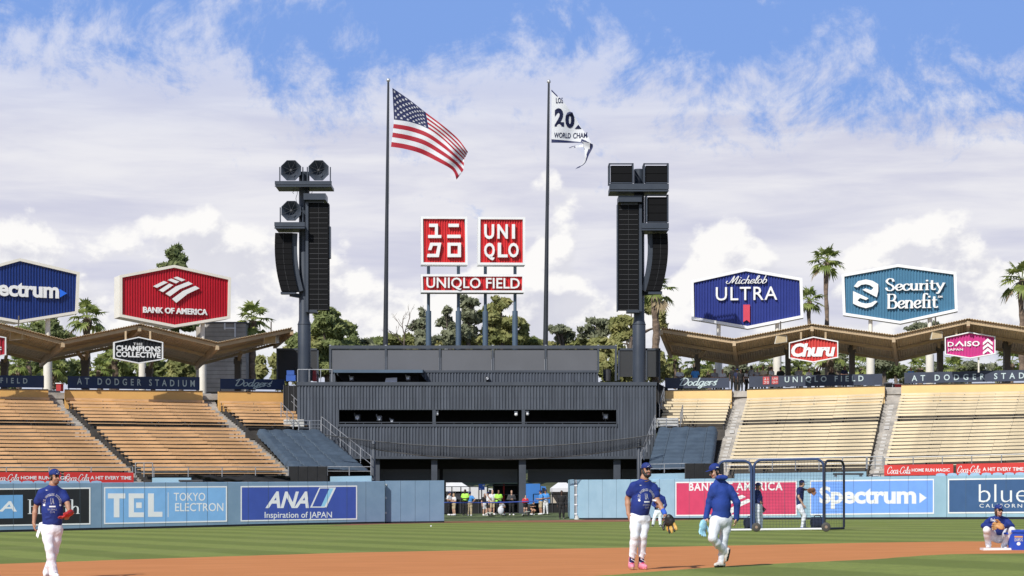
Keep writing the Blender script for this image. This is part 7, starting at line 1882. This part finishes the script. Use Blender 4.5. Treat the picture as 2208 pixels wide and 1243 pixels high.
conform(pr, [o for o in th.children if o.name.startswith('tub')][0], (0, 1, 0), .004); pr.build('print', [m_white, M('print_orange', (.65, .35, .12), .6)], th)
def ball(label, x, y):
    g = G(x, y); tag(MB().ball(g + V(0, 0, .037), .037 * 1.15, 12, 8).build('baseball', m_white, None, smooth=True), label, 'ball', 'loose baseballs')
ball('white baseball lying on the outfield grass before the closed gate leaf', 929.5, 1136.5); ball('white baseball on the grass between the throwing player and the ball cart', 1749.5, 1126)

# ------------------------------------------------------------------ gate gap: ribbon, ramps, vehicles, fencing
rb = MB(); a, b = P(957, 1084, 128.4), P(1158, 1081, 129.0)
pts = [a.lerp(b, k) + V(0, 0, -.05 * math.sin(k * PI)) for k in np.linspace(0, 1, 14)]; rb.tube(pts, .035, 6)
tag(rb.build('ribbon_barrier', M('ribbon_blue', (.05, .10, .42), .7, .1, 3), None), 'blue ribbon strung across the gate gap in front of the visitors', 'ribbon')
def ramp(label, x0, x1, yb, yt, flip):
    Y = 129.6; a, b = P(x0, yb, Y), P(x1, yb, Y); t_ = P(x0, yt, Y).z; th = thing('rebound_board', label, 'board', V((a.x + b.x) / 2, Y, a.z), 'low rebound boards in the gate gap')
    L = b.x - a.x
    if flip: fr = [V(a.x, Y, a.z), V(a.x + .08, Y, a.z), V(a.x + L * .5, Y, t_ - .05), V(b.x, Y, t_ - .05), V(b.x, Y, t_), V(a.x + L * .48, Y, t_)]
    else: fr = [V(a.x, Y, t_ - .06), V(b.x, Y, t_ - .06), V(b.x, Y, t_), V(a.x, Y, t_)]
    MB().prism(fr, V(0, .5, 0)).build('board', M('weathered_board', (.42, .44, .36), .8, .1, 3), th)
    for x in (a.x + L * .25, b.x - .12): MB().box(x - .04, x + .04, Y + .1, Y + .3, a.z - .02, t_ - .05 if x > a.x + L * .4 or not flip else (a.z + t_) / 2).build('leg', m_darkst, th)
ramp('low pale board on legs at the foot of the woman in dark shorts', 1050, 1063, 1112.5, 1105, False)
ramp('low sloping board beside the child in red', 1124, 1143, 1111.5, 1103, True)
g = P(1080, 1111, 129.8); m = MB(); m.ball(g + V(0, 0, .30), (.20, .12, .27), 14, 10); m.ball(g + V(.05, -.02, .52), (.10, .08, .08), 10, 6)
tag(m.build('laundry_bag', M('white_nylon', (.70, .70, .74), .7, .06, 2, .3, 8), None, smooth=True), 'bulging white bag in front of the squatting visitor', 'bag')
# crowd barrier behind the visitors
def barrier(label, x0, x1, yb, yt, Y, mat, n):
    a, b = P(x0, yb, Y), P(x1, yb, Y); z1 = P(x0, yt, Y).z; th = thing('yard_fence', label, 'fence', V((a.x + b.x) / 2, Y, a.z))
    r_ = MB(); r_.tube([V(a.x, Y, z1), V(b.x, Y, z1)], .03, 6); r_.tube([V(a.x, Y, a.z + (z1 - a.z) * .55), V(b.x, Y, a.z + (z1 - a.z) * .55)], .025, 6); r_.build('rail', mat, th)
    for i in range(n): 
        x = a.x + (b.x - a.x) * i / (n - 1); MB().tube([V(x, Y, a.z - .2), V(x, Y, z1)], .035, 6).build('post', mat, th)
    c = MB(); c.box(a.x, b.x, Y + .05, Y + .07, a.z - .2, a.z + (z1 - a.z) * .55); c.build('windscreen', M('black_windscreen', (.016, .016, .017), .9), th)
barrier('black fence with cloth behind the visitors nearest the closed gate leaf', 955, 1052, 1110, 1050, 137.5, m_darkst, 6)
barrier('black fence with cloth behind the man in blue shirt and tan shorts', 1150, 1232, 1110, 1066, 137.5, m_darkst, 5)
def truck(label, x0, x1, yt, yb, Y, cab, body, facing=1):
    a, b = P(x0, yb, Y), P(x1, yb, Y); z1 = P(x0, yt, Y).z; th = thing('utility_truck', label, 'truck', V((a.x + b.x) / 2, Y, a.z)); L = b.x - a.x; Hh = z1 - a.z
    xm = a.x + L * .62
    m = MB(); m.box(a.x, xm - .06, Y, Y + 2.2, a.z + Hh * .28, z1); m.build('cargo_body', body, th)
    c = MB(); c.prism([V(xm, Y + .05, a.z + Hh * .2), V(b.x, Y + .05, a.z + Hh * .2), V(b.x, Y + .05, a.z + Hh * .52), V(b.x - L * .10, Y + .05, a.z + Hh * .60), V(b.x - L * .18, Y + .05, a.z + Hh * .9), V(xm, Y + .05, a.z + Hh * .92)], V(0, 2.0, 0)); c.build('cab', cab, th)
    w = MB(); w.prism([V(xm + L * .05, Y, a.z + Hh * .60), V(b.x - L * .13, Y, a.z + Hh * .60), V(b.x - L * .20, Y, a.z + Hh * .84), V(xm + L * .05, Y, a.z + Hh * .86)], V(0, .03, 0)); w.build('window', M('dark_glass', (.02, .03, .04), .1, .1, 1), th)
    ch = MB(); ch.box(a.x, b.x - .1, Y + .2, Y + 2, a.z + Hh * .14, a.z + Hh * .26); ch.build('chassis', m_darkst, th)
    for x in (a.x + L * .2, b.x - L * .18): MB().lathe(V(x, Y - .05, a.z + Hh * .14), [(0, 0), (Hh * .07, 0), (Hh * .14, .03), (Hh * .14, .25), (0, .25)], 16, ax=(0, 1, 0)).build('wheel', s_blk, th)
truck('white van parked in the yard behind the neon shirts', 1012, 1075, 1049, 1101, 163, M('van_white', (.72, .72, .72), .4, .04, .5), M('van_white', (.72, .72, .72)))
truck('bright blue truck in the yard behind the men in blue shirts', 1134, 1186, 1043.5, 1104, 162, M('truck_blue', (.06, .22, .60), .4, .06, .5), M('truck_blue', (.06, .22, .60)))
truck('pale truck in the yard beyond the closed gate leaf', 948, 1000, 1040, 1101, 166, M('van_grey', (.5, .5, .52), .4, .05, .5), M('van_silver', (.60, .60, .62), .4, .05, .5))
def booth(label, x0, x1, yt, yb, Y, mat, roofm):
    a, b = P(x0, yb, Y), P(x1, yb, Y); z1 = P(x0, yt, Y).z; th = thing('yard_tent', label, 'tent', V((a.x + b.x) / 2, Y, a.z)); c = V((a.x + b.x) / 2, Y + 1.5, z1 + .7)
    rf = MB(); q = [V(a.x - .1, Y, z1), V(b.x + .1, Y, z1), V(b.x + .1, Y + 3, z1), V(a.x - .1, Y + 3, z1)]
    for i in range(4): rf.add([q[i], q[(i + 1) % 4], c], [(0, 1, 2)]); rf.quad(q[i], q[(i + 1) % 4], q[(i + 1) % 4] - V(0, 0, .3), q[i] - V(0, 0, .3))
    rf.build('canopy', roofm, th)
    wl = MB(); wl.box(a.x, b.x, Y + 2.9, Y + 2.95, a.z, z1); wl.build('rear_curtain', mat, th)
    for x in (a.x, b.x):
        for y in (Y + .02, Y + 2.98): MB().tube([V(x, y, a.z), V(x, y, z1)], .03, 6).build('leg', m_steel, th)
m_tent = M('tent_white', (.74, .74, .75), .7, .05, .5)
booth('pale tent seen past the guard in black', 1190, 1236, 1053, 1100, 166, M('tent_buff', (.55, .48, .38), .7, .1, .5), m_tent)
booth('white tent beyond the fence nearest the closed gate leaf', 955, 1010, 1052, 1100, 165, M('tent_pink_grey', (.52, .47, .47), .7, .2, .5), m_tent)
# square blue sign and red pole, dark rack
p = P(1038.5, 1057, 137.0); s = 137.0 / F; th = thing('yard_sign', 'square blue sign with a pale square above the fence', 'sign', V(p.x, 137, p.z)); hw = 6.5 * s
MB().box(p.x - hw, p.x + hw, 137, 137.05, p.z, p.z + 13 * s).build('panel', M('sign_blue', (.04, .13, .60), .5, .05, 1), th)
q = MB(); q.box(p.x + hw * .35, p.x + hw * .8, 136.985, 136.995, p.z + 8 * s, p.z + 11 * s); q.box(p.x - hw * .7, p.x - hw * .1, 136.985, 136.995, p.z + 2 * s, p.z + 3 * s); q.build('marking', m_white, th)
MB().tube([V(p.x, 137.1, .35), V(p.x, 137.1, p.z + .2)], .04, 6).build('post', m_darkst, th)
p = P(1086.5, 1104, 138.6); z1 = P(1086.5, 1044, 138.6).z; m = MB(); m.lathe(V(p.x, 138.6, 0), [(.09, p.z - .2), (.06, p.z + .1), (.06, z1), (0, z1 + .02)], 10); tag(m.build('red_pole', M('pole_red', (.50, .03, .03), .5), None), 'thin red pole behind the broad worker in neon yellow', 'pole')
def rack(label, x0, x1, yt, yb, Y):
    a, b = P(x0, yb, Y), P(x1, yb, Y); z1 = P(x0, yt, Y).z; th = thing('equipment_rack', label, 'rack', V((a.x + b.x) / 2, Y, a.z))
    m = MB(); m.box(a.x, b.x, Y + .5, Y + .55, a.z - .1, z1)
    m.build('back_panel', m_dark, th)
    for k in (.05, .35, .65, .95): MB().box(a.x, b.x, Y, Y + .5, a.z + (z1 - a.z) * k - .03, a.z + (z1 - a.z) * k + .03).build('shelf', m_darkst, th)
    for x in (a.x, b.x): MB().box(x - .05, x + .05, Y, Y + .5, a.z - .1, z1).build('upright', m_darkst, th)
rack('dark equipment rack behind the visitor in black and white sweater', 1064, 1118, 1044, 1110, 138.2)

# ------------------------------------------------------------------ vegetation
m_leaf = {'pine': M('pine_needles', (.14, .18, .065), .8, .2, .7, col2=(.28, .31, .125), trans=.4, detail=3), 'euc': M('grey_green_leaves', (.18, .20, .115), .8, .2, .7, col2=(.33, .34, .21), trans=.4, detail=3), 'bush': M('olive_leaves', (.25, .27, .09), .8, .2, .5, col2=(.46, .43, .17), trans=.4, detail=3),
          'green': M('mid_green_leaves', (.19, .235, .08), .8, .2, .5, col2=(.38, .41, .155), trans=.4, detail=3), 'palm': M('palm_leaves', (.16, .22, .045), .55, .2, 1.2, col2=(.38, .41, .12), trans=.35, detail=3), 'dry': M('dry_fronds', (.26, .19, .10), .8, .2, 1.5, col2=(.36, .28, .17), detail=3)}
m_bark = M('grey_bark', (.16, .125, .095), .9, .3, 2, .5, 8, stretch=(1, 1, .3)); m_ptrunk = M('palm_bark', (.19, .135, .095), .9, .35, 2.5, .6, 10, stretch=(1, 1, 2.5))
def leaves(cs, rs, n, size, seed, flat=.0):
    """n leaf faces spread through the given ellipsoids"""
    rg = np.random.default_rng(seed); cs, rs = np.array(cs, float), np.array(rs, float)
    vol = rs.prod(1) ** .8; pick = rg.choice(len(cs), n, p=vol / vol.sum())
    d = rg.normal(size=(n, 3)); d /= np.linalg.norm(d, axis=1)[:, None]
    p = cs[pick] + d * rs[pick] * (rg.uniform(.15, 1.25, n) ** .6)[:, None]
    nn = d * .8 + rg.normal(size=(n, 3)) * .55 + (0, -.25, .35); a = np.cross(nn, rg.normal(size=(n, 3))); a /= np.linalg.norm(a, axis=1)[:, None] + 1e-9; b = np.cross(nn, a); b /= np.linalg.norm(b, axis=1)[:, None] + 1e-9
    s = size * rg.uniform(.55, 1.35, n)[:, None]
    v = np.stack((p - a * s, p + b * s * .42, p + a * s, p - b * s * .42), 1).reshape(-1, 3)
    return v, np.arange(4 * n).reshape(-1, 4).tolist()
def tree(name, label, x, ybase, Y, lobes, n, size, leaf, trunk=True, group='trees behind the stadium', seed=0, flat=0.0, clump=6, bare=()):
    """lobes: (px, py, rx px, ry px) of the crown in the photo; each is broken into clumps"""
    s = Y / F; rg = np.random.default_rng(seed + int(x)); b = P(x, ybase, Y)
    th = thing(name, label, 'tree', b, group); cs, rs = [], []
    for lx, ly, rx, ry in lobes:
        c = P(lx, ly, Y + rg.normal(0, .6)); 
        for k in range(clump):
            d = rg.normal(size=3); d /= np.linalg.norm(d); f_ = rg.uniform(.45, .95)
            cs.append((c.x + d[0] * rx * s * f_, c.y + d[1] * max(rx, ry) * s * f_ * .8, c.z + d[2] * ry * s * f_)); r_ = rg.uniform(.26, .5); rs.append((rx * s * r_ * 1.1, rx * s * r_ * 1.1, ry * s * r_ * .85))
        cs.append((c.x, c.y, c.z)); rs.append((rx * s * .55, rx * s * .5, ry * s * .55))
    v, f_ = leaves(cs, rs, int(n * (1.05 if leaf == 'euc' else 1.6)), size * .76, seed + int(x), flat)
    finish('crown', v, f_, m_leaf[leaf], None, th)
    if trunk:
        t_ = MB(); tp = sum((Vector(c) for c in cs), Vector()) / len(cs); r0 = .22
        t_.tube([b, b.lerp(tp, .5) + V(.15, 0, 0), tp, tp + V(0, 0, .4 * (max(c[2] for c in cs) - tp.z))], [r0, r0 * .75, r0 * .5, r0 * .2], 8)
        for i in rg.choice(len(cs), min(len(cs), 9), replace=False):
            k = rg.uniform(.45, .95); t_.tube([b.lerp(tp, k), b.lerp(tp, k).lerp(Vector(cs[i]), .6) + V(0, 0, .2), Vector(cs[i])], [r0 * .35, r0 * .2, r0 * .08], 5)
        t_.build('trunk', m_bark, th)
    return th
HB = 790
tree('pine_tree', 'dark pine rising behind the red hexagon sign', 378, 800, 172, [(378, 548, 27, 24), (378, 575, 33, 20), (376, 620, 40, 30), (378, 690, 45, 40), (375, 750, 55, 30)], 5200, .42, 'pine', seed=1)
tree('pine_tree', 'broad dark pine behind the orange stand roof near the speaker box', 120, 800, 178, [(115, 700, 18, 22), (105, 725, 50, 25), (40, 720, 40, 20), (110, 775, 40, 30)], 3200, .42, 'pine', seed=2)
tree('pine_tree', 'large rounded pine beside the mast of the horn speaker tower', 706, 830, 165, [(712, 682, 36, 22), (712, 716, 48, 28), (722, 752, 54, 26), (640, 742, 35, 22), (690, 780, 60, 30), (700, 700, 40, 30)], 9000, .42, 'green', seed=3)
tree('pine_tree', 'tall thin-crowned pine between the last two slate sign posts', 1076, 800, 172, [(1082, 655, 22, 18), (1060, 680, 34, 22), (1090, 700, 44, 22), (1068, 728, 55, 22), (1130, 715, 16, 20)], 4600, .42, 'bush', seed=4)
tree('eucalyptus_tree', 'slim ragged tree behind the first slate sign post', 914, 800, 170, [(912, 672, 9, 14), (905, 700, 20, 18), (915, 730, 34, 18)], 1500, .36, 'euc', seed=5, clump=8)
tree('eucalyptus_tree', 'slim ragged tree between the first two slate sign posts', 966, 800, 170, [(965, 668, 10, 12), (962, 695, 22, 20), (968, 728, 30, 20)], 1500, .36, 'euc', seed=6, clump=8)
tree('eucalyptus_tree', 'ragged tree with a bare stem just past the second slate sign post', 1005, 800, 171, [(1012, 652, 22, 16), (1018, 685, 26, 20), (1008, 722, 34, 24)], 1900, .38, 'euc', seed=7, clump=8)
tree('eucalyptus_tree', 'low ragged tree beside the second flagpole', 1215, 800, 172, [(1200, 712, 22, 12), (1222, 725, 22, 16)], 1100, .36, 'euc', seed=8, clump=7)
tree('eucalyptus_tree', 'open grey-green tree left of the box speaker mast', 1285, 800, 172, [(1290, 695, 22, 14), (1278, 718, 28, 20), (1318, 705, 14, 18)], 1500, .36, 'euc', seed=9, clump=8)
tree('pine_tree', 'yellow-green pine directly behind the mast of the box speaker tower', 1350, 830, 168, [(1346, 690, 26, 16), (1344, 720, 34, 20), (1400, 660, 22, 30), (1425, 690, 14, 30), (1318, 745, 40, 20)], 3600, .40, 'bush', seed=10)
for i, (x, y, rx, ry, lf, lab) in enumerate(((760, 735, 28, 18, 'green', 'rounded tree just past the big rounded pine'), (790, 742, 26, 14, 'euc', 'grey-green tree left of the first flagpole'), (815, 738, 22, 14, 'green', 'small tree touching the first flagpole'), (845, 735, 24, 14, 'bush', 'bright bushy tree right behind the first flagpole'), (885, 738, 24, 14, 'bush', 'bright bushy tree under the bare tree'),
      (1150, 738, 24, 12, 'green', 'low tree between the last sign post and the second flagpole'), (1255, 740, 22, 10, 'bush', 'low bushy tree between second flagpole and the open tree'))):
    tree('leafy_tree', lab, x, 800, 168 + i, [(x, y, rx, ry), (x + 6, y + 16, rx * 1.1, ry)], 1500, .38, lf, seed=20 + i)
# leafless tree
b = P(872, 770, 169); th = thing('bare_tree', 'leafless tree with thin forking branches near the first sign post', 'tree', b, 'trees behind the stadium'); m = MB(); rg = np.random.default_rng(5)
def fork(p, d, L, r, lv):
    q = p + d * L; m.tube([p, p.lerp(q, .5) + Vector(rg.normal(0, .05 * L, 3)), q], [r, r * .8, r * .55], 5)
    if lv:
        for k in range(2 + (lv > 2)): fork(q if k < 2 else p.lerp(q, .6), (d + Vector(rg.normal(0, .42, 3)) + V(0, 0, .15)).normalized(), L * rg.uniform(.6, .85), r * .6, lv - 1)
fork(b, V(.0, 0, 1), 1.5, .10, 4); m.build('branches', m_bark, th)
m_fill = []
def mass(label, lobes, Y, n, leaf, seed):
    rg = np.random.default_rng(seed); cs, rs = [], []; s = Y / F
    for lx, ly, rx, ry in lobes:
        c = P(lx, ly, Y + rg.uniform(-1, 3))
        for k in range(7): cs.append((c.x + rg.uniform(-1, 1) * rx * s, c.y + rg.uniform(-1, 1) * 1.5, c.z + rg.uniform(-1, .8) * ry * s)); r_ = rg.uniform(.25, .5); rs.append((rx * s * r_, rx * s * r_, ry * s * r_))
    v, f_ = leaves(cs, rs, int(n * 1.5), .34, seed); o = finish('woodland', v, f_, m_leaf[leaf], None, None); tag(o, label, None, None, 'stuff')
mass('', [(x, 770 + 14 * math.sin(x), 34, 34) for x in range(600, 720, 24)] + [(580, 800, 30, 30), (620, 800, 30, 30)], 164, 5200, 'bush', 61)
mass('', [(x, 752 + 4 * math.sin(x), 30, 16) for x in range(720, 1330, 26)], 176, 9000, 'bush', 62)
mass('', [(x, 790, 30, 34) for x in range(1280, 1440, 26)], 160, 3800, 'bush', 63)
mass('', [(x, 800 + 6 * math.sin(x), 26, 26) for x in range(-40, 560, 30)], 172, 6500, 'green', 64)
mass('', [(x, 806 + 6 * math.sin(x * 3), 24, 16) for x in range(1440, 2300, 30)], 190, 4500, 'euc', 65)
for i, (x, y, rx, ry, Y, lf, lab) in enumerate(((1590, 790, 26, 14, 185, 'euc', 'small dark tree behind the valley of the cream stand roof'), (1905, 775, 30, 20, 182, 'euc', 'grey-green tree seen under the roof between two white columns'), (1930, 795, 22, 12, 186, 'pine', 'dark low tree near the gap between the two long slate banners'), (2090, 790, 34, 20, 182, 'euc', 'grey tree below the pink hexagon sign'), (1810, 770, 20, 25, 182, 'euc', 'grey tree beside the roof column under the cream stand roof'),
     (240, 770, 26, 22, 176, 'green', 'dark tree seen under the orange stand roof beside the black hexagon sign'), (390, 790, 40, 26, 170, 'bush', 'olive tree under the roof past the black hexagon sign'), (330, 800, 26, 20, 172, 'green', 'green tree under the roof just behind the black hexagon sign'), (1490, 815, 40, 14, 176, 'bush', 'olive hedge-like tree behind the short slate banner'))):
    tree('leafy_tree', lab, x, 845, Y, [(x, y, rx, ry), (x - 8, y + ry, rx, ry)], 1500, .36, lf, seed=40 + i)
for x, lab in ((2010, 'fine-leaved treetop above the cream roof beside a white column'), (1975, 'second fine-leaved treetop above the cream roof valley')):
    tree('leafy_tree', lab, x, 800, 176, [(x, 705, 26, 8), (x + 6, 716, 22, 8)], 420, .34, 'euc', seed=x, trunk=False)
def palm(label, x, ytop, ybase, Y, rad, tw, seed, skirt=.5, nf=18):
    """fan palm: x,ytop = heart of the crown; rad = frond reach in photo pixels"""
    rg = np.random.default_rng(seed); s = Y / F; h = P(x, ytop, Y); b = P(x, ybase, Y); r = rad * s
    th = thing('palm_tree', label, 'palm tree', b, 'palms around the pavilions')
    t_ = MB(); w = tw * s / 2; n = 14
    t_.tube([b.lerp(h, k / n) + V(.05 * math.sin(k), 0, 0) for k in range(n + 1)], [w * (1.15 if k % 2 else .95) * (1.1 - .2 * k / n) * (1.35 if k > n - 3 else 1) for k in range(n + 1)], 10); t_.build('trunk', m_ptrunk, th)
    f_, dry = MB(), MB()
    for i in range(nf):
        az = 2 * PI * (i * .381966 + rg.uniform(-.05, .05)); k = (i + .5) / nf; el = R(82 - 125 * k + rg.uniform(-10, 10)); L = r * rg.uniform(.42, .60)
        d = V(math.cos(az) * math.cos(el), math.sin(az) * math.cos(el), math.sin(el)); tgt = dry if k > .93 and skirt else f_
        q = h + d * L * .6 + V(0, 0, L * .05); e = h + d * L - V(0, 0, L * .10 * math.cos(el))
        tgt.tube([h, q, e], [.035, .025, .015], 4)
        dd = (e - q).normalized(); sd = dd.cross(V(0, 0, 1)); sd = sd.normalized() if sd.length > .1 else V(math.sin(az), -math.cos(az), 0); nn = sd.cross(dd); fl = r * rg.uniform(.46, .62)
        for j in range(15):
            a = R(-105 + 210 * j / 14 + rg.uniform(-4, 4)); ld = dd * math.cos(a) + sd * math.sin(a); ln = fl * (1 - .35 * abs(a) / 1.9) * rg.uniform(.85, 1.1); wd = fl * .085
            sdd = (ld.cross(nn)).normalized() * wd; m1 = e + ld * ln * .55 + nn * .04 - V(0, 0, ln * .04); tip = e + ld * ln - V(0, 0, ln * rg.uniform(.12, .42))
            tgt.add([e, m1 + sdd, tip, m1 - sdd], [(0, 1, 2, 3)])
    f_.build('crown', m_leaf['palm'], th)
    if dry.v: dry.build('dead_fronds', m_leaf['dry'], th)
palm('palm rising between the dark blue and red hexagon signs', 188, 687, 820, 158, 52, 15, 1)
palm('palm rising beside the grey tower block above the orange roof', 544, 692, 842, 152, 54, 13, 2)
palm('tall thin palm between the royal blue and teal hexagon signs', 1782, 566, 840, 168, 46, 9, 3)
palm('short palm in the gap beside the royal blue hexagon sign', 1745, 650, 790, 165, 40, 8, 4)
palm('tall palm cut by the photo edge past the teal sign', 2203, 605, 815, 160, 56, 12, 5)
palm('palm with rough trunk directly behind the box speaker tower', 1414, 632, 830, 160, 56, 15, 6, nf=11)
for i, (x, y, yb, Y, rad, tw, lab) in enumerate(((-10, 712, 815, 165, 45, 8, 'palm crown behind the roof peak at the photo edge'), (62, 712, 815, 168, 42, 10, 'palm crown half hidden under the dark blue hexagon sign'), (40, 790, 840, 150, 40, 10, 'low palm under the orange roof behind the cut banner'), (112, 795, 840, 152, 42, 11, 'low bright palm under the orange roof beside the cream column'), (215, 800, 845, 152, 40, 12, 'low palm under the orange roof beside the dark column'), (248, 770, 845, 156, 44, 13, 'palm trunk and crown half hidden by the black hexagon sign'),
     (1500, 785, 850, 168, 42, 10, 'low palm seen under the tip of the cream roof'), (1530, 800, 850, 160, 34, 8, 'small palm beside the first white column under the cream roof'), (1662, 790, 850, 168, 44, 10, 'low palm between two white columns under the cream roof'), (1728, 800, 850, 160, 40, 10, 'dark low palm under the small red hexagon sign'), (1792, 770, 850, 156, 44, 14, 'palm with rough trunk beside the small red hexagon sign'), (1858, 795, 850, 160, 40, 10, 'bright low palm just before the white column under the teal sign'),
     (1985, 795, 850, 160, 40, 12, 'low palm beside the white column near the pink sign'), (2055, 800, 850, 160, 44, 10, 'pale low palm under the pink hexagon sign'), (2180, 785, 850, 164, 50, 12, 'palm under the cream roof at the photo edge'), (1455, 775, 840, 160, 22, 6, 'small palm tuft between the speaker tower screen and the cream roof'))):
    palm(lab, x, y, yb, Y, rad, tw, 30 + i, nf=15)
# ------------------------------------------------------------------ small buildings far off
YK = 150.0; q_ = lambda x, y: P(x, y, YK)
th = thing('tower_block', 'grey block-built stair tower behind the orange stand roof', 'building', q_(480, 845))
m_cmu = M('grey_blockwork', (.34, .32, .29), .9, .2, .7, .3, 6); m_cmu2 = M('pale_blockwork', (.42, .37, .31), .9, .15, .7, .3, 6)
a, b, c, d = q_(443, 845), q_(530, 845), q_(530, 699), q_(443, 698)
MB().box(a.x, b.x, YK, YK + 3, a.z, d.z).build('wall', m_cmu, th)
e = q_(423, 705); MB().box(e.x, a.x - .01, YK - .05, YK + 2.5, a.z, e.z).build('pale_wall', m_cmu2, th)
cr = MB()
for k in range(1, 16): cr.box(a.x - .01, b.x + .01, YK - .008, YK, a.z + (d.z - a.z) * k / 16 - .012, a.z + (d.z - a.z) * k / 16 + .012)
cr.build('block_joint', M('block_joint', (.09, .085, .08), .9), th)
MB().box(a.x - .08, b.x + .08, YK - .08, YK + 3.05, d.z + .003, d.z + .12).build('coping', m_char, th)
an = MB(); 
for x in (486, 508): an.tube([q_(x, 712 if x == 486 else 728) + V(0, -.3, 0), q_(x, 698) + V(0, -.3, 0)], .05, 6)
an.tube([q_(484, 709) + V(0, -.3, 0), q_(510, 709) + V(0, -.3, 0)], .05, 6); an.build('white_bracket', m_white, th)
th = thing('far_spire', 'tiny white tiered spire far off under the orange roof', 'building', P(161, 812, 230)); m = MB(); g = P(161, 822, 230); s = 230 / F
for i, (w, y0, y1) in enumerate(((9, 822, 806), (7, 806, 799), (5, 799, 791), (3, 791, 784), (1, 784, 778))):
    z0, z1 = P(161, y0, 230).z, P(161, y1, 230).z; m.lathe(V(g.x, 230, 0), [(w * s, z0), (w * s * 1.15, z0 + .1), (w * s * .8, z1 - .05), (w * s * .6, z1)], 10)
m.build('tier', m_white, th)
# low kiosks on the concourse
def kiosk(label, x, y0, y1, w, Y, col, n):
    a, b = P(x - w / 2, y1, Y), P(x + w / 2, y0, Y); th = thing('concourse_kiosk', label, 'kiosk', V((a.x + b.x) / 2, Y, a.z)); MB().box(a.x, b.x, Y, Y + .8, a.z, b.z).build('cabinet', M('kiosk_' + n, col, .5, .08, 2), th)
    MB().box(a.x - .05, b.x + .05, Y - .05, Y + .85, b.z, b.z + .06).build('top', m_white, th)
kiosk('red drinks cabinet at the head of the aisle between the long slate banners', 1937, 829, 841, 15, 139.5, (.55, .04, .04), 'red')
kiosk('dark cabinet at the head of the aisle between the long slate banners', 1917, 827, 841, 14, 139.5, (.03, .035, .04), 'dark')
kiosk('red cabinet at the head of the aisle between the orange sections', 126, 828, 843, 10, 133, (.45, .03, .03), 'deepred')
